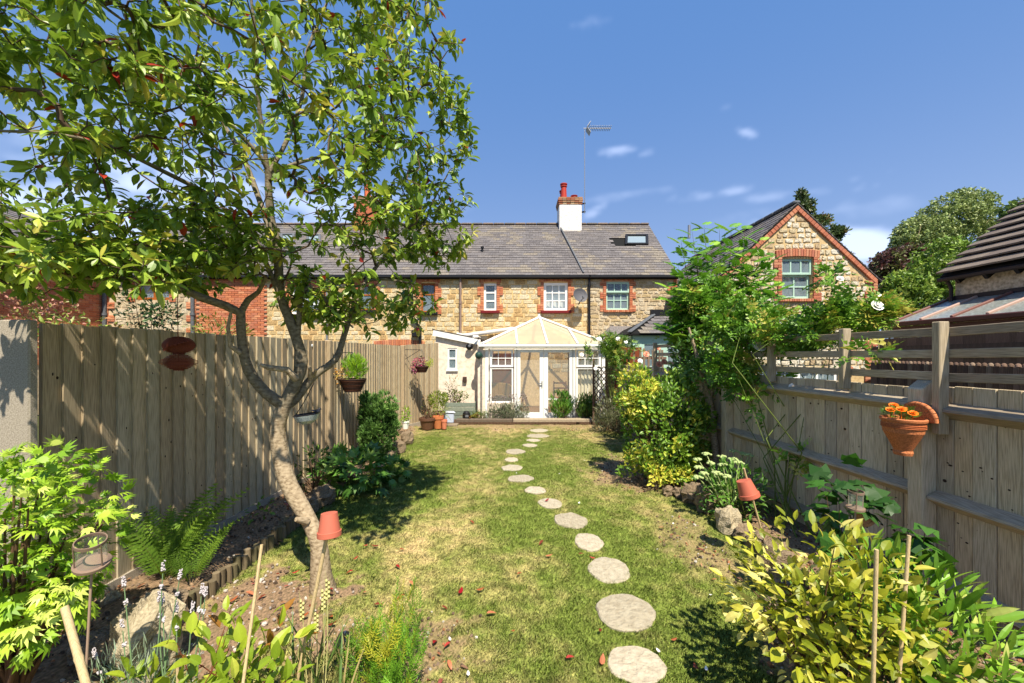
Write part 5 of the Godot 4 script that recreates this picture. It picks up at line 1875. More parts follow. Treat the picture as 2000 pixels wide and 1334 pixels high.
func neighbours() -> void:
	# tiled house beyond the right fence with a lean-to of glass
	var zf := 9.7
	var o := thing("tiled_house", "cream house with brown concrete tiled roof beyond the right fence", "house", Vector3(12.0, 0, -7.5))
	var e0 := Vector3(10.4, 3.70, -zf)
	var e1 := Vector3(10.4, 3.70, -4.6)
	var up := Vector3(4.2, 3.62, 0)
	var m := MB.new()
	var dn := Vector3(0, -0.12, 0)
	m.quad(e0, e1, e1 + up, e0 + up); m.quad(e0 + dn, e0 + up + dn, e1 + up + dn, e1 + dn)
	m.quad(e0 + dn, e1 + dn, e1, e0); m.quad(e0 + up + dn, e0 + dn, e0, e0 + up)
	var back := Vector3(8.4, 0, 0)
	m.quad(e0 + up, e1 + up, e1 + back, e0 + back); m.quad(e1 + dn, e1 + up + dn, e1 + up, e1)
	var r := part(o, "roof", m, M.dark)
	var tones := [Color(0.52, 0.47, 0.43), Color(0.55, 0.50, 0.46), Color(0.50, 0.45, 0.42), Color(0.57, 0.52, 0.47), Color(0.53, 0.48, 0.44)]
	var tile_mat := surf(Color.WHITE, 0.95, T.speck, Vector3(5, 5, 5), T.bump, 0.6)
	var list := lay_slates(e0, e1 - e0, up, 0.3, 0.33, 5, [], 0.04, 0.1)
	pieces(r, "tile", "tiles", list, [SH.box], toned(tile_mat, tones), tones, loose_of(tile_mat), 250, 0.08)
	m = MB.new()
	m.box(Vector3(14.6, 1.85, -7.1), Vector3(8.0, 3.7, 4.9))
	part(o, "wall", m, surf(Color(0.86, 0.80, 0.70), 0.9, T.blotch, Vector3(1, 1, 1)))
	for k in 9:
		m = MB.new()
		m.bar(Vector3(10.42, 3.53, -zf + 0.35 + k * 0.55), Vector3(10.75, 3.8, -zf + 0.35 + k * 0.55), 0.07, 0.14)
		part(o, "rafter_end", m, M.black)
	m = MB.new()
	m.bar(e0 + Vector3(-0.05, -0.1, 0), e1 + Vector3(-0.05, -0.1, 0), 0.1, 0.09, Vector3.UP, 0.02)
	part(o, "gutter", m, surf(Color(0.16, 0.12, 0.11), 0.5))
	m = MB.new()
	m.tube([Vector3(10.4, 3.6, -zf + 0.15), Vector3(10.5, 3.4, -zf + 0.15), Vector3(10.5, 2.0, -zf + 0.15)], [0.04, 0.04, 0.04], 8)
	part(o, "downpipe", m, surf(Color(0.16, 0.12, 0.11), 0.5))
	m = MB.new()
	m.box(Vector3(10.58, 3.14, -7.2), Vector3(0.05, 0.13, 5.0))
	part(o, "beam", m, surf(Color(0.20, 0.17, 0.17), 0.7))
	# lean-to
	o = thing("lean_to", "brown framed glass lean-to against the cream house", "conservatory", Vector3(9.9, 0, -7.5))
	var maroon := surf(Color(0.30, 0.16, 0.14), 0.5)
	var g0 := Vector3(9.26, 2.58, -zf)
	var g1 := Vector3(9.26, 2.58, -4.6)
	var t0 := Vector3(10.55, 3.10, -zf)
	var t1 := Vector3(10.55, 3.10, -4.6)
	var n := 8
	var pane := surf(Color(0.60, 0.63, 0.62), 0.3, T.blotch, Vector3(1.5, 1.5, 1.5))
	for k in n:
		m = MB.new()
		m.facing([g0.lerp(g1, float(k) / n), g0.lerp(g1, (k + 1.0) / n), t0.lerp(t1, (k + 1.0) / n), t0.lerp(t1, float(k) / n)], Vector3(10, 0, -7))
		part(o, "roof_panel", m, pane)
	for k in n + 1:
		m = MB.new()
		m.bar(g0.lerp(g1, float(k) / n) + Vector3(0, 0.02, 0), t0.lerp(t1, float(k) / n) + Vector3(0, 0.02, 0), 0.06, 0.06, Vector3.UP, 0.012)
		part(o, "glazing_bar", m, surf(Color(0.66, 0.55, 0.50), 0.5) if k % 2 else surf(Color(0.45, 0.30, 0.27), 0.5))
	m = MB.new()
	m.bar(g0 + Vector3(-0.06, -0.05, 0), g1 + Vector3(-0.06, -0.05, 0), 0.11, 0.11, Vector3.UP, 0.02)
	m.bar(g0 + Vector3(0.03, -0.17, 0), g1 + Vector3(0.03, -0.17, 0), 0.07, 0.12)
	part(o, "gutter", m, maroon)
	m = MB.new()
	for k in 6: m.box(Vector3(9.3, 1.2, -zf + 0.05 + k * 1.0), Vector3(0.08, 2.4, 0.08))
	m.box(Vector3(9.3, 0.5, -7.2), Vector3(0.06, 1.0, 5.0))
	part(o, "frame", m, maroon)
	for k in 5:
		m = MB.new()
		m.quad(Vector3(9.3, 1.0, -zf + 0.1 + k), Vector3(9.3, 1.0, -zf + 1.0 + k), Vector3(9.3, 2.4, -zf + 1.0 + k), Vector3(9.3, 2.4, -zf + 0.1 + k))
		part(o, "pane", m, M.window_glass)
	# two dark fences between
	var tones2 := [Color(0.44, 0.35, 0.29), Color(0.50, 0.40, 0.34), Color(0.39, 0.31, 0.27), Color(0.54, 0.44, 0.38), Color(0.58, 0.50, 0.43)]
	var mats := toned(M.upright, tones2)
	o = thing("fence", "tall dark brown board fence below the glass lean-to", "fence", Vector3(6.5, 0, -6.5))
	feather_fence(o, Vector2(7.6, 8.3), Vector2(6.3, 3.9), 0.1, 2.12, 2.1, 0.13, [mats[1], mats[0], mats[1]])
	m = MB.new()
	m.bar(Vector3(7.5, 1.93, -8.3), Vector3(6.2, 1.93, -3.9), 0.05, 0.07)
	part(o, "rail", m, mats[2])
	o = thing("picket_fence", "low dark picket fence with rounded tops seen through the trellis", "fence", Vector3(5.5, 0, -5.5))
	for k in 40:
		var p := Vector2(5.7, 6.3).lerp(Vector2(4.9, 3.4), k / 39.0)
		m = MB.new()
		m.box(Vector3(p.x, 0.84, -p.y), Vector3(0.02, 1.68, 0.066), Basis(Vector3.UP, 0.27), 0.004)
		m.ball(Vector3(p.x, 1.68, -p.y), Vector3(0.01, 0.035, 0.032), 8, 6)
		part(o, "board", m, mats[rng.randi() % 5])
	m = MB.new()
	m.bar(Vector3(5.74, 1.45, -6.3), Vector3(4.94, 1.45, -3.4), 0.04, 0.08)
	part(o, "rail", m, mats[2])
	# weathered lattice and pale fence behind the roses, far right of the lawn
	o = thing("trellis_fence", "rustic wavy topped pale fence behind the hedge near the conservatory", "fence", Vector3(2.9, 0, -9.9))
	for k in 9:
		m = MB.new()
		var x := 2.75 + k * 0.12
		m.box(Vector3(x, 0.98 + 0.03 * sin(k * 2.0), -9.8), Vector3(0.05, 1.9, 0.02), Basis(Vector3.BACK, rr(-0.05, 0.05)), 0.004)
		part(o, "paling", m, mats[4])
	m = MB.new()
	m.bar(Vector3(2.65, 1.72, -9.83), Vector3(3.8, 1.72, -9.83), 0.03, 0.06)
	m.bar(Vector3(2.65, 0.7, -9.83), Vector3(3.8, 0.7, -9.83), 0.03, 0.06)
	part(o, "rail", m, mats[3])
	o = thing("lattice_panel", "brown diamond lattice panel beside the conservatory", "trellis", Vector3(2.25, 0, -10.2))
	var lx0 := 2.08
	var lx1 := 2.72
	for k in 13:
		for s in [-1.0, 1.0]:
			var x := lx0 - 0.9 + k * 0.13
			var a := Vector2(x if s > 0 else x + 0.9, 0.4)
			var b := Vector2(x + 0.9 if s > 0 else x, 1.5)
			var t_lo := 0.0
			var t_hi := 1.0
			var dx := b.x - a.x
			var ta := (lx0 - a.x) / dx
			var tb := (lx1 - a.x) / dx
			t_lo = clampf(minf(ta, tb), 0, 1); t_hi = clampf(maxf(ta, tb), 0, 1)
			if t_hi - t_lo < 0.05: continue
			var p := a.lerp(b, t_lo)
			var q := a.lerp(b, t_hi)
			m = MB.new()
			m.bar(Vector3(p.x, p.y, -10.2 + s * 0.006), Vector3(q.x, q.y, -10.2 + s * 0.006), 0.012, 0.022)
			part(o, "slat", m, mats[1])
	for x in [lx0, lx1]:
		m = MB.new()
		m.box(Vector3(x, 0.85, -10.2), Vector3(0.045, 1.7, 0.045))
		part(o, "post", m, mats[1])
	m = MB.new()
	m.box(Vector3(3.05, 1.0, -10.5), Vector3(0.7, 2.0, 0.04))
	tagged(part(self, "door", m, surf(Color(0.55, 0.27, 0.14), 0.7, T.wood, Vector3(6, 0.6, 6))), "reddish brown wooden door behind the diamond lattice", "door")

# ------------------------------------------------------------------ the big tree on the left
func photinia() -> void:
	var base := Vector3(-1.47, 0, -3.07)
	var o := thing("tree", "glossy leaved tree with pale twisted trunk leaning beside the left fence", "tree", base)
	var w := Wood.new()
	var fork := w.limb(-1, [Vector3(-1.45, -0.05, -3.07), Vector3(-1.47, 0.12, -3.07), at(622, 1060, 3.08), at(600, 1010, 3.1), at(566, 950, 3.12), at(548, 890, 3.14), at(543, 830, 3.15), at(556, 792, 3.15)], [0.108, 0.075, 0.06, 0.06, 0.064, 0.06, 0.053, 0.052], 99)
	var trunk_end := w.pos.size()
	var low: int = w.limb(fork, [at(520, 768, 3.1), at(485, 722, 3.05), at(472, 665, 3.0), at(470, 612, 2.95)], [0.042, 0.037, 0.034, 0.032], 99)
	w.limb(low, [at(440, 597, 2.85), at(395, 582, 2.7), at(345, 560, 2.6), at(290, 545, 2.5), at(215, 545, 2.4), at(130, 538, 2.25), at(40, 520, 2.1)], [0.031, 0.026, 0.022, 0.018, 0.014, 0.01, 0.006], 2)
	w.limb(low, [at(485, 585, 2.95), at(505, 570, 2.9), at(520, 540, 2.8)], [0.022, 0.016, 0.01], 1)
	var mid: int = w.limb(fork, [at(578, 745, 3.16), at(590, 705, 3.18), at(572, 640, 3.15), at(548, 575, 3.12), at(542, 480, 3.1), at(528, 420, 3.08), at(524, 340, 3.05)], [0.048, 0.043, 0.038, 0.034, 0.031, 0.027, 0.024], 4)
	var top: int = w.limb(mid, [at(512, 310, 3.0), at(455, 248, 2.85), at(400, 185, 2.65), at(345, 135, 2.45), at(270, 60, 2.25)], [0.017, 0.014, 0.012, 0.009, 0.006], 0)
	w.limb(top, [at(200, 10, 2.0), at(120, -60, 1.8)], [0.008, 0.005], 0)
	w.limb(mid, [at(560, 275, 3.1), at(590, 190, 3.15), at(600, 100, 3.2), at(640, 0, 3.25), at(660, -110, 3.3)], [0.016, 0.014, 0.012, 0.009, 0.006], 0)
	w.limb(mid, [at(575, 320, 3.2), at(630, 305, 3.35), at(690, 285, 3.5), at(770, 230, 3.55), at(840, 150, 3.55)], [0.014, 0.012, 0.01, 0.008, 0.005], 0)
	w.limb(mid, [at(505, 200, 2.95), at(500, 80, 2.8), at(480, -80, 2.7)], [0.015, 0.011, 0.007], 0)
	w.limb(mid - 14, [at(470, 410, 2.95), at(400, 375, 2.75), at(320, 335, 2.5), at(225, 290, 2.25), at(110, 262, 2.0), at(-40, 255, 1.85)], [0.017, 0.015, 0.013, 0.011, 0.008, 0.005], 0)
	w.limb(mid - 8, [at(480, 320, 3.2), at(430, 230, 3.35), at(380, 120, 3.4)], [0.02, 0.016, 0.01], 0)
	w.limb(mid - 20, [at(590, 570, 3.15), at(625, 575, 3.2), at(650, 605, 3.25), at(690, 640, 3.3)], [0.02, 0.016, 0.012, 0.008], 1)
	var rt: int = w.limb(fork, [at(575, 782, 3.2), at(612, 735, 3.28), at(655, 702, 3.38), at(672, 655, 3.45), at(688, 605, 3.55), at(715, 550, 3.65), at(742, 512, 3.75)], [0.037, 0.032, 0.028, 0.025, 0.022, 0.019, 0.016], 4)
	w.limb(rt, [at(785, 490, 3.85), at(825, 440, 3.95), at(850, 385, 4.0), at(880, 330, 4.0)], [0.016, 0.013, 0.009, 0.006], 0)
	w.limb(rt, [at(760, 480, 3.7), at(750, 420, 3.7), at(770, 350, 3.7)], [0.012, 0.009, 0.006], 0)
	w.limb(rt - 3, [at(745, 545, 3.6), at(800, 552, 3.6)], [0.01, 0.006], 0)
	var limbs_end := w.pos.size()
	# where the crown has leaves: centre, radii and how many twig ends
	var lumps := [[at(480, 190, 2.95), Vector3(1.45, 1.55, 1.1), 300, 0.6], [at(755, 235, 3.35), Vector3(0.72, 1.3, 0.85), 220, 0.55], [at(835, 440, 3.95), Vector3(0.50, 0.52, 0.5), 115, 0.7], [at(655, 590, 3.35), Vector3(0.52, 0.3, 0.4), 100, 0.8], [at(120, 290, 2.35), Vector3(1.15, 0.85, 0.7), 240, 0.6], [at(140, 500, 2.2), Vector3(0.75, 0.24, 0.45), 140, 0.8], [at(260, 70, 2.05), Vector3(0.9, 0.6, 0.5), 170, 0.6], [at(400, 480, 2.75), Vector3(0.66, 0.32, 0.5), 160, 0.7], [at(800, 600, 3.8), Vector3(0.28, 0.26, 0.28), 34, 0.8], [at(730, 60, 3.1), Vector3(0.5, 0.5, 0.7), 60, 0.7], [at(725, 320, 2.55), Vector3(0.34, 0.7, 0.42), 70, 0.7], [at(880, 250, 3.4), Vector3(0.26, 0.42, 0.3), 26, 0.7]]
	var tips := []
	var owner := []
	for l in lumps:
		for k in l[2]:
			var p: Vector3 = l[0] + ball_dir() * pow(rng.randf(), l[3] * 0.6) * l[1]
			var sx := 1000.0 + F * p.x / -p.z
			var d := absf(p.x + 0.0)
			if p.z > -1.25 or p.x > -0.2: continue
			if p.y < 1.95 and p.x < -1.75: continue
			tips.append(p)
	var ends := grow(w, tips, 0.1, 0.4)
	thicken(w, 0.0028)
	part(o, "trunk", limb_mesh(w, 0, trunk_end, 14), M.bark)
	part(o, "limb", limb_mesh(w, trunk_end, limbs_end, 9), surf(Color(0.58, 0.54, 0.46), 0.8, T.bark, Vector3(2.2, 3.4, 2.2), T.bark, 0.5))
	# stubs where limbs were sawn off
	var st := MB.new()
	st.tube([at(578, 740, 3.1), at(560, 722, 3.02), at(525, 718, 2.98), at(508, 712, 2.96)], [0.03, 0.024, 0.02, 0.012], 7)
	st.tube([at(606, 740, 3.25), at(606, 722, 3.2), at(603, 715, 3.2)], [0.022, 0.016, 0.011], 7)
	st.tube([at(612, 735, 3.25), at(618, 722, 3.2)], [0.014, 0.01], 7)
	st.tube([at(600, 1018, 3.05), at(578, 1014, 2.98)], [0.035, 0.018], 7)
	st.tube([at(470, 690, 2.98), at(450, 676, 2.93), at(445, 640, 2.9), at(452, 605, 2.88)], [0.02, 0.016, 0.013, 0.009], 7)
	part(o, "cut_stub", st, M.bark)
	var tw := part(o, "twig", wood_mesh(w, limbs_end, w.pos.size(), 4), surf(Color(0.36, 0.29, 0.23), 0.85))
	tw.set_meta("kind", "stuff")
	var list := []
	var weights := [4, 5, 4, 3, 0.5]
	for e in ends:
		var n := w.pos[e]
		var back := (n - w.pos[w.par[e]]).normalized()
		var many := rng.randi_range(9, 15)
		var nodes := [[n, back]]
		var q := w.par[e]
		for k in 2:
			if q >= limbs_end:
				nodes.append([w.pos[q], (w.pos[q] - w.pos[w.par[q]]).normalized()])
				q = w.par[q]
		for k in many:
			var at_node: Array = nodes[0 if k < many * 0.6 else rng.randi() % nodes.size()]
			var dir: Vector3 = at_node[1]
			var a := dir.cross(ball_dir()).normalized()
			var d := (dir * rr(0.1, 0.9) + a * rr(0.6, 1.0) + Vector3(0, rr(-0.45, 0.25), 0)).normalized()
			var f := (Vector3.UP + dir * 0.4 + ball_dir() * 0.5).normalized()
			var s := rr(0.042, 0.1)
			list.append([Transform3D(aim(d, f, s).scaled_local(Vector3(rr(0.75, 1.15), 1, rr(0.2, 2.4))), at_node[0] + a * 0.004 + dir * rr(-0.03, 0.02)), rng.randi() % 5, 5 if rng.randf() < 0.008 else pick(weights, at_node[0]), s])
	var tones := [Color(0.43, 0.55, 0.18), Color(0.51, 0.63, 0.20), Color(0.60, 0.70, 0.24), Color(0.69, 0.76, 0.29), Color(0.76, 0.74, 0.32), Color(0.66, 0.2, 0.13)]
	var meshes := []
	for s in SH.photinia: meshes.append(s.done())
	pieces(o, "leaf", "foliage", list, meshes, leaf_mats(tones, true), tones, M.gloss_any, 300, 0.22)

func simple_tree(called: String, label: String, base: Vector3, height: float, lumps: Array, tones: Array, weights: Array, leaf_size: Vector2, hang := 0.0, fq := 1.2, gap := -0.05, trunk_r := 0.2, mat: Material = null) -> void:
	var o := thing(called, label, "tree", base, "")
	var w := Wood.new()
	w.limb(-1, [base, base + Vector3(0.1, height * 0.35, 0), base + Vector3(-0.1, height * 0.6, 0.1), base + Vector3(0.05, height * 0.88, 0)], [trunk_r, trunk_r * 0.8, trunk_r * 0.5, trunk_r * 0.15], 1)
	var e := w.pos.size()
	var tips := []
	for l in lumps:
		for k in 16: tips.append(l[0] + ball_dir() * l[1] * 0.75)
	grow(w, tips, 0.5, 0.3)
	thicken(w, trunk_r * 0.05)
	part(o, "trunk", limb_mesh(w, 0, e, 8), mat if mat else M.bark_dark)
	part(o, "branches", wood_mesh(w, e, w.pos.size(), 4), mat if mat else M.bark_dark).set_meta("kind", "stuff")
	var list := []
	for l in lumps:
		fill(list, l[0], l[1], l[2], leaf_size.x, leaf_size.y, 1, weights, {"fq": fq, "gap": gap, "up": 0.2 - hang, "shell": 0.4, "jitter": 0.8})
	var clump := MB.new()
	var one := leaf(0.6, 0.3, 0.2, 0.2, 3)
	for k in 7:
		var d := (Vector3.UP * 0.5 + ball_dir()).normalized()
		clump.put(one, Transform3D(aim(d, ball_dir()), ball_dir() * 0.3))
	pieces(o, "leaf", "crown", list, [clump.done()], leaf_mats(tones), tones, M.leaf_any, 0, 0.25)

func far_trees() -> void:
	var b := at(1850, 693, 25.0)
	b.y = 0
	simple_tree("birch_tree", "tall feathery birch with drooping grey green crown behind the tiled house", b, 11.0, [[at(1870, 440, 25.0), Vector3(2.0, 2.0, 1.8), 2300], [at(1800, 475, 25.0), Vector3(1.7, 1.7, 1.6), 1700], [at(1915, 460, 25.0), Vector3(1.1, 1.6, 1.3), 700], [at(1765, 520, 25.0), Vector3(1.0, 1.0, 1.0), 320], [at(1880, 540, 25), Vector3(1.8, 1.6, 1.5), 500]], [Color(0.53, 0.60, 0.33), Color(0.58, 0.65, 0.38), Color(0.47, 0.54, 0.30), Color(0.64, 0.69, 0.42)], [3, 3, 2, 2], Vector2(0.17, 0.3), 0.8, 0.9, -0.02, 0.16, M.bark)
	b = at(1590, 693, 19.0)
	b.y = 0
	simple_tree("conifer_tree", "dark green conifer rising behind the gable ridge", b, 10.2, [[at(1566, 386, 19.0), Vector3(0.2, 0.4, 0.2), 110], [at(1572, 405, 19.0), Vector3(0.4, 0.45, 0.4), 220], [at(1588, 442, 19.0), Vector3(0.75, 0.55, 0.7), 420], [at(1612, 458, 19.0), Vector3(0.75, 0.4, 0.7), 260], [at(1605, 520, 19.0), Vector3(1.2, 1.3, 1.0), 500]], [Color(0.26, 0.33, 0.18), Color(0.32, 0.40, 0.21), Color(0.38, 0.46, 0.25), Color(0.46, 0.41, 0.24)], [3, 3, 2, 1], Vector2(0.16, 0.3), 0.1, 1.8, 0.0, 0.15)
	b = at(1750, 693, 20.0)
	b.y = 0
	simple_tree("purple_tree", "dark purple leaved tree between the gable and the birch", b, 5.5, [[at(1750, 520, 20.0), Vector3(1.3, 0.8, 1.0), 550], [at(1790, 500, 20.0), Vector3(1.0, 0.6, 0.8), 300], [at(1730, 570, 20.0), Vector3(1.0, 0.8, 0.8), 350]], [Color(0.36, 0.22, 0.22), Color(0.42, 0.26, 0.24), Color(0.32, 0.24, 0.2), Color(0.40, 0.42, 0.22)], [2, 2, 2, 3], Vector2(0.2, 0.34), 0.1, 1.2, -0.05, 0.12)
	b = at(1800, 693, 16.0)
	b.y = 0
	simple_tree("green_tree", "broad bright green tree behind the glass lean-to", b, 4.6, [[at(1790, 590, 16.0), Vector3(1.5, 0.95, 1.1), 1000], [at(1850, 520, 16.0), Vector3(1.1, 1.0, 0.9), 720], [at(1770, 560, 15.8), Vector3(0.8, 0.6, 0.6), 420], [at(1735, 610, 16.0), Vector3(0.8, 0.9, 0.8), 480], [at(1820, 650, 16), Vector3(1.8, 0.8, 1.2), 600]], [Color(0.45, 0.57, 0.21), Color(0.53, 0.65, 0.25), Color(0.37, 0.48, 0.18), Color(0.63, 0.71, 0.34)], [3, 3, 2, 2], Vector2(0.16, 0.28), 0.0, 1.5, -0.08, 0.14)
	b = at(1995, 693, 17.0)
	b.y = 0
	simple_tree("green_tree", "light green treetop just showing above the tiled roof at the right edge", b, 7.8, [[at(1995, 425, 17.0), Vector3(0.7, 0.9, 0.8), 380]], [Color(0.35, 0.45, 0.14), Color(0.45, 0.55, 0.2), Color(0.28, 0.37, 0.12)], [3, 2, 2], Vector2(0.16, 0.28), 0.0, 1.5, -0.05, 0.12)
	# shrubs over the left fence
	var g := [Color(0.36, 0.42, 0.14), Color(0.48, 0.50, 0.18), Color(0.62, 0.45, 0.32), Color(0.74, 0.52, 0.46)]
	var list := []
	fill(list, at(60, 625, 5.2), Vector3(0.6, 0.42, 0.5), 900, 0.04, 0.07, 3, [3, 3, 2, 2], {"fq": 4.0})
	plant("shrub", "pink and green leaved shrub behind the concrete post", "shrub", Vector3(-6.3, 0, -5.2), list, SH.leaf, g, 40, null, null)
	list = []
	fill(list, at(165, 655, 4.6), Vector3(0.5, 0.24, 0.3), 260, 0.05, 0.08, 3, [2, 3, 1, 0.3], {"fq": 5.0})
	plant("shrub", "pale green shrub topping the left fence beside the grey downpipe", "shrub", Vector3(-4.9, 0, -4.6), list, SH.leaf, [Color(0.45, 0.52, 0.18), Color(0.58, 0.64, 0.27), Color(0.74, 0.75, 0.46), Color(0.7, 0.5, 0.3)], 30, null, null)
	list = []
	fill(list, at(300, 610, 6.5), Vector3(0.45, 0.5, 0.4), 520, 0.05, 0.09, 3, [3, 3, 1], {"fq": 4.0})
	var m := MB.new()
	sprigs(Vector3(-5.8, 0, -6.5), list, 14, 0.012, m)
	plant("shrub", "dark round leaved shrub in front of the orange framed window", "shrub", Vector3(-5.8, 0, -6.5), list, SH.leaf, [Color(0.16, 0.25, 0.12), Color(0.22, 0.33, 0.15), Color(0.3, 0.42, 0.2)], 40, m, M.stem_brown)
	list = []
	fill(list, at(430, 655, 6.0), Vector3(0.46, 0.36, 0.4), 620, 0.06, 0.11, 2, [3, 3, 2], {"fq": 4.0})
	plant("shrub", "yellow green shrub topping the fence left of the trunk", "shrub", Vector3(-4.4, 0, -6.0), list, SH.narrow, [Color(0.40, 0.46, 0.12), Color(0.52, 0.57, 0.17), Color(0.32, 0.38, 0.1)], 40, null, null)

# ------------------------------------------------------------------ beds, edging and stones
func borders() -> void:
	# half-log edging of the left bed
	var tones := toned(M.upright, [Color(0.54, 0.48, 0.38), Color(0.48, 0.43, 0.34), Color(0.58, 0.52, 0.42), Color(0.46, 0.43, 0.32)])
	var o := thing("log_edging", "row of short upright half logs edging the left bed", "edging", Vector3(-2.28, 0, -3.6))
	var z := 2.35
	while z < 5.0:
		var r := rr(0.026, 0.034)
		var h := rr(0.10, 0.145)
		var m := MB.new()
		var x := bed_left(z) + 0.02 + rr(-0.01, 0.01)
		m.tube([Vector3(x, -0.02, -z), Vector3(x + rr(-0.008, 0.008), h, -z)], [r, r * 0.97], 10)
		part(o, "log", m, tones[rng.randi() % 4])
		z += 2 * r + 0.003
	# rocks
	var rocks := [[1283, 950, 0.24, 0.22, 1, "tall brown rock at the foot of the variegated bush"], [1305, 968, 0.16, 0.12, 1, "small rounded brown rock next to the tall one on the right edging"], [1328, 972, 0.17, 0.13, 1, "small brown rock in the middle of the right edging"], [1352, 982, 0.27, 0.24, 1, "jagged brown rock behind the sedum stems"], [1376, 1000, 0.22, 0.30, 1, "dark leaning slab of rock beside the sedum"], [1422, 1036, 0.28, 0.24, 0, "pale angular rock on the edge of the right border"], [1456, 1056, 0.2, 0.14, 1, "low rock right of the pale angular one"], [1480, 1075, 0.22, 0.18, 1, "dark rock below the leaning plant pot on its cane"], [1515, 1105, 0.26, 0.2, 1, "dark rock half under the yellow shrub"], [1540, 1165, 0.3, 0.2, 1, "grey rock in the shade of the yellow shrub"], [1530, 1240, 0.3, 0.22, 1, "dark rock at the near end of the right border"], [628, 985, 0.32, 0.22, 1, "smooth brown rock left of the hellebore"], [605, 1000, 0.2, 0.16, 1, "brown rock behind the curved trunk"], [740, 925, 0.2, 0.14, 1, "brown rock just beyond the hellebore"], [760, 905, 0.26, 0.2, 1, "rock at the foot of the dwarf conifer"], [778, 885, 0.26, 0.24, 1, "squarish brown rock by the conifer towards the white pot"], [795, 868, 0.28, 0.26, 1, "flat topped brown rock under the white pot"], [288, 1310, 0.36, 0.42, 0, "big pale weathered rock behind the lavender"], [318, 1225, 0.26, 0.24, 1, "dark mossy rock above the big pale one"], [262, 1240, 0.2, 0.2, 1, "rounded grey rock beside the dark mossy one"], [215, 1195, 0.14, 0.14, 0, "small round stone against the foot of the fence"], [190, 1290, 0.3, 0.16, 1, "dark rock in the soil under the maple"]]
	for k in rocks.size():
		var e: Array = rocks[k]
		var p := gnd(e[0], e[1])
		var m := moved(rock(Vector3(e[2], e[3] * 1.2, e[2] * 0.85), 60 + k, 0.5), p + Vector3(0, e[3] * 0.42, 0), rr(0, TAU))
		tagged(part(self, "rock", m, M.rock if e[4] == 0 else M.rock_dark), e[5], "rock", "rocks edging the beds")
	# sleepers before the conservatory
	for e in [[890, 1001, 10.3, Color(0.46, 0.41, 0.36), "dark railway sleeper edging the bed left of the doors"], [1002, 1172, 10.32, Color(0.72, 0.66, 0.57), "pale worn railway sleeper below the conservatory doors"]]:
		var m := MB.new()
		var a := fx(e[0], e[2])
		var b := fx(e[1], e[2])
		m.box(Vector3((a + b) / 2, 0.04, -e[2] - 0.1), Vector3(b - a, 0.2, 0.2), Basis(Vector3.UP, rr(-0.01, 0.01)), 0.015)
		tagged(part(self, "sleeper", m, surf(e[3], 0.9, T.wood, Vector3(0.6, 7, 7), T.wood, 0.6)), e[4], "sleeper", "sleepers along the terrace edge")
	var pv := MB.new()
	pv.box(Vector3(-0.2, 0.03, -10.75), Vector3(5.6, 0.07, 0.95))
	structure("terrace_bed", pv, M.soil)
	for k in 6:
		var m := MB.new()
		m.box(Vector3(-2.0 + 0.42 * k, 0.022, -10.2 - 0.02 * (k % 2)), Vector3(0.41, 0.05, 0.42), Basis(Vector3.UP, rr(-0.02, 0.02)), 0.008)
		if k < 2: tagged(part(self, "paving_slab", m, toned(M.stone, [Color(0.68, 0.60, 0.50), Color(0.62, 0.56, 0.48)])[k % 2]), ["worn paving slab under the brown pot", "worn paving slab in front of the grey crate"][k], "paving slab")
	# soil crumbs, bark chips and gravel
	var chip := rock(Vector3(1, 0.55, 0.8), 3, 0.5).done() if false else leaf(1, 0.7, 0.5, 0.4, 3).done()
	var lists := [[], []]
	for k in 16000:
		var zz := 1.7 + 8.0 * pow(rng.randf(), 1.6)
		var x := rr(-3.0, 3.0)
		if absf(x) > zz * 1.32 or x > right_x(zz) - 0.05 or x < -3.05 + 0.0513 * zz: continue
		if earth_at(x, zz) < 0.45 + rr(-0.2, 0.3): continue
		var y := 0.09 * smoothstep(0.0, 0.3, bed_left(zz) - x) + 0.07 * smoothstep(0.0, 0.3, x - bed_right(zz) - 0.05)
		var s := rr(0.008, 0.024) * (1.6 if rng.randf() < 0.1 else 1.0)
		var v := rng.randf()
		var c := Color(0.075, 0.05, 0.033).lerp(Color(0.20, 0.14, 0.095), rng.randf())
		if v > 0.9: c = Color(0.5, 0.46, 0.4) * rr(0.6, 1.1)
		elif v > 0.8: c = Color(0.30, 0.13, 0.06) * rr(0.6, 1.2)
		if x < -1.0 and x > bed_left(zz) and zz < 3.6 and v > 0.55: c = Color(0.48, 0.42, 0.37) * rr(0.55, 1.15)
		lists[0].append([Transform3D(Basis(ball_dir(), rr(0, TAU)).scaled_local(Vector3.ONE * s), Vector3(x, y + 0.008, -zz)), Color(c.r, c.g, c.b)])
	var gv := scatter(self, "gravel", moved(rock(Vector3(1.1, 0.7, 0.9), 5, 0.5), Vector3.ZERO).done(), M.chip_any, lists[0])
	gv.set_meta("label", "loose bark chips, gravel and crumbs of soil over the beds"); gv.set_meta("category", "gravel")
	# leaf litter
	var ll := []
	for k in 900:
		var zz := 1.8 + 6.0 * pow(rng.randf(), 1.5)
		var x := rr(-3.0, 2.9)
		if absf(x) > zz * 1.32 or earth_at(x, zz) < 0.35: continue
		var c: Color = [Color(0.30, 0.12, 0.06), Color(0.38, 0.20, 0.10), Color(0.42, 0.28, 0.16), Color(0.22, 0.12, 0.07), Color(0.4, 0.1, 0.08)][rng.randi() % 5] * rr(0.6, 1.2)
		ll.append([Transform3D(Basis(Vector3.UP, rr(0, TAU)) * Basis(Vector3.RIGHT, -PI / 2 + rr(-0.4, 0.4)).scaled_local(Vector3.ONE * rr(0.03, 0.07)), Vector3(x, 0.02 + 0.09 * smoothstep(0.0, 0.3, bed_left(zz) - x) + 0.07 * smoothstep(0.0, 0.3, x - bed_right(zz) - 0.05), -zz)), c])
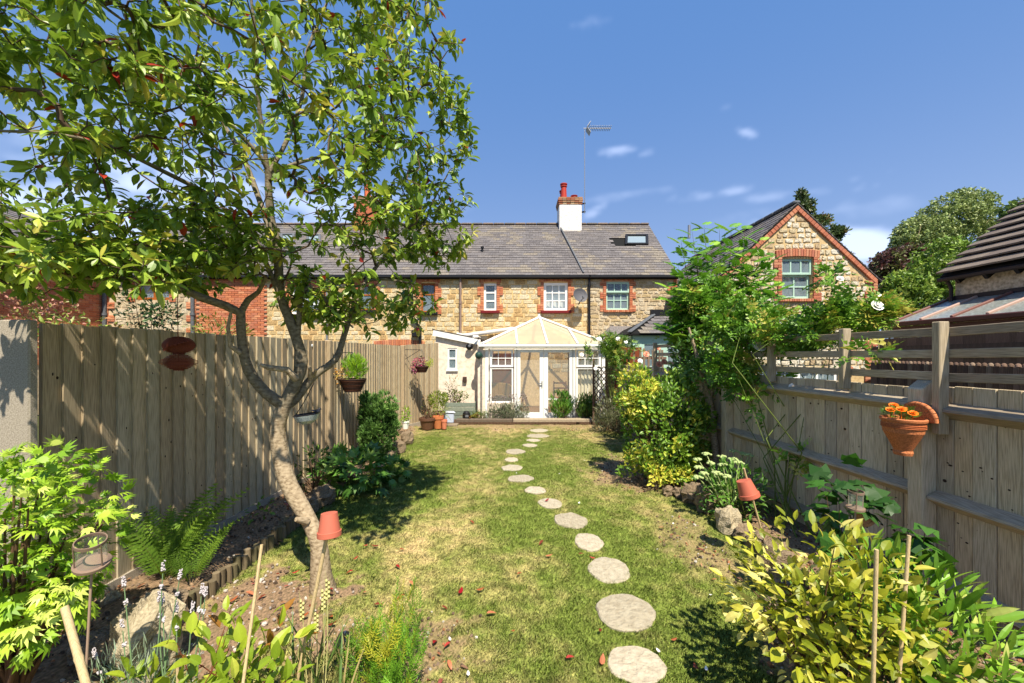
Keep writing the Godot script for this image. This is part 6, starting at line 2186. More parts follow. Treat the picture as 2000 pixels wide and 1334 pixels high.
	var lt := scatter(self, "leaves", leaf(1, 0.42, 0.3, 0.3, 4).done(), M.leaf_any, ll)
	lt.set_meta("label", "litter of small brown leaves scattered over soil and thin grass"); lt.set_meta("category", "leaf litter")

func cane(called: String, label: String, a: Vector3, b: Vector3, r := 0.006, group := "") -> void:
	var m := MB.new()
	var n := maxi(2, int(a.distance_to(b) / 0.16))
	var p := []
	var rad := []
	for i in n:
		var t0 := float(i) / n
		var t1 := (i + 0.93) / n
		p.append(a.lerp(b, t0)); rad.append(r * 1.12)
		p.append(a.lerp(b, t0 + 0.03)); rad.append(r)
		p.append(a.lerp(b, t1)); rad.append(r)
	m.tube(p, rad, 8)
	tagged(part(self, called, m, M.cane), label, "garden cane", group)

func turned(dir: Vector3, where: Vector3, spin := 0.0) -> Transform3D:
	var y := dir.normalized()
	var x := y.cross(Vector3(0.2, 0.1, 1)).normalized()
	return Transform3D(Basis(x, y, x.cross(y)) * Basis(Vector3.UP, spin), where)

func pot(called: String, label: String, xf: Transform3D, r: float, h: float, mat: Material, group := "", soil := true) -> Node3D:
	var o := thing(called, label, "plant pot", xf.origin, group)
	var m := MB.new()
	m.lathe([Vector2(0, 0), Vector2(r * 0.68, 0), Vector2(r * 0.9, h * 0.76), Vector2(r * 0.92, h * 0.77), Vector2(r, h * 0.775), Vector2(r, h * 0.985), Vector2(r * 0.97, h), Vector2(r * 0.9, h), Vector2(r * 0.86, h * 0.88)] + ([Vector2(0, h * 0.88)] if soil else [Vector2(r * 0.64, 0.012), Vector2(0, 0.012)]), 24, xf)
	part(o, "body", m, mat)
	return o

func flower_rose(m: MB, c: Vector3, r: float, face: Vector3) -> void:      # layers of cupped petals
	var b := aim(face, Vector3.UP if absf(face.y) < 0.9 else Vector3.BACK)
	for ringk in 4:
		var n: int = [7, 6, 5, 4][ringk]
		var rr0: float = r * [1.0, 0.78, 0.55, 0.3][ringk]
		for k in n:
			var a := TAU * (k + 0.5 * ringk) / n
			var out := b.x * cos(a) + b.z * sin(a)
			var d: Vector3 = (out * [1.0, 0.8, 0.55, 0.3][ringk] + b.y * [0.35, 0.7, 1.0, 1.2][ringk]).normalized()
			var side: Vector3 = d.cross(b.y).normalized()
			var w := rr0 * 0.62
			var p0 := c + b.y * 0.1 * r * ringk
			var p1: Vector3 = p0 + d * rr0 * 0.6
			var p2: Vector3 = p0 + d * rr0 + out * rr0 * 0.15
			m.quad(p0 - side * w * 0.3, p0 + side * w * 0.3, p1 + side * w, p1 - side * w)
			m.quad(p1 - side * w, p1 + side * w, p2 + side * w * 0.6, p2 - side * w * 0.6)

func foot(mid: Vector3, y := 0.03) -> Vector3: return Vector3(mid.x, y, mid.z)

func garden_plants() -> void:
	var m: MB
	var list := []
	# Japanese maple, near left
	var c := Vector3(-2.5, 0.82, -2.0)
	fill(list, c, Vector3(0.42, 0.5, 0.4), 1450, 0.042, 0.075, 3, [4, 4, 3, 1], {"fq": 5.0, "up": -0.05, "out": 0.9, "shell": 0.3, "gap": -0.2})
	fill(list, c + Vector3(0.14, -0.25, 0.05), Vector3(0.28, 0.25, 0.28), 260, 0.05, 0.08, 3, [4, 3, 2, 1], {"up": -0.25, "shell": 0.4})
	m = MB.new()
	sprigs(foot(c, 0.05), list, 46, 0.014, m, 0.03)
	plant("japanese_maple", "lime green japanese maple filling the near left corner", "shrub", foot(c), list, SH.maple, [Color(0.46, 0.62, 0.13), Color(0.57, 0.71, 0.17), Color(0.68, 0.79, 0.24), Color(0.80, 0.85, 0.42)], 220, m, M.stem_brown)
	# ferns
	for e in [[Vector3(-2.62, 0.1, -3.05), 24, 0.5, 0.8, "tall green fern with upright fronds against the left fence"], [Vector3(-2.42, 0.1, -3.02), 14, 0.35, 0.52, "lower bright fern in front of the tall one"]]:
		list = []
		for k in e[1]:
			var a: float = TAU * k / e[1] + rr(-0.2, 0.2)
			var d := Vector3(cos(a) * 0.6, rr(1.3, 2.8), sin(a) * 0.6).normalized()
			if d.x < -0.35: d.x = -0.2
			var s := rr(e[2], e[3])
			list.append([Transform3D(aim(d, Vector3(d.x * -0.2, 1, d.z * -0.2 + 0.5), s), e[0] + Vector3(cos(a), 0, sin(a)) * 0.03), rng.randi() % 2, rng.randi() % 3, s])
		plant("fern", e[4], "fern", e[0], list, [frond(1, 24, 0.28, 0.35), frond(1, 22, 0.3, 0.6)], [Color(0.46, 0.60, 0.21), Color(0.54, 0.67, 0.24), Color(0.40, 0.53, 0.19)], 60, null, null, false, "", "frond")
	# hellebore
	list = []
	c = Vector3(-2.12, 0.18, -5.35)
	fill(list, c, Vector3(0.48, 0.36, 0.36), 150, 0.13, 0.2, 3, [3, 3, 2, 1], {"shell": 0.3, "gap": -0.4, "up": 0.15, "low": 0.02})
	fill(list, c + Vector3(0.42, -0.02, -0.35), Vector3(0.22, 0.2, 0.2), 40, 0.1, 0.15, 3, [1, 2, 2, 3], {"gap": -0.4, "low": 0.02})
	m = MB.new()
	sprigs(foot(c, 0.05), list, 30, 0.006, m, 0.1)
	plant("hellebore", "dark green hellebore clump beside the lawn below the fence", "plant", foot(c), list, [palmate(1, 7, 0.42, 2.6), palmate(1, 5, 0.5, 2.2), palmate(1, 7, 0.45, 3.0)], [Color(0.27, 0.43, 0.16), Color(0.33, 0.50, 0.19), Color(0.40, 0.58, 0.23), Color(0.50, 0.63, 0.28)], 120, m, M.stem_green, false)
	list = []
	c = Vector3(-2.45, 0.38, -5.0)
	fill(list, c, Vector3(0.22, 0.36, 0.2), 110, 0.04, 0.08, 3, [3, 2, 1], {"gap": -0.1})
	m = MB.new()
	sprigs(foot(c, 0.05), list, 12, 0.008, m, 0.04)
	plant("shrub", "thin young shrub with few leaves between trunk and hellebore", "shrub", foot(c), list, SH.leaf, [Color(0.20, 0.32, 0.10), Color(0.28, 0.40, 0.13), Color(0.40, 0.50, 0.18)], 60, m, M.stem_brown)
	# dwarf conifer
	list = []
	var spray := MB.new()
	for k in 9:
		var d := Vector3(rr(-0.6, 0.6), 1, rr(-0.6, 0.6)).normalized()
		spray.put(leaf(rr(0.7, 1.1), 0.16, 0.3, 0.05, 3), Transform3D(aim(d, ball_dir()), Vector3(d.x, 0.1, d.z) * 0.25))
	for e in [[at(740, 850, 6.7), Vector3(0.34, 0.45, 0.3), 900], [at(722, 805, 6.7), Vector3(0.17, 0.42, 0.17), 420], [at(752, 808, 6.7), Vector3(0.18, 0.38, 0.18), 420], [at(735, 830, 6.6), Vector3(0.27, 0.5, 0.25), 500]]:
		fill(list, e[0], e[1], e[2], 0.055, 0.1, 1, [3, 3, 2], {"shell": 0.3, "up": 0.9, "out": 0.7, "jitter": 0.4, "gap": -0.25, "low": 0.05})
	plant("dwarf_conifer", "dense blue green dwarf conifer beside the left fence", "shrub", Vector3(-2.25, 0, -6.7), list, [spray], [Color(0.32, 0.46, 0.22), Color(0.40, 0.56, 0.27), Color(0.50, 0.65, 0.33)], 60, null, null)
	# variegated bush on the right
	list = []
	c = at(1305, 838, 5.65)
	fill(list, c, Vector3(0.66, 0.79, 0.55), 7000, 0.05, 0.085, 3, [4, 4.5, 1.8, 0.3], {"sky": 0.35, "side": 1.3, "shell": 0.28, "fq": 4.0, "gap": -0.18, "low": 0.1})
	fill(list, at(1248, 770, 5.75), Vector3(0.33, 0.46, 0.4), 2000, 0.045, 0.075, 3, [1.2, 2, 3, 2.2], {"sky": 0.4, "side": 1.2, "shell": 0.35, "fq": 5.0})
	fill(list, at(1285, 925, 5.45), Vector3(0.47, 0.19, 0.33), 900, 0.045, 0.075, 3, [1.2, 2, 2.4, 2.6], {"sky": 0.4, "side": 1.2, "shell": 0.35, "fq": 5.0, "low": 0.1})
	m = MB.new()
	sprigs(foot(c), list, 40, 0.014, m, 0.12)
	plant("variegated_bush", "rounded green and yellow variegated bush at the right border", "shrub", foot(c), list, SH.leaf, [Color(0.38, 0.53, 0.18), Color(0.48, 0.63, 0.20), Color(0.70, 0.76, 0.26), Color(0.88, 0.85, 0.36)], 200, m, M.stem_brown, true)
	# dark shrub and rowan shoots behind it
	list = []
	c = at(1380, 715, 6.3)
	fill(list, c, Vector3(0.68, 0.66, 0.45), 2300, 0.06, 0.1, 3, [4, 4, 1.5], {"shell": 0.4, "fq": 3.5, "gap": -0.12})
	fill(list, at(1412, 800, 5.75), Vector3(0.25, 0.6, 0.2), 700, 0.06, 0.1, 3, [4, 3, 1], {"shell": 0.4, "fq": 3.5})
	fill(list, at(1378, 715, 5.5), Vector3(0.5, 0.46, 0.2), 900, 0.06, 0.1, 3, [3, 4, 2], {"shell": 0.5, "fq": 4.0})
	m = MB.new()
	m.tube([Vector3(2.86, -0.03, -5.55), at(1398, 880, 5.55), at(1388, 800, 5.55), at(1380, 760, 5.6)], [0.06, 0.05, 0.05, 0.045], 10)
	m.tube([at(1382, 775, 5.58), at(1360, 690, 5.6), at(1345, 640, 5.6)], [0.035, 0.025, 0.015], 8)
	m.tube([at(1386, 775, 5.58), at(1410, 700, 5.65), at(1430, 640, 5.7)], [0.035, 0.025, 0.015], 8)
	var bark_stem := m
	plant("dark_shrub", "dark leaved lopped shrub with a bare grey trunk by the right fence", "shrub", Vector3(2.86, 0, -5.55), list, SH.leaf, [Color(0.32, 0.46, 0.20), Color(0.38, 0.54, 0.22), Color(0.50, 0.64, 0.28)], 120, bark_stem, M.bark)
	list = []
	m = MB.new()
	for e in [[1330, 470, 5.9], [1352, 452, 6.0], [1375, 440, 6.1], [1405, 448, 6.0], [1428, 445, 5.9], [1455, 448, 5.9], [1488, 470, 5.7], [1505, 500, 5.6], [1340, 540, 5.6], [1375, 520, 5.7], [1415, 530, 5.6], [1460, 530, 5.5], [1318, 590, 5.5], [1490, 560, 5.4], [1350, 610, 5.4], [1440, 600, 5.4], [1300, 640, 5.5], [1395, 585, 5.3], [1480, 610, 5.3], [1360, 490, 5.6], [1390, 480, 5.6], [1440, 490, 5.6], [1470, 500, 5.5], [1325, 520, 5.7], [1420, 570, 5.3], [1310, 560, 5.6], [1520, 560, 5.3], [1360, 570, 5.3]]:
		var a := at(1395 + (e[0] - 1395) * 0.25, 700, 6.2)
		var t := at(e[0], e[1], e[2] + 0.6)
		var ctrl := a.lerp(t, 0.5) + Vector3((t.x - a.x) * 0.25, 0.1, 0)
		var pts := []
		var rad := []
		for i in 9:
			var u := i / 8.0
			pts.append(a.lerp(ctrl, u).lerp(ctrl.lerp(t, u), u)); rad.append(0.014 * (1.1 - u))
		m.tube(pts, rad, 6, false)
		for k in 19:
			var u := 0.25 + 0.75 * k / 18.0
			var p := a.lerp(ctrl, u).lerp(ctrl.lerp(t, u), u)
			var ang := k * 2.4 + rr(-0.3, 0.3)
			var d := Vector3(cos(ang), 0.25 + 0.6 * u, sin(ang)).normalized()
			var s := rr(0.24, 0.38) * (1.1 - 0.35 * u)
			list.append([Transform3D(aim(d, Vector3.UP + d * 0.2 + Vector3(0, 0, 0.35), s), p), rng.randi() % 2, pick([3, 3, 2], p), s])
	plant("rowan", "young rowan with feathery fresh green leaves rising over the hedge", "tree", Vector3(2.9, 0, -5.75), list, [pinnate(1, 7, 0.4, 0.17, 0.3), pinnate(1, 6, 0.42, 0.19, 0.45)], [Color(0.35, 0.54, 0.14), Color(0.43, 0.63, 0.17), Color(0.54, 0.70, 0.22)], 250, m, M.stem_brown)
	# climbing rose along the right fence
	list = []
	var rose_leaf := [pinnate(1, 2, 0.5, 0.3, 0.3), pinnate(1, 3, 0.4, 0.24, 0.4)]
	for e in [[at(1455, 640, 5.0), Vector3(0.5, 0.34, 0.35), 800], [at(1545, 650, 4.45), Vector3(0.42, 0.24, 0.3), 560], [at(1625, 640, 4.0), Vector3(0.34, 0.18, 0.28), 400], [at(1690, 615, 3.7), Vector3(0.26, 0.16, 0.2), 300], [at(1395, 650, 6.0), Vector3(0.5, 0.42, 0.3), 620], [at(1335, 650, 6.3), Vector3(0.36, 0.42, 0.3), 360], [at(1440, 720, 4.9), Vector3(0.4, 0.34, 0.25), 420], [at(1700, 690, 3.35), Vector3(0.16, 0.04, 0.1), 22], [at(1520, 790, 4.5), Vector3(0.35, 0.35, 0.14), 60], [at(1560, 880, 4.0), Vector3(0.2, 0.3, 0.1), 26], [at(1640, 545, 3.9), Vector3(0.2, 0.12, 0.15), 45], [at(1380, 590, 6.0), Vector3(0.5, 0.35, 0.3), 520]]:
		fill(list, e[0], e[1], e[2], 0.085, 0.15, 2, [3, 4, 2, 0.8], {"shell": 0.5, "fq": 5.0, "gap": -0.1})
	m = MB.new()
	var base := Vector3(2.78, 0.05, -3.95)
	sprigs(base, list, 4, 0.005, m, 0.1)
	for k in 6:
		var b := base + Vector3(rr(-0.1, 0.12), 0, rr(-0.5, 0.2))
		m.tube([b, at(rr(1480, 1600), rr(800, 900), rr(3.9, 4.4)), at(rr(1430, 1640), rr(690, 770), rr(3.9, 4.8)), at(rr(1430, 1640), rr(600, 660), rr(4.0, 4.9))], [0.008, 0.006, 0.005, 0.003], 6, false)
	var ros := plant("climbing_rose", "rambling white climbing rose draped along the right fence", "rose", base, list, rose_leaf, [Color(0.33, 0.50, 0.15), Color(0.42, 0.60, 0.17), Color(0.54, 0.68, 0.23), Color(0.68, 0.66, 0.28)], 250, m, M.stem_green)
	var petal := leafy(0.6, 0.4)
	petal.albedo_color = Color(0.96, 0.95, 0.93)
	for e in [[1480, 676, 4.6, 0.075], [1407, 682, 5.3, 0.06], [1402, 700, 5.3, 0.05], [1562, 651, 4.2, 0.065], [1550, 655, 4.3, 0.05], [1712, 598, 3.5, 0.045], [1730, 590, 3.6, 0.07], [1554, 764, 4.2, 0.045], [1549, 757, 4.2, 0.04], [1640, 545, 3.9, 0.03], [1530, 628, 4.5, 0.04]]:
		m = MB.new()
		flower_rose(m, at(e[0], e[1], e[2]), e[3], Vector3(rr(-0.4, 0.2), rr(0.3, 0.8), 1).normalized())
		part(ros, "flower", m, petal)
	# rose over the lattice by the conservatory
	list = []
	fill(list, at(1195, 685, 9.7), Vector3(0.62, 0.4, 0.35), 800, 0.08, 0.14, 2, [3, 4, 3, 1], {"fq": 4.0, "gap": -0.05})
	fill(list, at(1215, 740, 9.5), Vector3(0.3, 0.3, 0.25), 160, 0.08, 0.13, 2, [3, 3, 2, 1], {"fq": 4.0})
	m = MB.new()
	base = Vector3(2.5, 0.05, -9.7)
	sprigs(base, list, 24, 0.008, m, 0.08)
	ros = plant("climbing_rose", "cream flowered rose arching over the lattice beside the conservatory", "rose", base, list, rose_leaf, [Color(0.28, 0.42, 0.12), Color(0.37, 0.52, 0.15), Color(0.50, 0.62, 0.22), Color(0.66, 0.66, 0.3)], 120, m, M.stem_green)
	var peach := leafy(0.6, 0.4)
	peach.albedo_color = Color(0.93, 0.62, 0.50)
	for e in [[1170, 662, 9.5, 0.05, 0], [1207, 662, 9.5, 0.045, 0], [1222, 668, 9.6, 0.04, 0], [1136, 693, 9.5, 0.045, 0], [1163, 720, 9.4, 0.04, 0], [1250, 705, 9.3, 0.05, 0], [1287, 712, 6.6, 0.05, 1], [1297, 707, 6.6, 0.045, 1], [1262, 692, 9.3, 0.06, 1], [1285, 680, 9.3, 0.05, 1]]:
		m = MB.new()
		flower_rose(m, at(e[0], e[1], e[2]), e[3], Vector3(0, 0.4, 1).normalized())
		part(ros, "flower", m, peach if e[4] else petal, "peach coloured bloom" if e[4] else "")
	# herbs in front of the conservatory
	for e in [["rosemary", "upright bright green rosemary in front of the right door", at(1098, 793, 10.55), Vector3(0.32, 0.42, 0.2), 1200, [Color(0.25, 0.42, 0.10), Color(0.33, 0.52, 0.14), Color(0.43, 0.60, 0.2)], 1.4, 0.06, 0.13], ["rosemary", "upright rosemary below the right hand side light", at(1148, 797, 10.6), Vector3(0.36, 0.42, 0.2), 1300, [Color(0.24, 0.39, 0.12), Color(0.32, 0.47, 0.15), Color(0.40, 0.53, 0.2)], 1.3, 0.06, 0.12], ["lavender_bush", "grey green lavender bush left of the doors", at(993, 806, 10.6), Vector3(0.56, 0.27, 0.25), 1700, [Color(0.35, 0.40, 0.30), Color(0.45, 0.49, 0.38), Color(0.54, 0.56, 0.46)], 0.7, 0.05, 0.1], ["hebe", "low green hebe at the end of the dark sleeper", at(935, 812, 10.55), Vector3(0.3, 0.14, 0.2), 520, [Color(0.27, 0.37, 0.15), Color(0.34, 0.44, 0.18), Color(0.4, 0.5, 0.22)], 0.6, 0.04, 0.07], ["sage_bush", "thin grey dried lavender bush right of the rosemary", at(1190, 822, 9.2), Vector3(0.36, 0.55, 0.3), 1500, [Color(0.40, 0.40, 0.30), Color(0.48, 0.50, 0.37), Color(0.34, 0.38, 0.23)], 0.8, 0.05, 0.1]]:
		list = []
		fill(list, e[2], e[3], e[4], e[7], e[8], 2, [3, 3, 2], {"up": e[6], "out": 0.5, "jitter": 0.35, "gap": -0.3, "low": 0.04, "shell": 0.4})
		m = MB.new()
		sprigs(foot(e[2], 0.06), list, 26, 0.005, m, 0.15)
		if e[0] == "lavender_bush":
			for k in 46:
				var p := e[2] + Vector3(rr(-0.55, 0.5), 0.15, rr(-0.2, 0.2)) as Vector3
				m.tube([p, p + Vector3(rr(-0.06, 0.06), rr(0.15, 0.34), 0)], [0.003, 0.002], 4, false)
				m.ball(p + Vector3(0, rr(0.2, 0.34), 0), Vector3(0.01, 0.03, 0.01), 5, 4)
		plant(e[0], e[1], "shrub", foot(e[2], 0.05), list, SH.narrow, e[5], 40, m, M.stem_brown if e[0] != "lavender_bush" else surf(Color(0.48, 0.42, 0.40), 0.9))
	list = []
	for k in 46:
		var a := rr(0, TAU)
		var d := Vector3(cos(a), rr(0.7, 1.8), sin(a)).normalized()
		var s := rr(0.18, 0.34)
		list.append([Transform3D(aim(d, Vector3.UP + d * 0.2, s), at(921, 818, 10.6)), 0, rng.randi() % 2, s])
	plant("yellow_grass", "tuft of bronze yellow grass leaves beside the black lamp", "plant", foot(at(921, 818, 10.6), 0.06), list, [leaf(1, 0.09, 0.3, 0.6)], [Color(0.66, 0.58, 0.25), Color(0.62, 0.44, 0.2)], 60, null, null)
	# sedum
	list = []
	c = Vector3(2.42, 0.3, -4.42)
	fill(list, c, Vector3(0.4, 0.34, 0.3), 620, 0.045, 0.085, 3, [3, 3, 2], {"up": 0.5, "gap": -0.3, "low": 0.05})
	m = MB.new()
	sprigs(foot(c), list, 30, 0.007, m, 0.15)
	var se := plant("sedum", "sedum clump with flat pale green flower heads under the right fence", "plant", foot(c), list, SH.leaf, [Color(0.30, 0.47, 0.16), Color(0.38, 0.56, 0.20), Color(0.48, 0.64, 0.27)], 120, m, M.stem_green)
	var head := surf(Color(0.66, 0.72, 0.48), 0.9)
	for e in [[1364, 898, 4.5], [1385, 904, 4.4], [1375, 925, 4.3], [1380, 887, 4.7], [1410, 892, 4.7], [1412, 908, 4.4], [1433, 881, 4.8], [1432, 897, 4.5], [1443, 904, 4.4], [1451, 886, 4.8], [1462, 889, 4.7], [1418, 930, 4.2], [1363, 932, 4.3], [1400, 924, 4.2], [1498, 920, 4.6], [1365, 913, 4.4], [1470, 884, 4.9]]:
		m = MB.new()
		var p := at(e[0], e[1], e[2])
		for k in 14:
			var q := Vector3(rr(-1, 1), 0, rr(-1, 1))
			if q.length() > 1: q = q.normalized()
			m.ball(p + Vector3(q.x * 0.045, 0.012 * (1 - q.length_squared()), q.z * 0.045), Vector3(0.017, 0.012, 0.017), 6, 4)
		m.tube([p, p.lerp(Vector3(c.x, 0.05, c.z), 0.5), Vector3(c.x, 0.03, c.z)], [0.005, 0.006, 0.006], 5, false)
		part(se, "flower_head", m, head)
	# yellow leaved shrub, near right
	list = []
	c = Vector3(1.62, 0.52, -2.08)
	fill(list, c, Vector3(0.47, 0.39, 0.4), 850, 0.045, 0.088, 3, [3, 3, 2.5, 2], {"shell": 0.4, "up": 0.35, "gap": -0.16, "fq": 4.0, "low": 0.05})
	fill(list, c + Vector3(-0.22, 0.02, 0.1), Vector3(0.3, 0.28, 0.3), 210, 0.05, 0.09, 3, [2, 3, 3, 2], {"gap": -0.2})
	fill(list, c + Vector3(0.1, -0.22, 0.22), Vector3(0.35, 0.25, 0.2), 220, 0.05, 0.09, 3, [3, 3, 2, 1], {"gap": -0.2, "low": 0.03})
	m = MB.new()
	sprigs(foot(c), list, 44, 0.008, m, 0.1)
	plant("yellow_shrub", "yellow leaved shrub in the near right border", "shrub", foot(c), list, SH.leaf, [Color(0.50, 0.55, 0.10), Color(0.63, 0.65, 0.16), Color(0.76, 0.74, 0.28), Color(0.85, 0.82, 0.47)], 260, m, M.stem_brown)
	# currant behind it
	for e in [[Vector3(2.18, 0.78, -2.62), Vector3(0.2, 0.3, 0.16), 40, "dark lobed currant leaves below the glass candle holder"], [Vector3(2.42, 0.72, -2.42), Vector3(0.14, 0.22, 0.1), 20, "dark lobed currant leaves beside the fence post"]]:
		list = []
		fill(list, e[0], e[1], e[2], 0.09, 0.15, 3, [3, 2, 1], {"up": -0.1, "gap": -0.5, "shell": 0.5})
		m = MB.new()
		sprigs(foot(e[0]), list, 10, 0.006, m, 0.05)
		plant("currant", e[3], "shrub", foot(e[0]), list, [palmate(1, 5, 0.75, 2.6), palmate(1, 5, 0.8, 2.3), palmate(1, 5, 0.7, 2.8)], [Color(0.18, 0.33, 0.10), Color(0.25, 0.43, 0.13), Color(0.33, 0.52, 0.17)], 60, m, M.stem_brown)
	# narrow leaved green plant, near right corner
	list = []
	c = Vector3(2.05, 0.36, -2.12)
	fill(list, c, Vector3(0.42, 0.36, 0.36), 700, 0.09, 0.17, 2, [3, 3, 2, 1], {"up": 0.9, "out": 0.8, "gap": -0.3, "low": 0.03})
	m = MB.new()
	sprigs(foot(c), list, 34, 0.006, m, 0.2)
	plant("leafy_clump", "lush narrow leaved bright green clump in the near right corner", "plant", foot(c), list, SH.narrow, [Color(0.36, 0.53, 0.12), Color(0.47, 0.65, 0.17), Color(0.60, 0.74, 0.26), Color(0.76, 0.80, 0.42)], 220, m, M.stem_green)
	list = []
	for k in 420:
		var p := Vector3(rr(2.0, 2.75), 0.0, rr(-2.45, -1.9))
		var d := Vector3(rr(-0.5, 0.5), 1, rr(-0.5, 0.5)).normalized()
		var s := rr(0.08, 0.2)
		list.append([Transform3D(aim(d, ball_dir(), s), p), 0, rng.randi() % 2, s])
	plant("long_grass", "tuft of long green grass at the foot of the right fence", "grass", Vector3(2.4, 0, -2.15), list, [leaf(1, 0.06, 0.3, 0.5)], [Color(0.20, 0.36, 0.08), Color(0.29, 0.46, 0.12)], 0, null, null)
	# near left corner: yellow green shrub, lavender stalks, wheat and a feathery plant
	list = []
	c = Vector3(-1.24, 0.40, -1.75)
	fill(list, c, Vector3(0.36, 0.22, 0.22), 230, 0.06, 0.095, 3, [3, 3, 2, 0.5], {"up": 0.5, "gap": -0.3, "shell": 0.5})
	fill(list, c + Vector3(-0.4, -0.08, 0.05), Vector3(0.16, 0.12, 0.12), 36, 0.06, 0.09, 3, [3, 3, 2, 0.5], {"gap": -0.4})
	m = MB.new()
	sprigs(foot(c), list, 40, 0.005, m, 0.2)
	plant("low_shrub", "yellow green shrub with reddish stems at the near left edge", "shrub", foot(c), list, SH.leaf, [Color(0.50, 0.60, 0.14), Color(0.62, 0.69, 0.18), Color(0.74, 0.77, 0.30), Color(0.6, 0.42, 0.16)], 220, m, surf(Color(0.45, 0.24, 0.16), 0.8))
	var lav := thing("lavender_plant", "pale lavender stalks with faded spikes before the big rock", "plant", Vector3(-1.55, 0, -1.85))
	var spike := surf(Color(0.70, 0.67, 0.68), 0.9)
	for e in [[243, 1150, 262, 1290], [318, 1120, 300, 1290], [350, 1135, 315, 1300], [393, 1165, 370, 1290], [312, 1178, 322, 1300], [318, 1185, 326, 1300], [345, 1200, 345, 1310], [375, 1200, 360, 1310], [188, 1290, 215, 1334], [240, 1232, 258, 1310], [400, 1170, 380, 1300]]:
		m = MB.new()
		var t := at(e[0], e[1], 1.8)
		var b := at(e[2], e[3] + 60, 1.75)
		m.tube([b, b.lerp(t, 0.5) + Vector3(rr(-0.01, 0.01), 0, 0), t], [0.0032, 0.0028, 0.002], 5, false)
		var st := part(lav, "stalk", m, surf(Color(0.42, 0.52, 0.36), 0.8))
		m = MB.new()
		for k in 12:
			var u := k / 11.0
			var p := t + (t - b).normalized() * (0.05 * u - (0.06 if k < 3 else 0.0))
			for j in 3: m.ball(p + ball_dir() * 0.006, Vector3(0.0042, 0.006, 0.0042) * (1.15 - 0.5 * u), 5, 4)
		part(st, "flower_spike", m, spike)
	list = []
	fill(list, at(300, 1320, 1.8), Vector3(0.2, 0.12, 0.12), 240, 0.04, 0.08, 2, [3, 2], {"up": 1.1, "gap": -0.4, "jitter": 0.5})
	fill(list, at(215, 1330, 1.7), Vector3(0.12, 0.1, 0.1), 130, 0.04, 0.07, 2, [3, 2], {"up": 1.1, "gap": -0.4, "jitter": 0.5})
	pieces(lav, "leaf", "foliage", list, [leaf(1, 0.08, 0.2, 0.1, 3).done(), leaf(1, 0.06, 0.2, 0.2, 3).done()], leaf_mats([Color(0.50, 0.57, 0.47), Color(0.58, 0.64, 0.53)]), [Color(0.50, 0.57, 0.47), Color(0.58, 0.64, 0.53)], M.leaf_any, 40, 0.2)
	var wh := thing("wheat_plant", "a few pale wheat stalks with bearded ears beside the tall cane", "plant", Vector3(-0.95, 0, -1.95))
	for e in [[632, 1170, 628, 1400], [618, 1215, 615, 1400], [603, 1245, 610, 1400], [590, 1190, 600, 1400], [640, 1150, 632, 1400]]:
		m = MB.new()
		var t := at(e[0], e[1], 1.95)
		var b := at(e[2], e[3], 1.93)
		m.tube([b, b.lerp(t, 0.6) + Vector3(0.008, 0, 0), t], [0.003, 0.0025, 0.002], 5, false)
		m.col = Color.WHITE
		for k in 9:
			var p := t + Vector3(0.006 * (1 if k % 2 else -1), -0.05 + 0.011 * k, 0)
			m.ball(p, Vector3(0.006, 0.011, 0.006), 6, 4)
			m.tube([p, p + Vector3(0.01 * (1 if k % 2 else -1), 0.05, rr(-0.01, 0.01))], [0.0012, 0.0006], 3, false)
		part(wh, "stalk", m, surf(Color(0.70, 0.68, 0.45), 0.8))
	list = []
	for k in 70:
		var p := Vector3(rr(-1.12, -0.82), 0.0, rr(-2.15, -1.85))
		var s := rr(0.25, 0.5)
		list.append([Transform3D(aim(Vector3(rr(-0.25, 0.25), 1, rr(-0.2, 0.2)), ball_dir(), s), p), 0, rng.randi() % 3, s])
	pieces(wh, "blade", "blades", list, [leaf(1, 0.03, 0.3, 0.35).done()], leaf_mats([Color(0.36, 0.48, 0.22), Color(0.55, 0.58, 0.34), Color(0.68, 0.62, 0.42)]), [Color(0.36, 0.48, 0.22)], M.leaf_any, 80)
	list = []
	var feather := MB.new()
	for i in 9:
		for s in [-1.0, 1.0]:
			var p := Vector3(0, i / 9.0, 0)
			var d := Vector3(s * 0.8, 0.8, rr(-0.5, 0.5)).normalized() * 0.28 * (1.1 - i / 12.0)
			var w := Vector3(0.012, 0, 0.012)
			feather.tri(p - w, p + w, p + d)
			feather.tri(p + d * 0.4 - w, p + d * 0.4 + w, p + d * 0.4 + Vector3(d.x * 0.2, 0.14, 0.1 * s))
	feather.quad(Vector3(-0.008, 0, 0), Vector3(0.008, 0, 0), Vector3(0.004, 1, 0), Vector3(-0.004, 1, 0))
	for e in [[Vector3(-0.72, 0, -2.12), 90, 0.42], [Vector3(-0.57, 0, -2.05), 80, 0.40], [Vector3(-0.64, 0, -2.35), 60, 0.45], [Vector3(-0.83, 0, -2.2), 40, 0.3]]:
		for k in e[1]:
			var y := rr(0.0, 1.0)
			var p: Vector3 = e[0] + Vector3(rr(-0.09, 0.09), y * e[2] * 0.75, rr(-0.09, 0.09))
			var s := rr(0.1, 0.2)
			list.append([Transform3D(aim(Vector3(rr(-0.6, 0.6), 1, rr(-0.6, 0.6)), ball_dir(), s), p), 0, pick([3, 3, 1.2], p), s])
	plant("feathery_plant", "feathery bright green cosmos plant at the near edge of the lawn", "plant", Vector3(-0.68, 0, -2.18), list, [feather], [Color(0.38, 0.56, 0.14), Color(0.47, 0.65, 0.18), Color(0.70, 0.70, 0.22)], 150, null, null, false, "", "frond")
	# sprigs of young growth on the lawn edge
	list = []
	fill(list, Vector3(-2.5, 0.25, -4.0), Vector3(0.12, 0.2, 0.1), 26, 0.04, 0.07, 3, [2, 2], {"gap": -0.5})
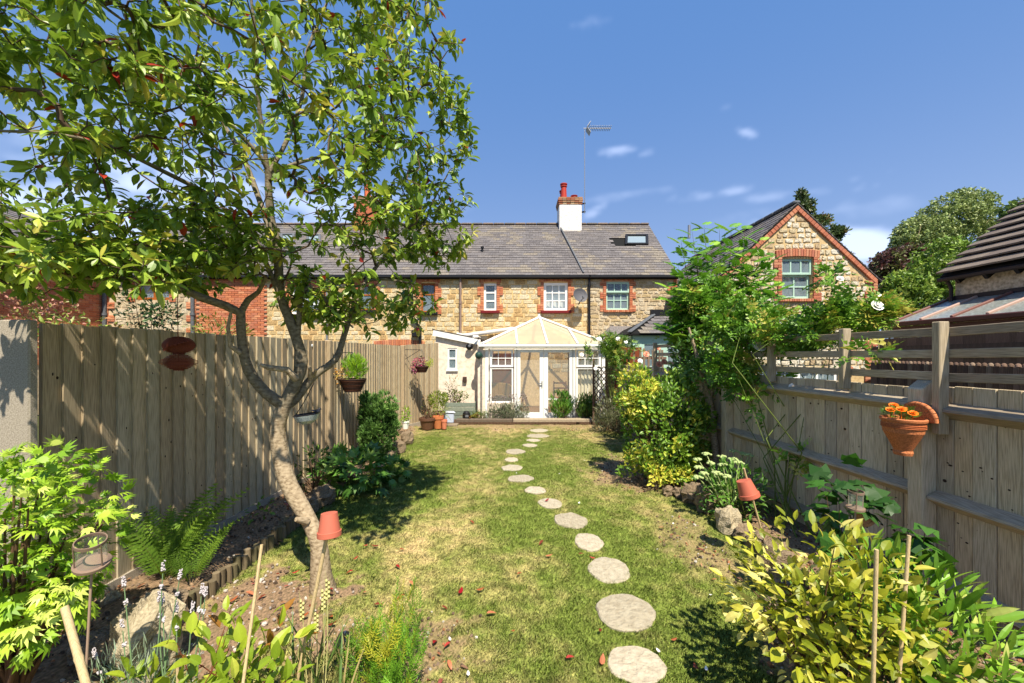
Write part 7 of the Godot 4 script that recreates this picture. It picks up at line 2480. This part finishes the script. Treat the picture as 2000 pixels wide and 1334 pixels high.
	plant("seedling", "single bright green seedling at the foot of the left fence", "plant", Vector3(-2.5, 0.1, -4.0), list, SH.leaf, [Color(0.35, 0.5, 0.15), Color(0.45, 0.6, 0.2)], 30, null, null)
	list = []
	fill(list, Vector3(2.28, 0.1, -4.9), Vector3(0.2, 0.14, 0.2), 60, 0.03, 0.05, 3, [2, 2], {"gap": -0.5, "low": 0.02})
	plant("low_plant", "low green weeds between the rocks and the variegated bush", "plant", Vector3(2.28, 0.03, -4.9), list, SH.leaf, [Color(0.25, 0.38, 0.12), Color(0.35, 0.48, 0.17)], 30, null, null)

func basket(called: String, label: String, c: Vector3, r: float, h: float) -> Node3D:     # wicker bowl woven from rings of withy
	var o := thing(called, label, "hanging basket", c)
	var m := MB.new()
	m.lathe([Vector2(0, -h), Vector2(r * 0.58, -h), Vector2(r * 0.95, -0.01), Vector2(r * 0.9, -0.02), Vector2(0, -0.03)], 18, Transform3D(Basis.IDENTITY, c))
	part(o, "liner", m, M.dark)
	var tone := toned(surf(Color.WHITE, 0.7), [Color(0.24, 0.14, 0.10), Color(0.32, 0.19, 0.13), Color(0.19, 0.11, 0.08)])
	for k in 9:
		var t := k / 8.0
		var rad := lerpf(r * 0.6, r, t)
		m = MB.new()
		var p := []
		var q := []
		for i in 25:
			var a := TAU * i / 24
			p.append(c + Vector3(cos(a) * (rad + 0.006 * sin(a * 12 + k * PI)), -h + h * t, sin(a) * (rad + 0.006 * sin(a * 12 + k * PI)))); q.append(h * 0.075)
		m.tube(p, q, 6, false)
		part(o, "withy", m, tone[k % 3])
	for k in 3:
		m = MB.new()
		var a := TAU * k / 3 + 0.5
		m.tube([c + Vector3(cos(a) * r, 0, sin(a) * r), c + Vector3(0, 0.42, 0)], [0.003, 0.003], 4, false)
		part(o, "chain", m, M.lead)
	return o

func add_leaves(o: Node3D, list: Array, shapes: Array, tones: Array, most: int, called := "leaf") -> void:
	var meshes := []
	for s in shapes: meshes.append(s.done() if s is MB else s)
	pieces(o, called, "foliage", list, meshes, leaf_mats(tones), tones, M.leaf_any, most, 0.2)

func tealight(label: String, c: Vector3, r: float, h: float, lean: Vector3, ground_at: Vector3) -> void:
	var o := thing("candle_holder", label, "candle holder", ground_at, "glass candle holders on stakes")
	var xf := turned(lean, c)
	var rim := surf(Color(0.50, 0.42, 0.36), 0.55)
	var m := MB.new()
	m.lathe([Vector2(r * 0.98, 0.004), Vector2(r * 0.98, h - 0.006)], 22, xf)
	part(o, "glass", m, glass_mat(Color(0.9, 0.93, 0.88), 0.1))
	m = MB.new()
	m.lathe([Vector2(0, -0.008), Vector2(r * 1.25, -0.008), Vector2(r * 1.25, 0.004), Vector2(0, 0.006)], 22, xf)
	part(o, "base", m, rim)
	m = MB.new()
	m.lathe([Vector2(r * 0.98, h - 0.012), Vector2(r * 1.06, h - 0.012), Vector2(r * 1.06, h + 0.003), Vector2(r * 0.98, h + 0.003), Vector2(r * 0.98, h - 0.012)], 22, xf)
	part(o, "rim", m, rim)
	m = MB.new()
	for a in [0.3, 2.4, 4.5]: m.tube([xf * Vector3(cos(a) * r * 1.05, 0, sin(a) * r * 1.05), xf * Vector3(cos(a) * r * 1.05, h, sin(a) * r * 1.05)], [0.003, 0.003], 5, false)
	part(o, "wire", m, rim)
	m = MB.new()
	m.tube([ground_at, c], [0.005, 0.005], 8, false)
	part(o, "stake", m, surf(Color(0.62, 0.52, 0.45), 0.6))

func pots_and_ornaments() -> void:
	var m: MB
	var list := []
	# --- hanging baskets
	var c := at(689, 741, 6.25)
	var o := basket("hanging_basket", "wicker hanging basket with a lime conifer above the dwarf conifer", c, 0.195, 0.18)
	fill(list, c + Vector3(0.03, 0.17, 0), Vector3(0.17, 0.21, 0.15), 620, 0.05, 0.09, 1, [3, 3, 2], {"up": 1.0, "out": 0.6, "jitter": 0.5, "gap": -0.3})
	add_leaves(o, list, [pinnate(1, 5, 0.3, 0.1, 0.2)], [Color(0.42, 0.60, 0.08), Color(0.53, 0.70, 0.11), Color(0.64, 0.77, 0.18)], 60)
	list = []
	fill(list, c + Vector3(-0.17, 0.07, 0.03), Vector3(0.12, 0.14, 0.1), 130, 0.03, 0.05, 3, [2, 2, 2], {"gap": -0.4})
	add_leaves(o, list, SH.leaf, [Color(0.80, 0.58, 0.22), Color(0.85, 0.72, 0.45), Color(0.6, 0.55, 0.2)], 20)
	m = MB.new()
	var hook := c + Vector3(0, 0.42, 0)
	var wall_at := Vector3(-3.05 + 0.0513 * 6.3, hook.y, -6.35)
	m.tube([wall_at, hook], [0.006, 0.006], 5, false); m.tube([wall_at - Vector3(0, 0.2, 0), hook.lerp(wall_at, 0.3)], [0.005, 0.005], 5, false)
	tagged(part(self, "basket_bracket", m, M.black), "thin black iron bracket holding the lime conifer basket", "bracket")
	c = at(824, 716, 9.5)
	list = []
	o = basket("hanging_basket", "small wicker hanging basket of purple fuchsias by the shed", c, 0.16, 0.13)
	fill(list, c + Vector3(-0.05, 0.09, 0.02), Vector3(0.2, 0.15, 0.15), 260, 0.03, 0.06, 3, [2, 3, 2, 2], {"gap": -0.3})
	fill(list, c + Vector3(-0.17, -0.04, 0.06), Vector3(0.1, 0.14, 0.1), 110, 0.03, 0.06, 3, [1, 3, 3, 1], {"gap": -0.4, "up": -0.6})
	add_leaves(o, list, SH.leaf, [Color(0.25, 0.33, 0.14), Color(0.45, 0.13, 0.32), Color(0.62, 0.22, 0.42), Color(0.75, 0.35, 0.42)], 40)
	list = []
	fill(list, c + Vector3(0.17, 0.09, 0.03), Vector3(0.1, 0.12, 0.09), 240, 0.03, 0.06, 1, [2, 2], {"up": 0.9, "gap": -0.4})
	add_leaves(o, list, [pinnate(1, 4, 0.3, 0.1, 0.2)], [Color(0.60, 0.70, 0.14), Color(0.70, 0.76, 0.2)], 20)
	m = MB.new()
	var p0 := at(787, 683, 9.5)
	var p1 := at(821, 683, 9.5)
	m.tube([p0, p1], [0.007, 0.007], 5, false); m.tube([at(789, 703, 9.5), p1], [0.006, 0.006], 5, false)
	m.tube([p1, p1 + Vector3(0, -0.04, 0)], [0.006, 0.006], 5, false)
	tagged(part(self, "basket_bracket", m, M.black), "black iron bracket holding the purple fuchsia basket", "bracket")
	# --- lamp on the fence
	c = at(774, 690, 9.2)
	o = thing("solar_lamp", "small grey solar lamp fixed near the top of the fence", "lamp", c)
	m = MB.new()
	m.box(c, Vector3(0.1, 0.1, 0.1), Basis(Vector3.RIGHT, 0.4), 0.02)
	part(o, "housing", m, surf(Color(0.36, 0.35, 0.33), 0.5))
	m = MB.new()
	m.box(c + Vector3(0, 0.055, 0.02), Vector3(0.08, 0.008, 0.08), Basis(Vector3.RIGHT, 0.4))
	part(o, "panel", m, M.black)
	c = at(603, 675, 5.6)
	o = thing("fence_lamp", "white lamp on top of the fence behind the right limb", "lamp", c)
	m = MB.new()
	m.box(c, Vector3(0.13, 0.06, 0.12), Basis(Vector3.UP, 0.1), 0.02)
	part(o, "hood", m, surf(Color(0.85, 0.86, 0.88), 0.3))
	m = MB.new()
	m.box(c - Vector3(0, 0.05, 0), Vector3(0.08, 0.05, 0.07))
	part(o, "base", m, M.black)
	c = at(534, 812, 4.9)
	o = thing("bird_box", "small green bird box on the fence behind the trunk", "bird box", c)
	m = MB.new()
	m.box(c, Vector3(0.14, 0.15, 0.12), Basis.IDENTITY, 0.01)
	part(o, "body", m, surf(Color(0.30, 0.36, 0.26), 0.7))
	m = MB.new()
	m.box(c + Vector3(0, 0.1, 0.01), Vector3(0.17, 0.02, 0.16), Basis(Vector3.RIGHT, 0.3))
	part(o, "roof", m, M.stem_brown)
	# --- hanging bird bowl
	c = at(599, 812, 3.15)
	o = thing("bird_bowl", "blue and white china bird bowl hanging from the right limb", "bird feeder", c)
	var china := StandardMaterial3D.new()
	china.roughness = 0.15
	china.albedo_texture = grain(0.05, 3, Color(0.16, 0.26, 0.36), Color(0.86, 0.87, 0.83), FastNoiseLite.TYPE_SIMPLEX, 256, 0.42, 17)
	china.uv1_triplanar = true; china.uv1_scale = Vector3(9, 9, 9)
	m = MB.new()
	var bw := Transform3D(Basis(Vector3.BACK, 0.1), c)
	m.lathe([Vector2(0, -0.062), Vector2(0.04, -0.06), Vector2(0.075, -0.035), Vector2(0.092, 0.0), Vector2(0.094, 0.006)], 24, bw)
	part(o, "bowl", m, china)
	m = MB.new()
	m.lathe([Vector2(0.094, 0.006), Vector2(0.098, 0.012), Vector2(0.09, 0.016), Vector2(0.08, 0.0), Vector2(0.05, -0.035), Vector2(0, -0.045)], 24, bw)
	part(o, "lining", m, surf(Color(0.13, 0.13, 0.15), 0.3))
	m = MB.new()
	var bd := bw * Vector3(0.088, 0.028, 0.0)
	m.ball(bd, Vector3(0.024, 0.015, 0.014), 10, 6); m.ball(bd + Vector3(0.018, 0.016, 0), Vector3(0.011, 0.011, 0.01), 8, 6)
	m.tube([bd + Vector3(0.027, 0.016, 0), bd + Vector3(0.038, 0.015, 0)], [0.004, 0.001], 5); m.tube([bd + Vector3(-0.018, 0, 0), bd + Vector3(-0.045, 0.008, 0)], [0.008, 0.004], 5)
	part(o, "bird_figure", m, surf(Color(0.30, 0.30, 0.33), 0.35))
	m = MB.new()
	m.tube([bw * Vector3(-0.09, 0.01, 0), at(594, 785, 3.16), at(613, 748, 3.2)], [0.0035, 0.0035, 0.0035], 5, false)
	m.tube([bw * Vector3(0.02, 0.012, 0.088), at(613, 748, 3.2)], [0.0012, 0.0012], 4, false)
	part(o, "cord", m, M.black)
	# --- rusty spinner
	c = at(349, 690, 2.72)
	o = thing("wind_spinner", "rust red double spiral wind spinner hanging over the fence", "ornament", c)
	for e in [[0.055, 0.105, 15], [-0.06, 0.095, 13]]:
		for k in e[2]:
			var t: float = (k + 0.5) / e[2] * 2.0 - 1.0
			var r: float = e[1] * pow(maxf(0.0, 1 - t * t), 0.65) + 0.01
			m = MB.new()
			var y: float = c.y + e[0] + t * 0.058
			m.box(Vector3(c.x, y, c.z), Vector3(r * 2, 0.005, 0.013), Basis(Vector3.UP, k * 0.22 + e[0] * 10))
			m.tube([Vector3(c.x - r, y, c.z), Vector3(c.x, y, c.z + r * 0.7), Vector3(c.x + r, y, c.z)], [0.004, 0.004, 0.004], 5, false)
			m.tube([Vector3(c.x - r, y, c.z), Vector3(c.x, y, c.z - r * 0.7), Vector3(c.x + r, y, c.z)], [0.004, 0.004, 0.004], 5, false)
			part(o, "blade", m, M.rust)
	m = MB.new()
	m.tube([c + Vector3(0, -0.12, 0), at(346, 560, 2.62)], [0.003, 0.002], 5, false)
	part(o, "cord", m, M.rust)
	# --- canes, pots on canes, candle holders
	cane("cane", "tall cane topped by the upturned pot in front of the trunk", at(562, 1420, 1.93), at(640, 1040, 1.93), 0.009, "garden canes")
	var xf := turned(Vector3(0.06, -1, 0.12), at(643, 1002, 1.93))
	o = pot("plastic_pot", "terracotta coloured plastic pot upturned on the cane before the trunk", Transform3D(xf.basis, xf.origin), 0.055, 0.108, M.plastic_pot, "pots on canes", false)
	cane("cane", "pale straight cane left of the upturned pot", at(466, 1400, 1.6), at(512, 1058, 1.75), 0.0065, "garden canes")
	cane("cane", "thick pale cane leaning left at the near left corner", at(186, 1400, 1.45), at(124, 1178, 1.55), 0.013, "garden canes")
	cane("cane", "short cane tip showing among the yellow green leaves", at(347, 1420, 1.75), at(347, 1292, 1.75), 0.006, "garden canes")
	cane("cane", "leaning cane that carries a pot beside the sedum", gnd(1500, 1085) + Vector3(0, 0.02, 0), at(1452, 912, 3.5), 0.008, "garden canes")
	xf = turned(Vector3(0.32, -1, 0.15), at(1452, 938, 3.49))
	o = pot("plastic_pot", "red plastic pot threaded on the leaning cane beside the sedum", Transform3D(xf.basis, xf.origin), 0.085, 0.15, M.plastic_pot, "pots on canes", false)
	cane("cane", "tall straight cane in the yellow shrub, in front of the green clump", at(1703, 1430, 1.58), at(1712, 1067, 1.58), 0.0075, "garden canes")
	cane("cane", "tall cane leaning right, beside the right fence post", at(1752, 1380, 1.75), at(1776, 1040, 1.78), 0.0075, "garden canes")
	cane("cane", "cane under the small clay pot by the fence", at(1680, 1180, 2.55), at(1682, 1012, 2.55), 0.007, "garden canes")
	xf = turned(Vector3(0.55, -1, 0.1), at(1676, 996, 2.55))
	o = pot("clay_pot", "small pale clay pot tilted on a cane near the right fence", Transform3D(xf.basis, xf.origin), 0.05, 0.09, surf(Color(0.84, 0.58, 0.44), 0.8, T.fine, Vector3(6, 6, 6)), "pots on canes", false)
	tealight("glass candle holder on a stake before the right fence", at(1671, 992, 2.45), 0.038, 0.105, Vector3(-0.02, 1, 0.06), at(1664, 1200, 2.45))
	tealight("tilted glass candle holder on a stake beside the maple", at(180, 1100, 1.75), 0.05, 0.115, Vector3(0.2, 1, 0.25), at(167, 1330, 1.75))
	# --- pots at the far end of the lawn
	c = Vector3(-2.02, 0.03, -9.55)
	o = pot("large_pot", "wide brown glazed pot of dried stems in the corner of the fence", Transform3D(Basis.IDENTITY, c), 0.2, 0.27, surf(Color(0.36, 0.25, 0.19), 0.5))
	list = []
	fill(list, c + Vector3(0, 0.5, 0), Vector3(0.17, 0.35, 0.15), 110, 0.03, 0.06, 3, [2, 2, 1], {"gap": -0.3})
	m = MB.new()
	sprigs(c + Vector3(0, 0.25, 0), list, 22, 0.006, m, 0.1)
	part(o, "stem", m, M.stem_brown)
	add_leaves(o, list, SH.leaf, [Color(0.42, 0.40, 0.22), Color(0.55, 0.42, 0.28), Color(0.4, 0.48, 0.2)], 30)
	c = Vector3(-1.78, 0.03, -9.62)
	o = pot("terracotta_pot", "orange terracotta pot between the brown pot and the little pot", Transform3D(Basis.IDENTITY, c), 0.135, 0.3, M.terracotta)
	c = Vector3(-1.62, 0.03, -9.55)
	o = pot("terracotta_pot", "little pinkish terracotta pot right of the orange one", Transform3D(Basis.IDENTITY, c), 0.075, 0.22, surf(Color(0.76, 0.46, 0.35), 0.8))
	c = Vector3(-1.83, 0.05, -9.95)
	o = pot("patio_pot", "pot holding a round lime green clipped shrub", Transform3D(Basis.IDENTITY, c), 0.17, 0.34, surf(Color(0.45, 0.38, 0.30), 0.7))
	list = []
	fill(list, c + Vector3(0, 0.58, 0), Vector3(0.26, 0.22, 0.22), 900, 0.05, 0.09, 2, [3, 3, 2], {"up": 0.9, "out": 0.7, "jitter": 0.4, "gap": -0.3, "shell": 0.3})
	add_leaves(o, list, SH.narrow, [Color(0.45, 0.53, 0.14), Color(0.55, 0.62, 0.18), Color(0.38, 0.47, 0.12)], 40)
	list = []
	fill(list, c + Vector3(0.08, 0.36, 0.15), Vector3(0.2, 0.12, 0.1), 90, 0.1, 0.2, 1, [3, 2], {"up": 0.4, "gap": -0.5})
	add_leaves(o, list, [leaf(1, 0.08, 0.3, 0.6)], [Color(0.5, 0.58, 0.2), Color(0.6, 0.62, 0.25)], 30)
	c = at(792, 841, 8.65)
	c.y = 0.2
	o = pot("white_pot", "small white pot with a green plant on the rock", Transform3D(Basis.IDENTITY, c), 0.085, 0.17, surf(Color(0.9, 0.9, 0.88), 0.4))
	list = []
	fill(list, c + Vector3(0, 0.28, 0), Vector3(0.09, 0.18, 0.08), 90, 0.05, 0.09, 3, [3, 2], {"up": 0.8, "gap": -0.4})
	add_leaves(o, list, SH.leaf, [Color(0.50, 0.64, 0.16), Color(0.64, 0.73, 0.28)], 40)
	# grey green planter of boards
	var z := 10.75
	var x0 := fx(868, z)
	var x1 := fx(928, z)
	o = thing("planter", "grey green wooden board planter against the cream outhouse", "planter", Vector3((x0 + x1) / 2, 0.03, -z))
	var grey := toned(M.across, [Color(0.55, 0.60, 0.55), Color(0.50, 0.55, 0.51), Color(0.59, 0.63, 0.57)])
	for k in 4:
		m = MB.new()
		m.box(Vector3((x0 + x1) / 2, 0.1 + k * 0.118, -z), Vector3(x1 - x0, 0.11, 0.025), Basis.IDENTITY, 0.005)
		part(o, "board", m, grey[k % 3])
		for x in [x0 + 0.013, x1 - 0.013]:
			m = MB.new()
			m.box(Vector3(x, 0.1 + k * 0.118, -z - 0.19), Vector3(0.025, 0.108, 0.35))
			part(o, "side_board", m, grey[k % 3])
	m = MB.new()
	m.box(Vector3((x0 + x1) / 2, 0.42, -z - 0.19), Vector3(x1 - x0 - 0.06, 0.05, 0.34))
	part(o, "soil", m, M.soil)
	list = []
	fill(list, Vector3(x0 + 0.33, 0.64, -z - 0.15), Vector3(0.36, 0.2, 0.14), 260, 0.04, 0.08, 3, [3, 2, 1], {"gap": -0.2, "up": 0.6})
	fill(list, Vector3(x0 + 0.2, 0.9, -z - 0.15), Vector3(0.26, 0.34, 0.12), 120, 0.03, 0.06, 3, [1, 1, 3], {"gap": -0.2, "up": 0.6})
	m = MB.new()
	sprigs(Vector3(x0 + 0.3, 0.43, -z - 0.15), list, 40, 0.004, m, 0.15)
	plant("herb_plants", "straggly green herbs growing out of the grey planter", "plant", Vector3(x0 + 0.3, 0.43, -z - 0.15), list, SH.leaf, [Color(0.33, 0.42, 0.20), Color(0.44, 0.52, 0.28), Color(0.55, 0.52, 0.36)], 40, m, M.stem_brown)
	c = Vector3(fx(876, 10.3), 0.04, -10.3)
	o = thing("storage_tub", "pale blue grey plastic tub standing before the grey planter", "tub", c)
	m = MB.new()
	m.box(c + Vector3(0, 0.14, 0), Vector3(0.27, 0.27, 0.2), Basis(Vector3.UP, 0.3) * Basis(Vector3.BACK, -0.08), 0.03)
	part(o, "body", m, surf(Color(0.68, 0.72, 0.80), 0.35))
	m = MB.new()
	m.box(c + Vector3(0.01, 0.285, 0), Vector3(0.31, 0.03, 0.24), Basis(Vector3.UP, 0.3) * Basis(Vector3.BACK, -0.08), 0.012)
	part(o, "rim", m, surf(Color(0.76, 0.79, 0.85), 0.35))
	c = Vector3(fx(911, 10.5), 0.12, -10.5)
	o = thing("garden_light", "small black domed garden light at the end of the sleeper", "lamp", c)
	m = MB.new()
	m.lathe([Vector2(0, 0), Vector2(0.1, 0), Vector2(0.105, 0.1), Vector2(0.09, 0.16), Vector2(0.05, 0.2), Vector2(0, 0.21)], 18, Transform3D(Basis.IDENTITY, c))
	part(o, "housing", m, M.black)
	m = MB.new()
	m.box(c + Vector3(0.02, 0.08, 0.1), Vector3(0.09, 0.06, 0.02), Basis.IDENTITY, 0.006)
	part(o, "lens", m, surf(Color(0.4, 0.41, 0.43), 0.15))
	# --- terracotta wall pot with marigolds
	c = Vector3(2.80, 1.24, -2.86)
	o = thing("wall_pot", "terracotta half round wall pot hung on the right fence post", "plant pot", c)
	var b := Basis(Vector3.UP, 0.0)
	m = MB.new()
	var prof := [[0.062, -0.155], [0.068, -0.135], [0.062, -0.12], [0.10, -0.05], [0.135, 0.01], [0.142, 0.06], [0.143, 0.085], [0.155, 0.09], [0.158, 0.105], [0.15, 0.112], [0.135, 0.108], [0.13, 0.07]]
	var v := []
	for e in prof: v.append(Vector2(e[0] * 0.88, e[1]))
	v.append(Vector2(0, 0.07))
	m.lathe(v, 30, Transform3D(Basis.from_scale(Vector3(0.85, 1, 1.0)), c))
	part(o, "bowl", m, M.terracotta)
	m = MB.new()
	var arch := []
	for k in 13:
		var a := PI * k / 12
		arch.append(Vector3(0.0, 0.09 + sin(a) * 0.12, cos(a) * 0.13))
	var wx := Vector3(0.09, 0, 0)
	for k in 12:
		m.facing([c + wx + arch[k], c + wx + arch[k + 1], c + wx + Vector3(0, 0.08, 0)], c + Vector3(2, 0, 0))
		m.facing([c + wx * 1.3 + arch[k], c + wx * 1.3 + arch[k + 1], c + wx * 1.3 + Vector3(0, 0.08, 0)], c - Vector3(2, 0, 0))
		m.tube([c + wx * 1.12 + arch[k], c + wx * 1.12 + arch[k + 1]], [0.017, 0.017], 7, false)
	part(o, "back_plate", m, M.terracotta)
	m = MB.new()
	for k in 3:
		var p := []
		var r := []
		for i in 31:
			var a := TAU * i / 30
			p.append(c + Vector3(cos(a) * 0.128 * 0.85, 0.045 + k * 0.011, sin(a) * 0.128)); r.append(0.003)
		m.tube(p, r, 4, false)
	part(o, "groove_ring", m, surf(Color(0.68, 0.38, 0.22), 0.8))
	list = []
	c += Vector3(-0.02, 0.1, 0.0)
	fill(list, c + Vector3(0, 0.03, 0), Vector3(0.09, 0.05, 0.1), 130, 0.03, 0.05, 1, [2, 2], {"up": 0.8, "gap": -0.6})
	var mg := plant("marigold_plant", "orange marigolds flowering in the terracotta wall pot", "flower", c, list, [pinnate(1, 4, 0.35, 0.12, 0.3)], [Color(0.35, 0.50, 0.14), Color(0.45, 0.58, 0.2)], 60, null, null)
	for e in [[-0.06, 0.075, 0.07], [0.0, 0.05, 0.09], [0.02, 0.085, -0.07], [0.05, 0.06, -0.02], [-0.05, 0.06, -0.02]]:
		m = MB.new()
		var p := c + Vector3(e[0], e[1], e[2])
		flower_rose(m, p, 0.026, Vector3(-0.3, 1, 0.5).normalized())
		m.tube([p, p - Vector3(0, 0.06, 0)], [0.003, 0.003], 4, false)
		part(mg, "flower", m, surf(Color(0.93, 0.45, 0.06), 0.6))
